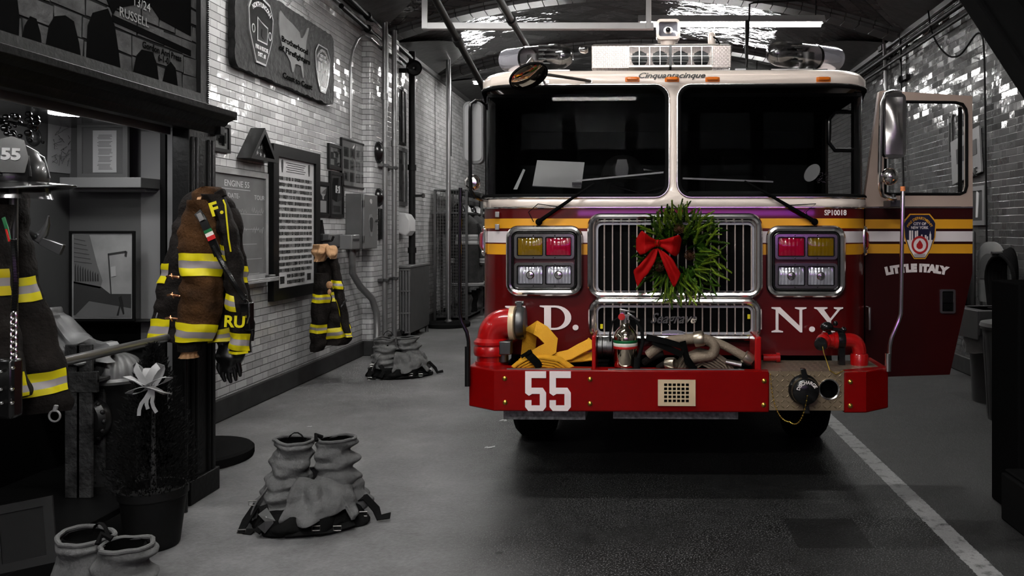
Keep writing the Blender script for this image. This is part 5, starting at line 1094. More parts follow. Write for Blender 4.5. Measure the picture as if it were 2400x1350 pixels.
# ------------------------------------------------------------------ coat rack far left
t = thing('coat_rack', (-3.2, 15.3, 0), 'tall wire mesh coat rack with shelves along the left wall', 'rack'); yA, yB = -1.4, 2.6; H_ = 2.30
for x in (-.24, .30):
    for y in (yA, yA+1.35, yA+2.7, yB): m = MB(); m.box(x-.02, x+.02, y-.02, y+.02, 0, H_); m.build('post', 'steel_dark', t)
for z in (.12, 1.9, H_): m = MB(); m.box(-.24, .30, yA, yB, z-.015, z+.015) if z < 2.2 else m.box(-.24, .30, yA-.02, yB, z-.02, z); m.build('shelf', 'steel_dark', t, smooth=0)
m = MB()
for k in range(13): x = -.24+.54*k/12; m.cyl((x, yA, .12), (x, yA, H_), .004, n=5)
for k in range(40): z = .14+(H_-.16)*k/40; m.cyl((-.24, yA, z), (.30, yA, z), .004, n=5)
m.build('mesh_panel', 'steel_dark', t); m = MB(); m.cyl((.2, yA, 1.8), (.2, yB, 1.8), .02); m.build('hanging_rail', 'steel', t)
def rack_coat(i):
    X = -2.93+.04*(i % 2); Y = 14.15+i*.52; lab = ['grey turnout coat with pale bands, nearest on the rack', 'second turnout coat from the front on the rack', 'third turnout coat from the front on the rack', 'fourth turnout coat from the front on the rack, pale bands', 'fifth turnout coat deep in the rack', 'last turnout coat at the far end of the rack'][i]
    t = thing('turnout_coat', (X, Y, .62), lab, 'coat', 'coats on the far rack', rz=.25*math.sin(i*2.1)); D = Drape([(1.25,0,0,.03,.03), (1.16,0,0,.13,.09), (1.05,0,0,.21,.12), (.8,0,0,.23,.13), (.4,0,0,.25,.14), (.1,0,0,.27,.15), (0,0,0,.25,.13)], .05, 6, i)
    m = MB(); D.body(m, 30, 20); m.build('body', 'coat_grey', t)
    for v in (.44, .86): D.band(t, .5, 1.05, v, v+.09, mats=('reflective_greyband', 'grey_silver'))
    for g in (-1, 1):
        S_ = Drape([(1.1, g*.18, -.02, .05, .05), (.9, g*.25, -.03, .07, .07), (.6, g*.28, -.05, .065, .07), (.38, g*.28, -.06, .06, .06)], .05, 5, i+g); m = MB(); S_.body(m, 18, 12); m.build('sleeve', 'coat_grey', t); S_.band(t, 0, 1, .8, .92, mats=('reflective_greyband', 'grey_silver'))
for i in range(6): rack_coat(i)
for i in range(6):
    Y = 14.2+i*.5; m = MB(); m.lathe([(.14, 0), (.17, .0), (.12, .02), (.105, .09), (.06, .14), (.002, .155)], (0,0,0), (0,0,1), 18); solo(m, 'rack_helmet', 'helmet_white' if i % 2 else 'black_gloss', (-3.1, Y, 1.916), ('white' if i % 2 else 'black')+' helmet on the rack shelf, '+['nearest', 'second', 'third', 'fourth', 'fifth', 'last'][i]+' from the front', 'helmet', 'helmets on the rack shelf')
for i in range(6):
    Y = 14.2+i*.5; m = MB(); D = Drape([(.34,0,0,.10,.09), (.26,.01,0,.11,.10), (.14,0,-.02,.10,.12), (.02,0,-.04,.10,.15), (0,0,-.04,.09,.14)], .07, 5, i, .02); D.body(m, 22, 12); solo(m, 'rack_boots', 'pants_dark' if i % 2 else 'coat_grey', (-2.98, Y, .135), 'folded boots and trousers under the coats, '+['nearest', 'second', 'third', 'fourth', 'fifth', 'last'][i]+' on the rack base', 'boots', 'boots on the rack base')
# ------------------------------------------------------------------ memorial cabinet on the left
CX = -2.60                               # front plane
t = thing('display_cabinet', (-3.05, 3.2, 0), 'dark wooden memorial cabinet with a heavy cornice and lit open niche', 'cabinet'); cab = t; CM = WM(t)
def cb(mb, name, mats, **k): return mb.build(name, mats, cab, w=CM, **k)
m = MB(); m.box(-3.49, -3.45, .6, 5.02, .0, 2.30); cb(m, 'back_panel', 'niche_grey')
m = MB(); m.box(-3.45, -2.66, 4.94, 5.02, 0, 2.30); cb(m, 'end_panel', 'niche_grey'); m = MB(); m.box(-3.445, -2.66, 4.925, 4.94, .2, W(340, 752, 4.9).z-.015); m.box(-3.45, -3.44, .6, 4.94, .2, .95); cb(m, 'shade_panel', 'niche_shade')  # last two boxes: black sheets standing in for shade low in the niche
m = MB(); m.box(-3.0, -2.88, 4.915, 4.94, .9, 2.2); cb(m, 'light_strip', 'niche_light'); m = MB(); m.box(-2.84, -2.74, 4.915, 4.94, .5, 2.2); cb(m, 'light_strip', 'niche_light')
for x0, x1 in ((-2.875, -2.845), (-2.735, -2.66)): m = MB(); m.box(x0, x1, 4.90, 4.945, .2, 2.2); cb(m, 'stile', 'frame_dark')
m = MB(); m.box(-2.70, CX, 4.72, 5.02, 0, 2.2)
for y in (4.75, 4.79, 4.93, 4.97): m.cyl((CX+.002, y, .12), (CX+.002, y, 2.15), .012, n=8)
m.box(-2.70, CX+.02, 4.70, 5.03, 0, .14); cb(m, 'pilaster', 'dark_wood', bevel=.006)
m = MB(); m.box(-3.45, CX, .6, 5.0, 2.225, 2.25); cb(m, 'canopy', 'black_gloss', smooth=0)
m = MB(); m.box(-2.74, -2.72, .6, 4.74, 2.16, 2.24); cb(m, 'valance', 'panel_metal')
pr = [(-2.66, 2.19), (-2.60, 2.19), (-2.585, 2.205), (-2.575, 2.23), (-2.55, 2.25), (-2.535, 2.27), (-2.505, 2.285), (-2.485, 2.30), (-2.48, 2.335), (-2.66, 2.335)]
m = MB(); m.prism([(x, z) for x, z in pr], .6, 5.05, 'y'); m.prism([(3.5, 0), (3.51, 0), (3.51, 0)], 0, .0001, 'z'); m.v = m.v[:len(pr)*2]; m.f = m.f[:len(pr)+2]; m.mi = m.mi[:len(m.f)]
m.box(-3.47, -2.5, 5.0, 5.09, 2.29, 2.335); m.box(-3.47, -2.56, 5.0, 5.05, 2.19, 2.29); cb(m, 'cornice', 'dark_wood', smooth=25, bevel=.003)
m = MB(); m.box(-3.45, -2.66, .6, 4.94, .0, .19); m.box(-3.45, CX, .6, 4.72, .17, .205); cb(m, 'plinth', 'frame_dark', bevel=.004)
for y in (4.28, 3.32, 2.3):
    m = MB(); m.lathe([(.085, 0), (.085, .012), (.002, .013)], (-3.0, y, 2.212), (0,0,1), 24); l_ = cb(m, 'puck_light', 'lamp_glow')
sh0, sh1 = W(145, 416, 4.74), W(335, 440, 4.74); m = MB(); m.box(sh0.x, sh1.x, 4.72, 4.93, sh1.z-.0, sh0.z); m.box(sh0.x+.02, sh1.x-.02, 4.8, 4.93, sh1.z-.02, sh1.z); cb(m, 'shelf', 'niche_light', bevel=.003)
m = MB(); z_ = W(340, 752, 4.8).z; m.box(-3.44, -2.86, 4.55, 4.93, z_-.22, z_-.20); m.box(-3.40, -2.88, 4.8, 4.93, z_-.01, z_); cb(m, 'ledge', 'frame_dark', bevel=.003)
# painting above
t = thing('painting', (-2.74, 3.3, 2.36), 'big dark painting of hanging coats against a stone wall, above the cabinet', 'painting', rz=LR); w = 1.78; h = 1.5
m = MB(); ring(m, -w, w, 0, h, .085, -.06, .0); m.build('frame', 'dark_wood', t, bevel=.014, smooth=0)
m = MB(); 
for k in range(110): m.ball((w-.006, -.062, .01+k*h/110), (.008, .008, .006), 6)
m.build('beading', 'dark_wood', t)
m = MB(); m.box(-w+.07, w-.07, -.03, -.005, .07, h-.07); pn = m.build('canvas', 'painting_ground', t, smooth=0)
rg = random.Random(21); rc = []; z = .09; r = 0
while z < 1.2:
    x = -w+.08-.2*(r % 2); hh_ = rg.uniform(.09, .12)
    while x < w-.1:
        ww = rg.uniform(.14, .26); rc.append((max(x, -w+.08), min(x+ww-.012, w-.09), z, z+hh_-.012, 0)); x += ww
    z += hh_; r += 1
m = MB()
for (a, b, c, d_, q) in rc:
    if b > a+.02: j = lambda: rg.uniform(-.006, .006); m.prism([(a+j(), c+j()), (b+j(), c+j()), (b+j(), d_+j()), (a+j(), d_+j())], -.034, -.03, 'y')
m.build('painted_stone', 'painting_stone', pn, smooth=0)
def sil(poly, nm='painted_coat'): m = MB(); plate(m, poly, [], -.037, -.034); m.build(nm, 'painting_dark', pn, smooth=0)
def pxl(px, py): p = W(px, py, 1); d = -2.71*F/(px-VX); return (d-3.3, CH-(py-VY)*d/F-2.36)   # canvas plane
for q in ([(45,110),(55,60),(68,38),(82,44),(92,80),(96,120)], [(102,122),(112,60),(125,38),(150,36),(170,50),(182,100),(188,145)], [(199,150),(203,60),(215,30),(250,20),(266,60),(275,120),(281,172)], [(306,185),(318,130),(330,116),(355,122),(365,150),(371,203)], [(376,206),(386,158),(398,145),(409,160),(416,216)], [(-40,80),(-40,-60),(30,-60),(42,40),(40,105)]):
    sil([pxl(*p) for p in q])
m = MB(); plate(m, [pxl(260, 34), pxl(445, 118), pxl(445, 132), pxl(260, 50)], [], -.037, -.034); m.build('painted_ledge', 'painting_dark', pn, smooth=0)
m = MB(); plate(m, [pxl(215, -80), pxl(445, -80), pxl(445, 85), pxl(372, 45), pxl(345, 5), pxl(270, 20), pxl(262, 35)], [], -.037, -.034); m.build('painted_shadow', 'painting_dark', pn, smooth=0)
a = pxl(378, 122); text('Gordon Ann Press', .05, 'painting_dark', pn, at(a[0], -.038, a[1]), 'painted_lettering', .0005, sx=1.0, off=.001); a = pxl(380, 140); text('6-1-0', .05, 'painting_dark', pn, at(a[0], -.038, a[1]), 'painted_lettering', .0005, off=.001)
a = pxl(312, 42); text('RUSSELL', .07, 'photo_mid', pn, at(a[0], -.039, a[1]), 'painted_lettering', .0005); a = pxl(330, 12); text('13/24', .07, 'photo_mid', pn, at(a[0], -.039, a[1]), 'painted_lettering', .0005)

# things in the niche
BX = -3.45
def bw(px, py): d = BX*F/(px-VX); return Vector((BX, d, CH-(py-VY)*d/F))
a = bw(108, 280); b = bw(168, 408); t = thing('childs_drawing', (BX+.002, (a.y+b.y)/2, b.z), 'white paper with a pencil drawing taped to the back of the niche', 'drawing', rz=LR); w = (b.y-a.y)/2; h = a.z-b.z
m = MB(); m.grid(lambda u, v: (w*u, -.004-.006*(u*u)*abs(v), h*v), -1, 1, 8, 0, 1, 8); s_ = m.build('sheet', 'paper', t, recalc=False); m = MB(); rg = random.Random(4)
for k in range(26):
    p0 = Vector((rg.uniform(-w*.6, w*.6), -.014, rg.uniform(.05, h*.9))); m.tube([p0, p0+Vector((rg.uniform(-.03,.03),0,rg.uniform(-.03,.03))), p0+Vector((rg.uniform(-.05,.05),0,rg.uniform(-.04,.04)))], .0012, 4)
m.build('pencil_lines', 'ink_grey', s_)
c = bw(76, 320); t = thing('round_medal', (BX, c.y, c.z), 'small round bronze relief medal on the niche back wall', 'medal', rz=LR); m = MB(); m.lathe([(.052, 0), (.054, .012), (.046, .014), (.044, .010), (.002, .010)], (0,0,0), (0,-1,0), 26); m.build('disc', 'steel_dark', t); m = MB(); m.ball((0,-.012,0), (.016, .006, .022), 10); m.ball((.0,-.012,-.024), (.024, .006, .012), 10); m.build('relief', 'steel', t)
a = W(194, 290, 4.86); b = W(311, 414, 4.86); t = thing('document_frame', ((a.x+b.x)/2, 4.83, sh0.z), 'silver framed printed document standing on the niche shelf', 'picture'); w = (b.x-a.x)/2; h = a.z-sh0.z
m = MB(); ring(m, -w, w, 0, h, .028, -.02, .0); m.build('frame', 'panel_metal', t, bevel=.005, smooth=0); m = MB(); m.box(-w+.02, w-.02, -.008, 0, .02, h-.02); p = m.build('mat_board', 'niche_grey', t, smooth=0)
m = MB(); m.box(-w*.42, w*.52, -.010, -.008, .035, h-.045); q = m.build('document', 'paper', p, smooth=0) if False else m.build('document', 'paper', t, smooth=0)
rg = random.Random(8); marks(q, [(-w*.18-rg.uniform(0, .01), w*.3+rg.uniform(-.01, .01), z_k, z_k+.0035, 0) for z_k in [.045+.0075*k for k in range(int((h-.11)/.0075)) if k % 6]], -.0105, ['ink_grey'], 'printed_lines')
a = W(176, 547, 4.84); b = W(328, 756, 4.84); t = thing('street_photo', ((a.x+b.x)/2, 4.80, W(300, 752, 4.8).z), 'black framed grey street photograph of a damaged building and a lamp post', 'picture'); w = (b.x-a.x)/2; h = a.z-b.z
m = MB(); ring(m, -w, w, 0, h, .014, -.014, .0); m.build('frame', 'frame_dark', t, bevel=.003, smooth=0); m = MB(); m.box(-w+.01, w-.01, -.006, 0, .01, h-.01); p = m.build('photograph', 'photo_sky', t, smooth=0)
def fx(a, b): return (-w+2*w*a, h*b)
def shp(l, mt, nm, y=-.0075): m = MB(); plate(m, [fx(*q) for q in l], [], y, -.006); m.build(nm, mt, p, smooth=0)
shp([(.06,.96),(.30,.96),(.42,.62),(.50,.45),(.47,.36),(.06,.42)], 'photo_mid', 'building'); shp([(.06,.06),(.06,.44),(.48,.38),(.62,.30),(.94,.30),(.94,.06)], 'photo_dark', 'rubble'); shp([(.06,.04),(.30,.22),(.94,.14),(.94,.04)], 'photo_mid', 'street', -.0085)
for k in range(10): shp([(.08+.038*k,.44),(.08+.038*k,.60-.01*k),(.095+.038*k,.64-.012*k),(.105+.038*k,.44)], 'photo_dark', 'arch_window', -.0085)
for k in range(6): shp([(.07,.66+.05*k),(.07,.665+.05*k),(.34-.02*k,.64+.05*k),(.34-.02*k,.635+.05*k)], 'photo_dark', 'floor_line', -.0085)
shp([(.63,.25),(.645,.25),(.60,.75),(.585,.75)], 'photo_dark', 'lamp_post', -.009); shp([(.59,.73),(.59,.75),(.86,.78),(.86,.76)], 'photo_dark', 'lamp_post', -.009); shp([(.85,.78),(.88,.77),(.87,.71),(.84,.72)], 'photo_dark', 'lamp_post', -.009)
shp([(.72,.06),(.77,.19),(.75,.26),(.79,.28),(.81,.22),(.84,.08),(.82,.07),(.78,.16),(.75,.06)], 'ink', 'figure', -.0095); shp([(.63,.60),(.70,.61),(.71,.50),(.64,.49)], 'photo_light', 'banner', -.009)
# pick-head axe, halligan-like, jutting out from behind the coat
c = W(105, 575, 4.2); t = thing('pick_axe', tuple(c), 'steel pick-head fire axe leaning in the niche', 'axe'); A_ = WM(t)
m = MB(); m.tube([W(20, 520, 3.9), W(84, 556, 4.2), W(100, 566, 4.22)], .02, 12); m.build('handle', 'steel_dark', t, w=A_)
m = MB(); pts = [W(88, 560, 4.2), W(104, 545, 4.2), W(112, 525, 4.19), W(114, 506, 4.18)]; m.tube(pts, [.03, .022, .014, .004], 10); m.build('pick', 'steel', t, w=A_)
m = MB(); q = [W(86, 552, 4.2), W(152, 574, 4.2), W(142, 598, 4.2), W(96, 574, 4.2)]; m.add([a+Vector((0,-.012,0)) for a in q]+[a+Vector((0,.012,0)) for a in q], [(0,1,2,3),(7,6,5,4),(0,4,5,1),(1,5,6,2),(2,6,7,3),(3,7,4,0)]); m.build('blade', 'steel', t, w=A_, bevel=.003)
# rail
a = W(140, 852, 3.55); b = W(372, 797, 4.33); a.x = b.x = -2.555; t = thing('brass_rail', ((a.x+b.x)/2, (a.y+b.y)/2, 0), 'shiny metal guard rail in front of the cabinet niche', 'rail'); A_ = WM(t)
m = MB(); m.tube([Vector((-2.555, 2.2, b.z+.0)), Vector((-2.555, 4.68, b.z))], .022, 16); m.build('bar', 'panel_metal', t, w=A_); 
for y in (2.4, 4.60): m = MB(); m.cyl((-2.555, y, .0), (-2.555, y, b.z), .012); m.build('post', 'black_gloss', t, w=A_)
# crumpled steel
c = W(158, 830, 4.3); D = Drape([(.30, -.13, 0, .03, .04), (.24, -.12, 0, .06, .06), (.17, -.08, 0, .10, .08), (.10, -.02, 0, .15, .10), (.04, .01, 0, .19, .11), (0, .02, 0, .18, .11)], .22, 3, 1, .10, 8)
m = MB(); D.body(m, 40, 26); solo(m, 'steel_scrap', 'hydrant_light', (c.x+.0, 4.30, .90), 'crumpled pale sheet of torn metal lying in the niche', 'scrap metal')
# rusted cross of beams
c = W(192, 940, 4.25); t = thing('steel_cross', (c.x, 4.25, .205), 'rusted steel cross cut from a beam, standing in the cabinet', 'cross'); A_ = WM(t)
m = MB(); m.box(-.07, .07, -.03, -.01, 0, .80); m.box(-.01, .01, -.03, .08, 0, .8); m.box(-.07, .07, .07, .09, 0, .8); m.build('upright', 'rust_steel', t, bevel=.004)
m = MB(); m.box(-.22, .10, -.032, -.012, .55, .66); m.box(-.22, .10, -.03, .08, .60, .62); m.build('crossbeam', 'rust_steel', t, bevel=.004)
# hydrant
hx = W(272, 900, 4.45).x; t = thing('fire_hydrant', (hx, 4.45, .205), 'dark fire hydrant with ribbed pale dome, inside the cabinet', 'fire hydrant')
zt = W(265, 893, 4.45).z-.205
m = MB(); m.lathe([(.17, 0), (.17, .04), (.12, .06), (.115, zt-.05), (.13, zt-.02), (.14, zt)], (0,0,0), (0,0,1), 30); m.build('barrel', 'hydrant', t)
m = MB(); m.lathe([(.145, zt), (.15, zt+.015), (.14, zt+.03)], (0,0,0), (0,0,1), 30); nr = 18
m.grid(lambda u, v: ((.135+.004*math.cos(nr*u))*math.cos(v)**.8*math.cos(u), (.135+.004*math.cos(nr*u))*math.cos(v)**.8*math.sin(u), zt+.03+.125*math.sin(v)), 0, 2*PI, 108, 0, PI/2-.01, 12); m.build('bonnet', 'hydrant_light', t)
m = MB(); m.lathe([(.032, .0), (.03, .05), (.02, .055)], (0,0,zt+.145), (0,0,1), 6); m.build('operating_nut', 'hydrant_light', t)
cz_ = W(245, 985, 4.3).z-.205; m = MB(); m.lathe([(.10, .10), (.115, .12), (.12, .15), (.105, .18), (.07, .19), (.04, .192), (.035, .21), (.002, .212)], (0,0,cz_), (-.35,-1,0), 24)
for k in range(12): a = 2*PI*k/12
m.build('hose_cap', 'hydrant', t)
m = MB(); q = Vector((-.35,-1,0)).to_track_quat('Z','Y'); 
for k in range(14): a = 2*PI*k/14; m.ball(Vector((0,0,cz_))+q@Vector((.112*math.cos(a), .112*math.sin(a), .155)), .014, 8)
m.build('cap_lug', 'hydrant', t)
# leaning frame, cards
t = thing('leaning_frame', (W(62, 1195, 3.35).x, 3.35, .205), 'dark picture in a grey mat leaning low inside the cabinet', 'picture', rz=.25)
m = MB(Matrix.Rotation(R(-10), 4, 'X')@Matrix.Rotation(R(-8), 4, 'Y')); ring(m, -.115, .115, 0, .27, .035, -.012, 0); m.build('mat', 'board_dim', t, smooth=0); m = MB(Matrix.Rotation(R(-10), 4, 'X')@Matrix.Rotation(R(-8), 4, 'Y')); m.box(-.085, .085, -.006, -.002, .03, .24); m.build('picture', 'ink', t, smooth=0)
for px, l, s_ in ((200, 'small white card propped on the cabinet floor, left one', .035), (250, 'larger white card propped on the cabinet floor beside the tree', .055)):
    c = W(px, 1150, 4.3); m = MB(); m.box(-s_, s_, -.002, .002, 0, .12); solo(m, 'prayer_card', 'board_dim', (c.x, 4.3, .206), l, 'card', smooth=0)
# rosette garland and helmet at the far left
c = W(20, 300, 3.9); m = MB(); rg = random.Random(2)
for k in range(46): a = Vector((rg.uniform(-.16, .14), rg.uniform(-.06, .06), rg.uniform(-.07, .07))); m.ball(a, rg.uniform(.008, .018), 8)
m.tube([(-.2,0,0), (0,0,.03), (.14,0,.0)], .008, 6); m.cyl((-.2, 0, 0), (-.2, 0, 2.225-c.z), .006); solo(m, 'berry_garland', 'black_gloss', c, 'dark glossy garland of berries hanging at the left edge', 'garland')
c = W(32, 440, 3.2); t = thing('leather_helmet', tuple(c), 'black leather fire helmet with shield number 55 above the left coat', 'helmet', rz=R(18))
m = MB(); m.lathe([(.115, 0), (.118, .03), (.108, .08), (.08, .125), (.04, .15), (.002, .157)], (0,0,.02), (0,0,1), 28)
for k in range(8): a = PI*k/4; m.tube([(.118*math.cos(a), .118*math.sin(a), .04), (.10*math.cos(a), .10*math.sin(a), .12), (.0, .0, .182)], .006, 6)
m.build('shell', 'black_leather', t)
m = MB(); m.grid(lambda u, v: ((.115+v*(.045+.05*max(0, math.cos(u))))*math.cos(u), (.115+v*.04)*math.sin(u), .02-.02*v+.01*math.cos(2*u)*v), 0, 2*PI, 40, 0, 1, 5); m.build('brim', 'black_leather', t, solid=.006, recalc=False)
m = MB(at(.03, -.112, .05, rx=R(-12), rz=R(12))); plate(m, [(-.045, 0), (.045, 0), (.055, .06), (.04, .13), (0, .145), (-.04, .13), (-.055, .06)], [], -.012, 0); sh = m.build('front_shield', 'black_gloss', t, bevel=.002)
text('55', .062, 'chalk', sh, at(.03, -.112, .05, rx=R(-12), rz=R(12))@at(0, -.014, .07), 'shield_number', .002, off=.003)
m = MB(); m.grid(lambda u, v: (.125*math.cos(u)*(1+.12*v)-.01, .12*math.sin(u)*(1+.12*v), .0-.045*v), PI*.9, PI*2.1, 20, 0, 1, 3); m.build('face_shield', 'clear_plastic', t, recalc=False)
m = MB(); m.cyl((0,0,-.6), (0,0,.1), .015); m.build('stand_rod', 'steel_dark', t)

# potted tree with a white bow
t = thing('potted_tree', (W(345, 1290, 4.1).x+.02, 4.12, 0), 'small dark conical evergreen in a pot at the foot of the cabinet', 'potted tree')
m = MB(); m.lathe([(.115, 0), (.12, .01), (.15, .25), (.16, .26), (.16, .30), (.145, .30), (.14, .26), (.002, .255)], (0,0,0), (0,0,1), 30); m.build('pot', 'pot_dark', t)
m = MB(); m.cyl((0,0,.25), (0,0,.98), .014, .004); m.build('trunk', 'rust_steel', t)
m = MB(); rg = random.Random(6)
for k in range(5200):
    h_ = rg.random()**1.25; z = .30+.72*h_; r = (.225*(1-h_)**.8+.012)*rg.uniform(.45, 1.1); 
    if z < .42: r *= .75+.25*(z-.3)/.12
    a = rg.uniform(0, 2*PI); p = Vector((r*math.cos(a), r*math.sin(a), z)); d = Vector((math.cos(a)*rg.uniform(.2, 1), math.sin(a)*rg.uniform(.2, 1), rg.uniform(.3, 1.3))).normalized()*rg.uniform(.012, .03); s_ = d.orthogonal().normalized()*rg.uniform(.002, .005)
    m.add([p-s_, p+s_, p+d], [(0,1,2)])
m.build('foliage', 'tree_dark', t, recalc=False, smooth=0)
b_ = W(352, 905, 3.95); t = thing('white_bow', tuple(b_), 'white ribbon bow tied to the top of the small dark tree', 'bow')
def rib_loop(mb, ang, ln, wd, lift=.02, tilt=0):
    pts = []
    for k in range(13):
        u = k/12*2*PI; pts.append(Vector((math.cos(ang)*ln*(.5-.5*math.cos(u)), -.01-.25*ln*math.sin(u)*.9-lift*.2, math.sin(ang)*ln*(.5-.5*math.cos(u))+.25*ln*math.sin(u)*.5)))
    mb.ribbon(pts, wd, .0015, Vector((0, 0, 1)) if abs(math.cos(ang)) > .7 else Vector((0, 1, .2)))
for k, (a, l) in enumerate(((25, .11), (60, .12), (120, .12), (155, .115), (-20, .10), (200, .10), (90, .09))):
    m = MB(); rib_loop(m, R(a), l, .035); m.build('loop', 'ribbon_white', t, smooth=60)
for a, l in ((-110, .15), (-75, .13), (-95, .11)):
    m = MB(); d = Vector((math.cos(R(a)), -.1, math.sin(R(a)))); m.ribbon([d*l*k/5+Vector((.008*math.sin(k*1.4), 0, 0)) for k in range(6)], .018, .0015, (0,1,0)); m.build('tail', 'ribbon_white', t, smooth=60)
# ------------------------------------------------------------------ big coat on the cabinet corner
d0 = 4.50; KS = d0/F
t = thing('turnout_coat', (W(470, 830, d0).x, d0, W(470, 830, d0).z), 'big black and brown turnout coat with yellow bands lettered RU, hanging on the cabinet corner', 'coat'); T1 = WM(t)
def lp(rows, d, dep):                    # rows of (py, px left, px right[, depth]) -> loops in world coordinates
    out = []
    for r in rows:
        a, b = W(r[1], r[0], d), W(r[2], r[0], d); hw = (b.x-a.x)/2
        out.append((a.z, (a.x+b.x)/2, d, hw, (r[3] if len(r) > 3 else dep)))
    return out
def cloth(D, name, mt, nu=56, nv=44, par=None, cap=True): m = MB(); D.body(m, nu, nv, cap); return m.build(name, mt, par or t, w=T1, smooth=60)
def wband(D, u0, u1, v0, v1, sl=0, name='reflective_band', par=None, mats=('reflective_yellow', 'reflective_silver'), off=.005, nu=20):
    mb = MB(); h = v1-v0
    for a, b, q in ((0, .34, 0), (.34, .66, 1), (.66, 1, 0)):
        mb.cur = q; mb.grid(lambda u, v: D(u, v+sl*(u-u0), off), u0, u1, nu, v0+h*a, v0+h*b, 3)
    return mb.build(name, list(mats), par or t, w=T1, recalc=False, smooth=60)
def vof(rows, py):                       # section parameter at a given height
    n = len(rows)-1
    for i in range(n):
        a, b = rows[i][0], rows[i+1][0]
        if a <= py <= b: return (i+(py-a)/(b-a))/n
    return 0 if py < rows[0][0] else 1
rB = [(446,466,520), (456,450,528), (476,434,548), (510,420,556), (560,408,564), (620,388,572), (690,372,580), (750,360,588), (798,358,590)]
B = Drape(lp(rB, d0, .10), .035, 7, 1.2, .02, 8); cloth(B, 'body', 'coat_black', 72, 56)
for py0, py1, u0, u1 in ((618, 664, .50, .62), (746, 792, .50, .66)): wband(B, u0, u1, vof(rB, py0), vof(rB, py1), -.02)
wband(B, .80, .985, vof(rB, 768), vof(rB, 800), -.25, nu=16); wband(B, .93, 1.0, vof(rB, 624), vof(rB, 662), 0)
rS = [(470,452,498), (492,438,512), (530,424,520), (580,422,524), (640,428,524), (700,424,522), (750,418,516), (800,416,494)]
S = Drape(lp(rS, d0-.13, .085), .03, 5, .4, .018, 9); cloth(S, 'sleeve', 'coat_brown', 56, 44)
wband(S, .52, .98, vof(rS, 592), vof(rS, 642), .03); wband(S, .51, .99, vof(rS, 748), vof(rS, 796), .07)
rC = [(796,417,478), (808,418,474), (822,420,468)]; cloth(Drape(lp(rC, d0-.13, .06), .03, 5), 'cuff', 'coat_black', 30, 8)
rK = [(820,424,464,.045), (828,427,460,.04), (838,422,464,.05)]; cloth(Drape(lp(rK, d0-.13, .045), .05, 9), 'knit_wrist', 'leather_tan', 40, 8)
rR = [(456,478,520), (480,496,530), (520,512,548), (570,522,560), (620,528,566), (680,532,574), (730,540,582), (780,545,589), (826,540,584)]
Rr = Drape(lp(rR, d0-.12, .065), .03, 5, 2, .016, 9); cloth(Rr, 'sleeve', 'coat_black', 50, 50)
wband(Rr, .52, .74, vof(rR, 572), vof(rR, 608), .05); wband(Rr, .52, .80, vof(rR, 686), vof(rR, 722), .05); wband(Rr, .51, .98, vof(rR, 772), vof(rR, 808), .06); wband(Rr, .55, .95, vof(rR, 815), vof(rR, 824), .02, mats=('reflective_yellow', 'reflective_yellow'))
rH = [(488,532,552), (505,530,562), (530,532,568), (552,538,564), (564,545,556)]; cloth(Drape(lp(rH, d0-.02, .05), .02, 3), 'hood_flap', 'coat_black', 30, 16)
rT = [(440,474,506), (446,462,516), (456,452,522), (470,452,524)]; cloth(Drape(lp(rT, d0-.06, .07), .06, 5, .5, .015), 'collar', 'coat_brown', 40, 14)
m = MB(); q = [W(500, 452, d0-.15), W(520, 441, d0-.15), W(527, 458, d0-.14), W(508, 466, d0-.14)]; m.add(q+[a+Vector((0,.03,0)) for a in q], [(0,1,2,3),(7,6,5,4),(0,4,5,1),(1,5,6,2),(2,6,7,3),(3,7,4,0)]); m.build('collar_tab', 'coat_black', t, w=T1, bevel=.004)
m = MB(); m.ribbon([W(468, 462, d0-.14), W(463, 480, d0-.17), W(466, 500, d0-.2)], .022, .004, (0,-1,0)); m.build('hanger_loop', 'leather_tan', t, w=T1)
# front edge with clasps
m = MB(); m.tube([W(419, 524, d0-.06), W(410, 570, d0-.05), W(396, 630, d0-.05), W(382, 690, d0-.05), W(366, 745, d0-.05)], .0035, 6); m.build('front_piping', 'grey_silver', t, w=T1)
for px, py in ((432, 581), (406, 648), (408, 692), (404, 746)):
    c = W(px, py, d0-.14); m = MB(); m.tube([c+Vector((-.035,0,.0)), c+Vector((-.01,-.012,.004)), c+Vector((.012,-.012,.0)), c+Vector((.03,0,-.004))], .006, 8); m.tube([c+Vector((-.004,-.01,.016)), c+Vector((.0,-.016,0)), c+Vector((.004,-.008,-.014))], .004, 6); m.ball(c+Vector((.03,0,-.004)), .009, 8); m.build('clasp', 'brass_warm', t, w=T1)
# radio strap, flag patch, coiled cord, radio
m = MB(); sp = [W(463, 497, d0-.24), W(474, 512, d0-.25), W(490, 548, d0-.25), W(504, 580, d0-.24), W(512, 600, d0-.23)]; m.ribbon(sp, .042, .006, (0,-1,0)); o = m.build('radio_strap', 'black_leather', t, w=T1)
for k, (a, b, mt) in enumerate((((486, 538), (489, 545), 'green_band'), ((489, 545), (493, 553), 'white_band'), ((493, 553), (497, 562), 'red_band'))): m = MB(); m.ribbon([W(*a, d0-.256), W(*b, d0-.256)], .042, .004, (0,-1,0)); m.build('flag_patch', mt, o, w=T1, smooth=0)
m = MB(); m.ribbon([W(466, 500, d0-.255), W(474, 517, d0-.258)], .026, .008, (0,-1,0)); m.build('strap_buckle', 'chrome_dull', o, w=T1)
m = MB(); A, Bq, Cq = W(500, 575, d0-.24), W(535, 650, d0-.26), W(574, 702, d0-.22); hel = []
for k in range(441):
    u = k/440; c = A*(1-u)**2+Bq*(2*u*(1-u))+Cq*u*u; a = k*.9; hel.append(c+Vector((.010*math.cos(a), .010*math.sin(a), .006*math.cos(a))))
m.tube(hel, .0032, 5); m.build('coiled_cord', 'black_gloss', o, w=T1)
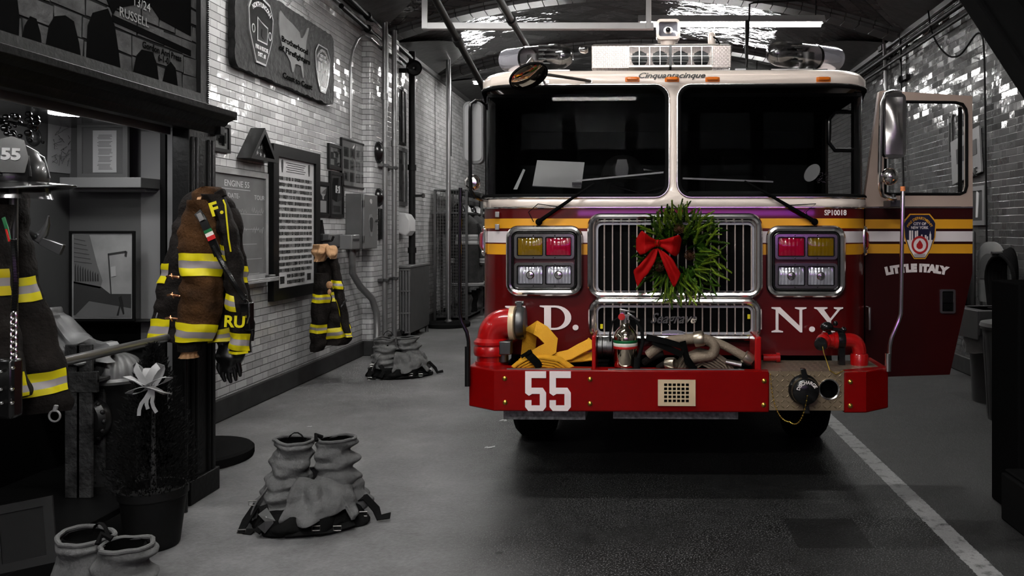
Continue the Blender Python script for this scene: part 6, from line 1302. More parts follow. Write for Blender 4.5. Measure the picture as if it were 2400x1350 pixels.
c = W(579, 730, d0-.14); m = MB(); m.box(c.x-.03, c.x+.03, c.y-.03, c.y+.02, c.z-.10, c.z+.05); m.cyl((c.x-.01, c.y, c.z+.05), (c.x-.01, c.y, c.z+.09), .009); o2 = m.build('radio', 'black_gloss', t, w=T1, bevel=.006)
m = MB(); m.tube([c+Vector((-.02,-.04,.05)), c+Vector((.0,-.05,.085)), c+Vector((.028,-.045,.06)), c+Vector((.032,-.04,-.02)), c+Vector((.02,-.04,-.06))], .0035, 6); m.box(c.x-.012, c.x+.016, c.y-.038, c.y-.03, c.z-.03, c.z+.0); m.build('radio_clip', 'chrome', o2, w=T1)
# letters
def lett(D, s_, u, v, size, rot, mt='reflective_yellow', off=.007):
    p = D(u, v, off); tx = (D(u+.02, v, off)-D(u-.02, v, off)).normalized(); n_ = Vector((0,-1,0)); n_ = (n_-tx*n_.dot(tx)).normalized(); up = tx.cross(n_)*-1; up = n_.cross(tx)*-1 if up.z < 0 else up
    if up.z < 0: up = -up
    Mx = Matrix((( tx.x, -n_.x, up.x, p.x), (tx.y, -n_.y, up.y, p.y), (tx.z, -n_.z, up.z, p.z), (0,0,0,1)))
    return text(s_, size, mt, t, T1.inverted() @ Mx @ Matrix.Rotation(rot, 4, 'Y'), 'coat_lettering', .0012, off=size*.03)
lett(Rr, 'RU', .76, vof(rR, 752), .085, R(4)); text('F.', .10, 'reflective_yellow', t, T1.inverted() @ at(*W(507, 490, d0-.235)) @ Matrix.Rotation(R(-18), 4, 'Y'), 'coat_lettering', .0015, off=.003)
m = MB(); m.ribbon([W(523, 468, d0-.2), W(528, 480, d0-.2), W(536, 560, d0-.2), W(541, 590, d0-.19)], .008, .002, (0,-1,0)); m.build('yellow_piping', 'reflective_yellow', t, w=T1)
# gloves hanging under the coat
t = thing('work_gloves', tuple(W(538, 890, d0-.02)), 'black leather gloves hanging below the big coat by the cabinet', 'gloves'); T1 = WM(t)
rG = [(800,506,574,.05), (820,510,580,.05), (842,512,572,.05), (862,514,560,.04), (872,518,556,.03)]; cloth(Drape(lp(rG, d0-.02, .05), .06, 4, 2, .02), 'palm', 'black_leather', 36, 20)
m = MB()
for pts, r in ((((524,862),(522,880),(527,892)), .013), (((536,862),(537,884),(541,895)), .013), (((548,860),(551,878),(553,890)), .012), (((558,850),(562,868),(563,880)), .012), (((514,850),(512,862),(516,875)), .012)):
    m.tube([W(px, py, d0-.03) for px, py in pts], [r*1.25, r*1.1, r*.7], 12); m.ball(W(*pts[-1], d0-.03), r*.7, 8)
m.build('fingers', 'black_leather', t, w=T1)

# ------------------------------------------------------------------ small coat on the tile wall
d1 = 8.5; X1 = W(775, 700, d1)
t = thing('turnout_coat', (X1.x, d1, W(775, 803, d1).z), 'smaller black turnout coat with yellow bands, hanging from the hook beside the portrait poster', 'coat'); T1 = WM(t)
r2 = [(604,748,778), (625,745,784), (660,742,796), (700,738,806), (745,736,816), (785,736,824), (806,745,815)]
B = Drape(lp(r2, d1, .14), .05, 7, 2.2, .03, 6); cloth(B, 'body', 'coat_black', 60, 46)
wband(B, .72, .97, vof(r2, 768), vof(r2, 790), -.16); wband(B, .70, .86, vof(r2, 684), vof(r2, 706), -.04); wband(B, .86, .97, vof(r2, 655), vof(r2, 676), .1)
r3 = [(640,741,768), (680,736,772), (710,734,772), (760,731,766), (800,730,762), (822,732,758)]
S = Drape(lp(r3, d1-.18, .11), .04, 5, 1, .02, 7); cloth(S, 'sleeve', 'coat_black', 44, 36)
wband(S, .50, 1.0, vof(r3, 688), vof(r3, 708), .02); wband(S, .50, 1.0, vof(r3, 757), vof(r3, 776), .02)
r4 = [(572,742,762), (584,738,766), (600,740,762), (612,744,756)]; cloth(Drape(lp(r4, d1-.2, .10), .10, 5, 1, .04, 9), 'lining', 'lining_tan', 40, 16)
r5 = [(577,765,782), (585,762,789), (597,768,788), (606,776,786)]; cloth(Drape(lp(r5, d1-.15, .09), .08, 4, 2, .03, 9), 'lining', 'lining_tan', 36, 14)
r6 = [(606,770,790), (640,778,798), (700,790,808), (760,800,818), (790,812,826)]; B6 = Drape(lp(r6, d1-.05, .06), .04, 4, 1, .02, 7); cloth(B6, 'front_panel', 'coat_black', 36, 30)
wband(B6, .5, .95, vof(r6, 655), vof(r6, 674), .05); wband(B6, .52, .7, vof(r6, 700), vof(r6, 785), 0, mats=('reflective_yellow',)*2); wband(B6, .52, .98, vof(r6, 776), vof(r6, 788), .03)
m = MB(); m.tube([W(812, 702, d1-.2), W(800, 720, d1-.22), W(806, 708, d1-.22)], .008, 6); m.build('snap_hook', 'steel_dark', t, w=T1)
c = W(772, 668, d1-.28); m = MB(); m.ball(c, (.035, .02, .04), 10); m.ball(c-Vector((0,0,.07)), (.02, .015, .03), 8); m.build('pocket_tag', 'leather_tan', t, w=T1)
# ------------------------------------------------------------------ coat at the left edge
d2 = 3.25; t = thing('turnout_coat', (W(60, 980, d2).x, d2, W(60, 985, d2).z), 'black turnout coat with yellow bands cut off by the left edge, under the leather helmet', 'coat'); T1 = WM(t)
r7 = [(440,-6,36), (470,-30,42), (540,-50,58), (640,-70,78), (740,-80,112), (850,-80,146), (930,-70,162), (962,-60,158)]
B = Drape(lp(r7, d2+.06, .10), .03, 6, 1.4, .02, 8); cloth(B, 'body', 'coat_black', 64, 50)
wband(B, .80, .995, vof(r7, 660), vof(r7, 712), -.10); wband(B, .78, .995, vof(r7, 872), vof(r7, 924), -.14)
r8 = [(480,-60,20), (600,-60,18), (700,-60,24), (800,-60,34), (900,-60,60), (930,-60,62)]
S = Drape(lp(r8, d2-.12, .09), .03, 5, 1, .015, 8); cloth(S, 'sleeve', 'coat_black', 48, 40)
wband(S, .75, 1.0, vof(r8, 625), vof(r8, 688), .02, mats=('reflective_olive', 'reflective_silver')); wband(S, .75, 1.0, vof(r8, 862), vof(r8, 922), .02)
m = MB(); hel = []
for k in range(321): u = k/320; a = k*.9; hel.append(W(32+4*math.sin(u*3), 560+170*u, d2-.24)+Vector((.009*math.cos(a), .009*math.sin(a), 0)))
m.tube(hel, .003, 5); m.build('coiled_cord', 'black_gloss', t, w=T1)
m = MB()
for k in range(9): c = W(32, 740+k*14, d2-.26); m.tube([c+Vector((.010*math.cos(a), .003*(k % 2)*math.sin(a), .014*math.sin(a))) for a in [2*PI*j/12 for j in range(12)]], .003, 6, closed=True)
m.build('key_chain', 'chrome', t, w=T1)
c = W(14, 890, d2-.26); m = MB(); m.box(c.x-.05, c.x+.045, c.y-.03, c.y+.03, c.z-.14, c.z+.08); r_ = m.build('radio', 'black_gloss', t, w=T1, bevel=.012)
m = MB()
for px, py in ((2, 912), (28, 912), (4, 944), (28, 944), (2, 870), (30, 862)): m.ball(W(px, py, d2-.30), .007, 8)
m.build('snap_button', 'chrome', r_, w=T1)
m = MB(); m.ribbon([W(8, 510, d2-.23), W(16, 535, d2-.24), W(22, 565, d2-.24)], .012, .004, (0,-1,0)); m.build('flag_ribbon', 'green_band', t, w=T1); m = MB(); m.ribbon([W(14, 537, d2-.245), W(22, 566, d2-.245)], .006, .003, (0,-1,0)); m.build('flag_ribbon', 'red_band', t, w=T1)
m = MB(); c = W(128, 975, d2); m.tube([c+Vector((.022*math.cos(a), 0, .022*math.sin(a))) for a in [2*PI*j/20 for j in range(20)]], .004, 6, closed=True); m.tube([c+Vector((0,0,.02)), W(132, 950, d2)], .008, 6); m.build('hanging_ring', 'grey_silver', t, w=T1)

# ------------------------------------------------------------------ boots inside folded trousers
def bunker(name, X, Y, rz, sc, label, kind=0, mt='pants_cloth', md='pants_dark'):
    t = thing(name, (X, Y, 0), label, 'boots and trousers', None, rz)
    for g in (-1, 1):
        lx = .115*g; tilt = .04*g*(kind == 1)
        L = [(.43, lx, .02, .098, .085), (.405, lx, .02, .107, .095), (.37, lx-.008*g, .02, .10, .09), (.32, lx+.004*g, .01, .112, .10), (.27, lx+.01*g, .0, .10, .095), (.22, lx+.02*g, -.01, .125, .12), (.17, lx+.02*g, -.02, .12, .13), (.10, lx+.03*g, -.03, .13, .15)]
        if kind == 1: L = [(z*.9, x+.10*(z-.1)*g*.2-.12*(z-.1), y, a, b) for z, x, y, a, b in L]
        L = [(z*sc, x*sc, y*sc, a*sc, b*sc) for z, x, y, a, b in L]
        D = Drape(L, .03, 5, 1.3*g, .034*sc, 7, zf=3.4); m = MB(); D.body(m, 60, 60, cap=False)
        m.build('trouser_leg', mt, t, smooth=70, recalc=True)
        m = MB(); m.tube([D(k/36, 0.0, .002) for k in range(36)], .009*sc, 8, closed=True); m.build('rolled_hem', mt, t)
        I = Drape([(z, x, y, a*.76, b*.76) for z, x, y, a, b in L[:4]], .03, 5, 1.3*g); m = MB(); I.body(m, 36, 10, cap=False); m.add([I(k/36, .98) for k in range(36)], [tuple(range(36))]); m.build('boot_shaft', 'pitch', t, smooth=70)
        m = MB(); m.tube([(lx*sc+s_*.07*sc, (-.05)*sc, (.40)*sc) if False else (lx*sc-.05*sc*s2, .08*sc, (.41+.05*(1-abs(s2))**.5)*sc) for s2 in (-1, -.6, -.2, .2, .6, 1)], .008*sc, 6, flat=.4) if g < 0 else m.tube([(lx*sc-.09*sc, -.02*sc, .43*sc), (lx*sc-.10*sc, .0, .46*sc), (lx*sc-.07*sc, .02*sc, .44*sc)], .012*sc, 6); m.build('pull_loop', 'pants_dark', t)
        m = MB(); m.grid(lambda u, v: (lx*sc+(.055+.012*math.sin(PI*v))*sc*math.cos(u), (-.20+.0)*sc+(-.10*sc*math.sin(u) if math.sin(u) > 0 else -.16*sc*math.sin(u))*(1) + .08*sc*0, (.0+.09*v)*sc), 0, 2*PI, 30, 0, 1, 8)
        m.add([(lx*sc+.055*sc*math.cos(2*PI*k/30), -.20*sc-(.10 if math.sin(2*PI*k/30) > 0 else .16)*sc*math.sin(2*PI*k/30), .09*sc) for k in range(30)], [tuple(range(30))]); m.build('boot', 'black_rubber', t, smooth=60)
    # draped waist folds around the boots
    D = Drape([(.25*sc, .0, -.0, .14*sc, .10*sc), (.215*sc, .0, -.03, .21*sc, .17*sc), (.15*sc, .01, -.04, .25*sc, .21*sc), (.085*sc, .01, -.05, .285*sc, .25*sc), (.045*sc, .0, -.05, .28*sc, .25*sc)], .07, 5, .8, .045*sc, 7, zf=2.6)
    D.amp = .085; D.n = 9; m = MB(); m.grid(lambda u, v: D(u, v*(1-.30*max(0, math.sin(2*PI*(u-.62)))**2*(1 if .62 < u-int(u) < .9 or u > 1.4 else 0))), .70, 1.56, 90, 0, 1, 44); m.build('waist_cloth', mt, t, smooth=70, solid=.008, recalc=False)
    D2 = Drape([(.10*sc, -.01, -.05, .24*sc, .2*sc), (.05*sc, -.01, -.05, .29*sc, .25*sc), (.012, -.01, -.06, .30*sc, .24*sc), (.0, -.01, -.06, .28*sc, .22*sc)], .10, 4, 2.5, .025*sc, 10); m = MB(); D2.body(m, 80, 20); m.build('dark_lining', md, t, smooth=70)
    for k, pts in enumerate((((.22,-.05,.10),(.30,-.08,.13),(.36,-.08,.06),(.38,-.10,.02),(.44,-.10,.03)), ((-.26,-.12,.12),(-.30,-.16,.05),(-.31,-.2,.01),(-.24,-.22,.01)), ((-.05,-.30,.02),(.05,-.31,.03),(.16,-.27,.02),(.27,-.2,.03)), ((-.20,-.2,.14),(-.16,-.26,.09),(-.2,-.29,.03)))):
        m = MB(); m.ribbon([Vector(p)*sc for p in pts], .045*sc, .006, (0, -.4, 1)); m.build('suspender_strap', md, t, smooth=60)
    for p in ((-.30,-.22,.012), (-.13,-.28,.06), (.30,-.12,.05), (.20,-.27,.03), (-.28,-.12,.13), (.10,-.30,.045)):
        p = Vector(p)*sc; m = MB(); m.tube([p+Vector((a*.02, 0, b*.012)) for a, b in ((-1,-1),(1,-1),(1,1),(-1,1))], .0035, 6, closed=True); m.build('buckle', 'chrome_dull', t)
    if kind == 0:
        m = MB(); m.ribbon([(-.18*sc,-.26*sc,.13*sc), (-.13*sc,-.30*sc,.09*sc), (-.17*sc,-.31*sc,.05*sc)], .05*sc, .008, (.3,-1,.3)); m.build('strap_end', 'steel_dark', t)
    return t
bunker('bunker_boots', -1.80, 4.52, R(6), 1.0, 'boots standing inside folded grey trousers on the open floor, nearest whole pair')
bunker('bunker_boots', -2.62, 9.0, R(18), 1.05, 'boots inside slumped grey trousers on the floor by the radiator', 1)
bunker('bunker_boots', -2.02, 3.05, R(-24), 1.0, 'boots inside folded trousers cut off by the bottom edge, below the potted tree')
# litter on the floor
for px, py, r, l in ((1146, 1050, .035, 'small crumpled white paper scrap on the floor left of the truck shadow'), (1175, 987, .03, 'tiny flat white paper scrap on the floor under the bumper corner'), (722, 1001, .02, 'tiny pale scrap on the floor behind the trousers')):
    p = W(px, py, CH*F/(py-VY)); m = MB(); rg = random.Random(px)
    for k in range(7): a = Vector((rg.uniform(-r, r), rg.uniform(-r, r)*.7, 0)); m.add([a, a+Vector((r*.8, 0, .004)), a+Vector((r*.6, r*.7, .007)), a+Vector((0, r*.5, .003))], [(0,1,2,3)])
    solo(m, 'paper_scrap', 'paper', (p.x, p.y, .001), l, 'litter', 'paper scraps on the floor', smooth=0)

# ------------------------------------------------------------------ wreath, bow, hoses and extinguisher on the truck
c = TM @ tp(1592, 594, -.13); t = thing('wreath', tuple(c), 'green fir wreath with pine cones hung on the truck grille', 'wreath'); rg = random.Random(12)
def sprig(m, p, d, ln, side):
    d = d.normalized(); q = d.to_track_quat('Z', 'Y')
    for k in range(90):
        u = k/90; a = k*2.4; base = p+d*(ln*u*.92); out = q @ Vector((math.cos(a)*.85, math.sin(a)*.85, .75+.8*u)); L = ln*.17*(1-.35*u)*rg.uniform(.8, 1.15)
        e = base+out.normalized()*L; s_ = out.cross(d).normalized()*ln*.03; m.add([base-s_, base+s_, e+s_*.6, e-s_*.6], [(0,1,2,3)])
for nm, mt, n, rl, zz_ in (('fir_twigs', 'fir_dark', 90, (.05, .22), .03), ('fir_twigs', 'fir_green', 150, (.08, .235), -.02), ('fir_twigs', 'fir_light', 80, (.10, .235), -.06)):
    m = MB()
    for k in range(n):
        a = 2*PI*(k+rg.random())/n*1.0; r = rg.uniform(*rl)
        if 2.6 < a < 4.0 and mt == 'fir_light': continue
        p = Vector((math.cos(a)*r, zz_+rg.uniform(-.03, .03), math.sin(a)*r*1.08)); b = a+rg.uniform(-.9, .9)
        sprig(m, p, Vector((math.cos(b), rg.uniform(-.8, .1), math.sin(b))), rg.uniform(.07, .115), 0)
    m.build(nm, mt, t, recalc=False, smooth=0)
m = MB(); m.tube([(.14*math.cos(2*PI*k/30), .03, .15*math.sin(2*PI*k/30)) for k in range(30)], .03, 8, closed=True); m.build('ring', 'fir_dark', t)
for px, py in ((1592, 536), (1616, 598), (1546, 625)):
    q = TM @ tp(px, py, -.21)-c; m = MB()
    for k in range(60):
        v = k/60; a = k*2.4; r = .026*math.sin(PI*(v*.85+.12)); p = q+Vector((r*math.cos(a), -.018+.03*v, r*math.sin(a))); n_ = Vector((math.cos(a), -.6, math.sin(a))).normalized(); s_ = n_.orthogonal()*.006; m.add([p-s_, p+s_, p+n_*.010], [(0,1,2)])
    m.ball(q, .016, 10); m.build('pine_cone', 'pine_cone', t, recalc=False)
b = TM @ tp(1541, 571, -.22); t = thing('red_bow', tuple(b), 'large red ribbon bow with two pointed tails on the wreath', 'bow'); T1 = WM(t)
def q(px, py, y=-.22): return TM @ tp(px, py, y)
def sheetf(poly_rows, nm):               # rows of (left px,py,depth),(right px,py,depth)
    m = MB(); n = len(poly_rows)-1
    def f(u, v):
        i = min(int(v*n), n-1); k = v*n-i; a = q(*poly_rows[i][0]).lerp(q(*poly_rows[i+1][0]), k); b_ = q(*poly_rows[i][1]).lerp(q(*poly_rows[i+1][1]), k)
        return a.lerp(b_, u)+Vector((0, -.006*math.sin(u*9)*math.sin(PI*min(1, v+.1)), 0))
    m.grid(f, 0, 1, 14, 0, 1, 14); return m.build(nm, 'bow_red', t, w=T1, solid=.003, recalc=False, smooth=60)
sheetf([((1541,564,-.24),(1541,576,-.24)), ((1524,556,-.28),(1528,582,-.27)), ((1512,546,-.30),(1512,594,-.29)), ((1504,540,-.28),(1500,598,-.27)), ((1491,560,-.24),(1491,585,-.24))], 'bow_loop')
sheetf([((1543,564,-.24),(1543,576,-.24)), ((1562,560,-.28),(1558,584,-.27)), ((1580,554,-.30),(1572,596,-.29)), ((1592,550,-.28),(1584,602,-.27)), ((1598,562,-.24),(1593,590,-.24))], 'bow_loop')
sheetf([((1530,584,-.25),(1543,582,-.25)), ((1512,606,-.27),(1536,612,-.27)), ((1498,622,-.27),(1520,640,-.27)), ((1484,634,-.26),(1508,652,-.26)), ((1492,666,-.25),(1494,672,-.25))], 'bow_tail')
sheetf([((1541,582,-.25),(1556,590,-.25)), ((1552,612,-.27),(1576,606,-.27)), ((1562,636,-.27),(1588,628,-.27)), ((1570,656,-.26),(1596,642,-.26)), ((1578,672,-.25),(1582,672,-.25))], 'bow_tail')
m = MB(); m.ball(q(1542,570,-.25), (.018,.018,.022), 12); m.build('bow_knot', 'bow_red', t, w=T1); m = MB()
for dx in (-3, 4): m.tube([q(1540+dx, 564, -.262), q(1538+dx, 570, -.285), q(1540+dx, 578, -.262)], .0025, 6)
m.build('gold_tie', 'gold', t, w=T1)
# extinguisher
e = TM @ tp(1466, 858, -.30); zb_ = TM @ Vector((0,-.3,z1)); t = thing('fire_extinguisher', (e.x, e.y, z1+.006), 'polished metal fire extinguisher with a green, white and red band standing on the bumper', 'fire extinguisher')
r = .072*.97; H = tp(1466, 764, -.30).z-z1
m = MB(); m.lathe([(r*.93, 0), (r, .01), (r, H*.68), (r*.96, H*.76), (r*.82, H*.86), (r*.55, H*.95), (.028, H), (.022, H+.012)], (0,0,0), (0,0,1), 36); m.build('cylinder', 'chrome_warm', t, smooth=50)
for a, b_, mt in ((.58, .65, 'green_band'), (.50, .58, 'white_band'), (.44, .50, 'red_band')): m = MB(); m.lathe([(r*1.004, H*a), (r*1.012, H*a+.001), (r*1.012, H*b_-.001), (r*1.004, H*b_)], (0,0,0), (0,0,1), 36, close=True); m.build('colour_band', mt, t)
m = MB(); m.cyl((0,0,H), (0,0,H+.045), .018); m.box(-.02, .02, -.015, .015, H+.03, H+.06); v_ = m.build('valve', 'chrome_dull', t)
m = MB(); m.add([(-.035,-.012,H+.095),(-.035,.012,H+.095),(.055,.012,H+.078),(.055,-.012,H+.078),(-.035,-.012,H+.085),(-.035,.012,H+.085),(.055,.012,H+.07),(.055,-.012,H+.07)], [(0,1,2,3),(7,6,5,4),(0,4,5,1),(1,5,6,2),(2,6,7,3),(3,7,4,0)]); m.box(-.03, .0, -.010, .010, H+.05, H+.09); m.build('lever', 'chrome', t, bevel=.002)
m = MB(); m.add([(.01,-.012,H+.075),(.01,.012,H+.075),(.085,.012,H+.03),(.085,-.012,H+.03),(.01,-.012,H+.065),(.01,.012,H+.065),(.08,.012,H+.02),(.08,-.012,H+.02)], [(0,1,2,3),(7,6,5,4),(0,4,5,1),(1,5,6,2),(2,6,7,3),(3,7,4,0)]); m.build('carry_handle', 'chrome', t, bevel=.002)
m = MB(); m.lathe([(.02, 0), (.02, .012), (.002, .013)], (-.022, -.018, H+.05), (0,-1,0), 18); m.build('gauge', 'gauge_red', t)
m = MB(); m.tube([(.015,.01,H+.04), (.06,.0,H+.03), (.095,-.0,H-.03), (.10,-.01,H*.6), (.085,-.04,H*.35), (.07,-.06,H*.18), (.065,-.065,.03)], .011, 10); m.tube([(.07,-.06,H*.25), (.065,-.065,.0)], .020, 12); m.tube([(-.03,-.005,H+.05), (-.075,0,H+.02), (-.09,0,H-.05), (-.088,0,H*.6)], .006, 8); m.build('discharge_hose', 'black_rubber', t)
# hoses in the tray
def q(px, py, y): return TM @ tp(px, py, y)
t = thing('yellow_hose', tuple(q(1290, 866, -.25)), 'flat yellow fire hose folded in the bumper tray on the left', 'hose'); t.location.z = z1-.15; T1 = WM(t)
m = MB(); pts = [q(1236, 850, -.12), q(1240, 800, -.12), q(1243, 776, -.15), q(1256, 768, -.2), q(1272, 778, -.22), q(1292, 800, -.22)]; pts2 = [q(1292, 800, -.22), q(1290, 816, -.25), q(1272, 826, -.28), q(1250, 840, -.28), q(1225, 856, -.26)]
m.ribbon(pts+pts2[1:], .085, .012, (.35, -1, .25)); m.build('folded_loop', 'hose_yellow', t, w=T1, smooth=60, bevel=.003)
m = MB(); m.ribbon([q(1389, 800, -.2), q(1384, 806, -.2), q(1360, 818, -.22), q(1335, 832, -.23), q(1300, 840, -.25), q(1250, 842, -.27)], .07, .014, (.15, -1, .9)); m.ribbon([q(1389, 835, -.2), q(1360, 838, -.2), q(1320, 840, -.22), q(1290, 846, -.22)], .06, .012, (0, -1, .9)); m.build('hose_length', 'hose_yellow', t, w=T1, smooth=60, bevel=.003)
for k in range(5):
    m = MB(); a = 5*k; a = 8*k; m.ribbon([q(1194+a, 868, -.30), q(1212+a, 852+k*2, -.30), q(1236+a*.7, 838+k*5, -.30), q(1275, 836+k*6, -.30), q(1312-a*.7, 842+k*5, -.30), q(1345-a, 866, -.30)], .06, .009, (0, -.2, 1)); m.build('coil_turn', 'hose_yellow', t, w=T1, smooth=60)
m = MB(); m.ribbon([q(1233, 826, -.30), q(1246, 838, -.34), q(1258, 850, -.34), q(1266, 862, -.33)], .045, .008, (.2,-1,.4)); m.ribbon([q(1222, 836, -.31), q(1236, 828, -.33), q(1246, 822, -.32)], .02, .006, (0,-1,.3)); m.build('hose_strap', 'black_matte', t, w=T1)
m = MB(); a = q(1400, 812, -.2); m.lathe([(.055, 0), (.06, .005), (.06, .03), (.055, .035), (.056, .06), (.06, .062), (.058, .09)], a, Vector((1,-.02,0)), 26); m.build('hose_coupling', 'steel_dark', t, w=T1)
t = thing('grey_hose', tuple(q(1640, 866, -.2)), 'grey fire hose coiled in the bumper tray beside the extinguisher', 'hose'); t.location.z = z1-.15; T1 = WM(t)
for k in range(6):
    m = MB(); m.ribbon([q(1580+k*7, 866, -.27), q(1600+k*6, 838+k*4, -.27), q(1640+k*1, 820+k*6, -.27), q(1680-k*4, 832+k*5, -.27), q(1706-k*6, 850+k*3, -.27), q(1718-k*7, 870, -.27)], .06, .010, (.2,-.2,1)); m.build('coil_turn', 'hose_grey', t, w=T1, smooth=60)
for pts, r in (([(1520,832,-.28),(1560,800,-.3),(1600,796,-.3),(1640,792,-.3),(1668,800,-.3),(1678,816,-.31),(1668,834,-.3),(1640,836,-.32),(1615,842,-.3)], .042), ([(1650,792,-.24),(1690,806,-.26),(1720,822,-.28),(1752,840,-.28)], .034), ([(1510,850,-.26),(1530,836,-.28),(1555,828,-.28)], .03), ([(1545,862,-.30),(1560,852,-.33),(1572,850,-.35)], .028)):
    P = [q(*p) for p in pts]; P2 = []
    for i in range(len(P)-1): P2 += [P[i].lerp(P[i+1], k/3) for k in range(3)]
    P2.append(P[-1])
    for _ in range(2): P2 = [P2[0]]+[(P2[i-1]+P2[i]*2+P2[i+1])/4 for i in range(1, len(P2)-1)]+[P2[-1]]
    m = MB(); m.tube(P2, r, 14, flat=.72); m.build('hose_length', 'hose_grey' if r > .03 else 'coat_black', t, w=T1, smooth=60)
for (px, py, y), dv, r in (((1628,796,-.33), (.5,-.1,.1), .045), ((1744,834,-.30), (.8,0,-.6), .038), ((1562,852,-.34), (.9,-.5,.1), .034)):
    m = MB(); a = q(px, py, y); m.lathe([(r*.75, -.002), (r*.95, 0), (r, .01), (r, .045), (r*.9, .055), (r*.7, .056), (r*.68, .01)], a, dv, 22); m.build('hose_coupling', 'hose_metal', t, w=T1)
m = MB(); 
for pts in ([(1515,790,-.33),(1560,800,-.36),(1600,812,-.36),(1610,840,-.36),(1625,862,-.34)], [(1530,800,-.34),(1570,818,-.36),(1600,832,-.37)], [(1600,800,-.36),(1612,850,-.36),(1630,866,-.34)]): m.ribbon([q(*p) for p in pts], .035, .01, (0,-1,.2))
m.build('hose_strap', 'black_matte', t, w=T1, smooth=60)
m = MB(); a = q(1700, 848, -.3); m.cyl(a, a+Vector((.09,0,-.02)), .016, .022); m.build('nozzle', 'chrome_dull', t, w=T1)
# ------------------------------------------------------------------ right side of the bay
def rw(px, py, off=0.0): X = XR-off; d = X*F/(px-VX); return Vector((X, d, CH-(py-VY)*d/F))
RRz = R(-90)
def strand(name, pts, r, mt, label, cat, grp=None, n=8, smooth_=2):
    P = [Vector(p) for p in pts]; P2 = []
    for i in range(len(P)-1): P2 += [P[i].lerp(P[i+1], k/4) for k in range(4)]
    P2.append(P[-1])
    for _ in range(smooth_*3): P2 = [P2[0]]+[(P2[i-1]+P2[i]*2+P2[i+1])/4 for i in range(1, len(P2)-1)]+[P2[-1]]
    m = MB(); m.tube([p-P2[-1] for p in P2], r, n); return solo(m, name, mt, P2[-1], label, cat, grp)
# pipes and conduits
strand('wall_conduit', [rw(2107, 22, .04), rw(2110, 60, .04), rw(2112, 200, .04), rw(2118, 480, .04)], .016, 'pipe_dark', 'right dark vertical conduit on the right wall above the open door', 'conduit', 'conduits on the right wall')
strand('wall_conduit', [rw(2072, 66, .05), rw(2073, 110, .05), rw(2078, 215, .05), rw(2080, 480, .05)], .028, 'pipe_grey', 'left grey vertical conduit on the right wall above the open door', 'conduit', 'conduits on the right wall')
m = MB(); c = rw(2074, 105, 0); m.box(-.09, .09, -.08, 0, -.09, .09); solo(m, 'junction_box', 'pipe_dark', c, 'small dark junction box high on the right wall', 'box', rz=RRz, bevel=.005)
m = MB(); c = rw(2128, 182, 0); m.box(-.12, .10, -.06, 0, -.03, .03); m.cyl((-.14, -.05, 0), (-.10, -.05, 0), .05); solo(m, 'wall_fitting', 'pipe_dark', c, 'small dark clamp fitting on the right wall', 'fitting', rz=RRz)
for i, (a, b, r, l) in enumerate((((1990, 168), (2330, -110), .030, 'upper long dark pipe running along the right wall under the vault'), ((1990, 178), (2330, -84), .020, 'lower long dark pipe running along the right wall under the vault'))):
    y0_, y1_ = 12.8, 7.2; z_ = 4.12-.16*i; m = MB(); m.cyl((0, 0, 0), (0, y0_-y1_+2, 0), r); solo(m, 'ceiling_pipe', 'pipe_dark', (XR-.07-.03*i, y1_, z_), l, 'pipe', 'dark pipes high on the right wall')
strand('loose_cable', [rw(2168, -22, .06), rw(2175, 20, .06), rw(2182, 75, .10), rw(2200, 110, .12), rw(2225, 135, .12), rw(2250, 132, .12), rw(2270, 105, .12), rw(2286, 80, .1), rw(2298, 76, .08), rw(2305, 90, .06), rw(2308, 160, .05), rw(2310, 320, .05), rw(2313, 600, .05)], .010, 'black_rubber', 'black cable looping down the right wall beside the steel beam', 'cable', smooth_=1)
# posters and small frames
def rthing(name, x0, x1, t0, b0, label, cat, off=0):
    a, b = rw(x0, (t0+b0)/2), rw(x1, (t0+b0)/2); zt = rw((x0+x1)/2, t0).z; zb = rw((x0+x1)/2, b0).z
    return thing(name, (XR-off, (a.y+b.y)/2, zb), label, cat, None, RRz), abs(a.y-b.y)/2, zt-zb
t, w, h = rthing('wall_poster', 2240, 2309, 312, 418, 'pale tilted poster seen through and beside the open door window', 'poster', .02)
m = MB(Matrix.Rotation(R(-7), 4, 'Y')); m.box(-w, w, -.02, -.0, 0, h); p = m.build('sheet', 'photo_mid', t, smooth=0); m = MB(Matrix.Rotation(R(-7), 4, 'Y')); m.box(-w*.6, w*.8, -.024, -.02, h*.42, h*.75); m.build('printed_panel', 'photo_dark', t, smooth=0)
text('ONE', .14, 'ink', p, at(w*.4, -.024, h*.1), 'poster_lettering', .0005)
t, w, h = rthing('pendant_ornament', 2225, 2236, 270, 368, 'narrow dark pointed metal ornament on the wall seen through the door window', 'ornament', .0)
m = MB(); plate(m, [(-.06, h*.08), (0, -.0), (.06, h*.08), (.045, h*.86), (.07, h), (0, h*.92), (-.07, h), (-.045, h*.86)], [[(-.02, h*.12), (.02, h*.12), (.02, h*.82), (-.02, h*.82)]], -.02, 0); m.build('blade', 'photo_dark', t, smooth=0)
t, w, h = rthing('wall_picture', 2281, 2313, 436, 528, 'dark picture with a bright streak in a pale mount on the right wall', 'picture', .0)
m = MB(); ring(m, -w, w, 0, h, .05, -.03, 0); m.build('mount', 'photo_mid', t, smooth=0); m = MB(); m.box(-w+.05, w-.05, -.02, 0, .05, h-.05); m.build('print', 'photo_dark', t, smooth=0); m = MB(); m.prism([(-.05, h*.2), (.0, h*.2), (.03, h*.8), (-.03, h*.9)], -.026, -.02, 'y'); m.build('streak', 'photo_light', t, smooth=0)
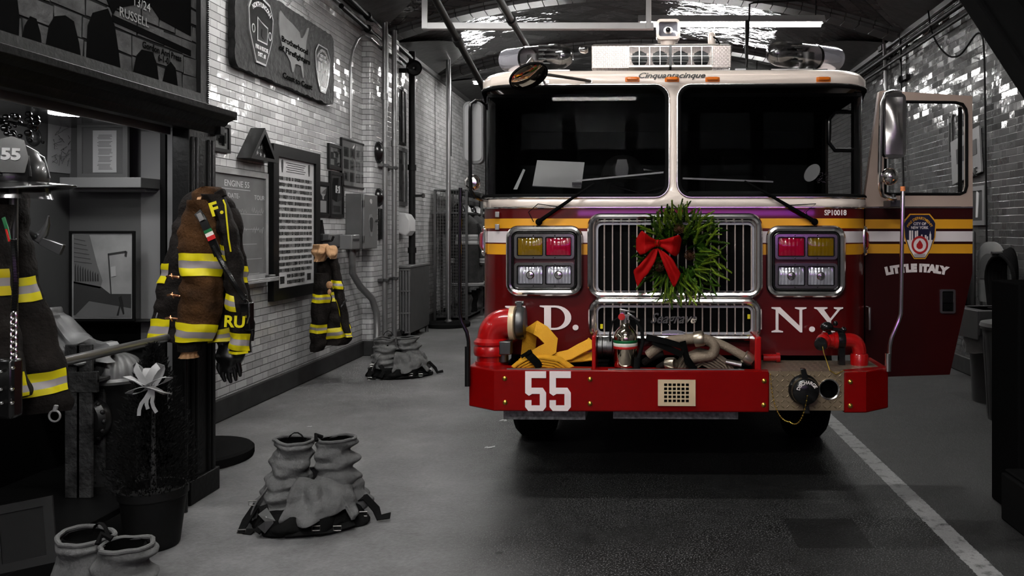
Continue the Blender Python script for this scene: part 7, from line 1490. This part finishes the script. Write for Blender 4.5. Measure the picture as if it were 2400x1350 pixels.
# parked vehicle-like dark objects seen through the door window: helmet and box on a shelf
t = thing('wall_shelf', (XR-.2, rw(2200, 455).y+.4, 1.92), 'dark shelf on the right wall behind the open door', 'shelf', rz=RRz); m = MB(); m.box(-1.1, .7, -.2, .2, -.03, 0); m.build('board', 'dark_enamel', t)
for x in (-1.0, .6): m = MB(); m.box(x-.02, x+.02, -.15, .2, -.25, -.03); m.build('bracket', 'dark_enamel', t)
YS = t.location.y
t = thing('fire_helmet', (XR-.22, YS+.75, 1.92), 'black traditional fire helmet on the shelf behind the open door', 'helmet', rz=R(-100)); m = MB(); m.lathe([(.15, .02), (.145, .06), (.125, .12), (.09, .16), (.04, .185), (.002, .19)], (0,0,0), (0,0,1), 24)
for k in range(8): a = PI*k/4; m.tube([(.15*math.cos(a), .15*math.sin(a), .05), (.115*math.cos(a), .115*math.sin(a), .14), (0,0,.2)], .007, 6)
m.build('shell', 'black_gloss', t); m = MB(); m.grid(lambda u, v: ((.15+v*(.05+.09*max(0, -math.cos(u))))*math.cos(u), (.15+v*.045)*math.sin(u), .025-.02*v), 0, 2*PI, 36, 0, 1, 4); m.build('brim', 'black_gloss', t, solid=.008, recalc=False)
m = MB(); m.box(-.2, .2, -.12, .12, 0, .12); m.box(-.16, -.10, -.13, -.12, .03, .09); solo(m, 'equipment_case', 'dark_enamel', (XR-.2, YS-.1, 1.92), 'dark equipment case on the shelf behind the open door', 'case', rz=RRz, bevel=.02)
# folding chair hung on the wall, hose coil
t = thing('folding_chair', (XR-.07, rw(2325, 620, .07).y, .62), 'grey metal folding chair hung on the right wall, rounded back up', 'chair', rz=R(-76)); zt = rw(2320, 567, .12).z-.62
m = MB(); plate(m, rrect(-.20, .20, zt-.62, zt, [.05, .05, .17, .17], 8), [], -.02, 0); m.build('backrest', 'chair_grey', t, bevel=.008)
m = MB(); plate(m, rrect(-.155, .155, zt-.38, zt-.12, [.02, .02, .13, .13], 8), [], -.028, -.02); m.build('back_panel', 'grey_metal_light', t, bevel=.004)
for g in (-1, 1): m = MB(); m.tube([(g*.19, .01, zt-.4), (g*.18, .02, .0)], .014, 8); m.build('leg', 'grey_metal_light', t)
m = MB(); m.box(-.18, .18, .0, .03, zt-1.0, zt-.66); m.build('seat', 'dark_enamel', t, bevel=.01)
t = thing('hose_coil', (XR-.12, rw(2368, 640, .14).y, .60), 'black hose hung in long loops on the right wall beside the chair', 'hose', rz=RRz)
for k in range(6):
    m = MB(); w_ = .12+.035*k; zt = rw(2366, 578).z-.60-.012*k; m.tube([(w_*math.cos(a), -.02-.02*k, zt-.25+.23*math.sin(a)) for a in [PI*j/12 for j in range(13)]]+[(-w_*.8, -.02-.02*k, .3), (-w_*.5, -.02-.02*k, .05), (0, -.02-.02*k, .0), (w_*.5, -.02-.02*k, .05), (w_*.8, -.02-.02*k, .3)], .022, 10, closed=True); m.build('hose_loop', 'black_rubber', t)
m = MB(); m.cyl((0, 0, rw(2366, 592).z-.60), (0, -.2, rw(2366, 592).z-.60), .02); m.build('hose_hook', 'steel_dark', t)
t = thing('scba_frame', (XR-.2, rw(2290, 620, .2).y+.15, .6), 'dark strapped air pack frame behind the folding chair', 'air pack', rz=RRz)
m = MB(); m.box(-.15, .15, -.06, .0, .1, 1.0); m.build('frame', 'dark_enamel', t, bevel=.03); m = MB(); m.lathe([(.05, 0), (.08, .04), (.08, .5), (.05, .56), (.02, .58)], (0, -.12, .15), (0,0,1), 18); m.build('cylinder', 'black_gloss', t)
for g in (-1, 1): m = MB(); m.ribbon([(g*.1, -.06, .98), (g*.16, -.2, .7), (g*.12, -.18, .35), (g*.1, -.06, .2)], .05, .01, (0,-1,0)); m.build('shoulder_strap', 'black_rubber', t)
# bins
def bin_(x, y, h, r, mt, label, ribs=0):
    t = thing('trash_bin', (x, y, 0), label, 'bin'); m = MB()
    n = 96; prof = [(.84, 0), (.86, .02), (1.0, h)]
    m.grid(lambda u, v: (r*(.84+.16*v)*(1+(.02*(1 if math.sin(ribs*u) > 0 else -1) if ribs and .06 < v < .9 else 0))*math.cos(u), r*(.84+.16*v)*(1+(.02*(1 if math.sin(ribs*u) > 0 else -1) if ribs and .06 < v < .9 else 0))*math.sin(u), h*v), 0, 2*PI, n*2, 0, 1, 10)
    m.add([(r*.84*math.cos(2*PI*k/30), r*.84*math.sin(2*PI*k/30), 0) for k in range(30)], [tuple(range(30))]); m.build('body', mt, t, smooth=30)
    m = MB(); m.lathe([(r*1.0, h-.02), (r*1.06, h-.02), (r*1.06, h+.01), (r*.99, h+.012)], (0,0,0), (0,0,1), 40, close=True); m.build('rim', mt, t); return t
b1 = W(2390, 985, 6.9); t = bin_(3.22, 6.85, CH-(775-VY)*6.6/F, .27, 'dark_enamel', 'black ribbed garbage can with a grey lid at the right edge', 26); h = CH-(775-VY)*6.55/F
m = MB(); m.lathe([(.285, h-.01), (.295, h), (.285, h+.03), (.18, h+.05), (.002, h+.055)], (0,0,0), (0,0,1), 40); m.build('lid', 'grey_metal', t)
x2 = 3.38; t = bin_(x2, 7.6, .80, .25, 'dark_enamel', 'second black bin with a clear bag, behind the ribbed garbage can')
a = W(2262, 735, 7.3); t2 = thing('box_lid', (x2-.03, 7.6, .815), 'open grey cardboard box resting on the rear bin', 'box', rz=R(8)); zz2 = CH-(728-VY)*7.35/F-.815
m = MB(); m.box(-.30, .30, -.26, .26, zz2-.02, zz2); m.box(-.30, .30, -.27, -.25, zz2-.22, zz2); m.box(-.31, -.29, -.26, .26, zz2-.26, zz2); m.box(.28, .30, -.26, .26, zz2-.22, zz2); m.box(-.2, .2, -.18, .18, 0, zz2); m.build('box', 'grey_metal', t2, smooth=0, bevel=.004)
m = MB(); m.lathe([(.02, 0), (.02, .012), (.012, .014)], (-.13, -.27, zz2-.10), (0,-1,0), 14); m.build('knob', 'chrome_dull', t2); m = MB(); m.lathe([(.05, zz2), (.05, zz2+.002)], (.0, 0, 0), (0,0,1), 20); m.build('hole', 'ink', t2)
D = Drape([(.0, 0, 0, .27, .26), (-.08, 0, 0, .29, .28), (-.2, .0, 0, .28, .27), (-.30, .01, 0, .27, .26), (-.33, .01, 0, .265, .255)], .04, 6, 1, .04, 7); m = MB(); D.body(m, 60, 20, cap=False); solo(m, 'plastic_bag', 'bag_plastic', (x2-.02, 7.6, .80), 'crinkled clear plastic bag liner hanging over the rear bin', 'bag', smooth=60)
# black steel column, its foot, and the sloping girder
cX = W(2368, 900, 4.6).x; m = MB(); m.box(0, .5, -.1, .25, 0, CH-(664-VY)*4.5/F); solo(m, 'steel_column', 'black_matte', (cX, 4.6, 0), 'black upright post filling the right edge of the picture', 'post', bevel=.012)
m = MB(); m.box(-.12, .5, -.35, .0, 0, .26); m.box(-.10, .5, -.33, 0, .26, .28); m.cyl((.0, -.2, .28), (.0, -.2, .30), .02); solo(m, 'column_foot', 'beam_dark', (cX+.02, 4.5, 0), 'black block at the foot of the right edge post', 'block', bevel=.01)
g0, g1 = W(2250, -25, 4.9), W(2440, 262, 4.3); dr = (g1-g0); m = MB()
up = Vector((.2, -.3, 1)).normalized(); sd = dr.normalized().cross(Vector((0,1,0))).normalized()
for a, b_, c_, d_ in ((-.02, .20, -.012, .012), ):
    pass
nrm = dr.normalized().cross(Vector((0,-1,0))).normalized(); nrm = nrm if nrm.x > 0 else -nrm; yv = Vector((0, 1, 0))
def slab(o, w0, w1, y0_, y1_): P = [g0-dr*.3, g1+dr*.3]; vs = [p+nrm*a+yv*b-g1 for p in P for a, b in ((w0, y0_), (w1, y0_), (w1, y1_), (w0, y1_))]; m.add(vs, [(0,1,2,3),(7,6,5,4),(0,4,5,1),(1,5,6,2),(2,6,7,3),(3,7,4,0)])
slab(0, 0, .02, -.08, .08); slab(0, .03, .045, -.06, .06); slab(0, .02, .26, -.008, .008); slab(0, .26, .28, -.08, .08)
solo(m, 'steel_girder', 'beam_dark', g1, 'heavy black sloping steel girder across the top right corner', 'beam', smooth=0)
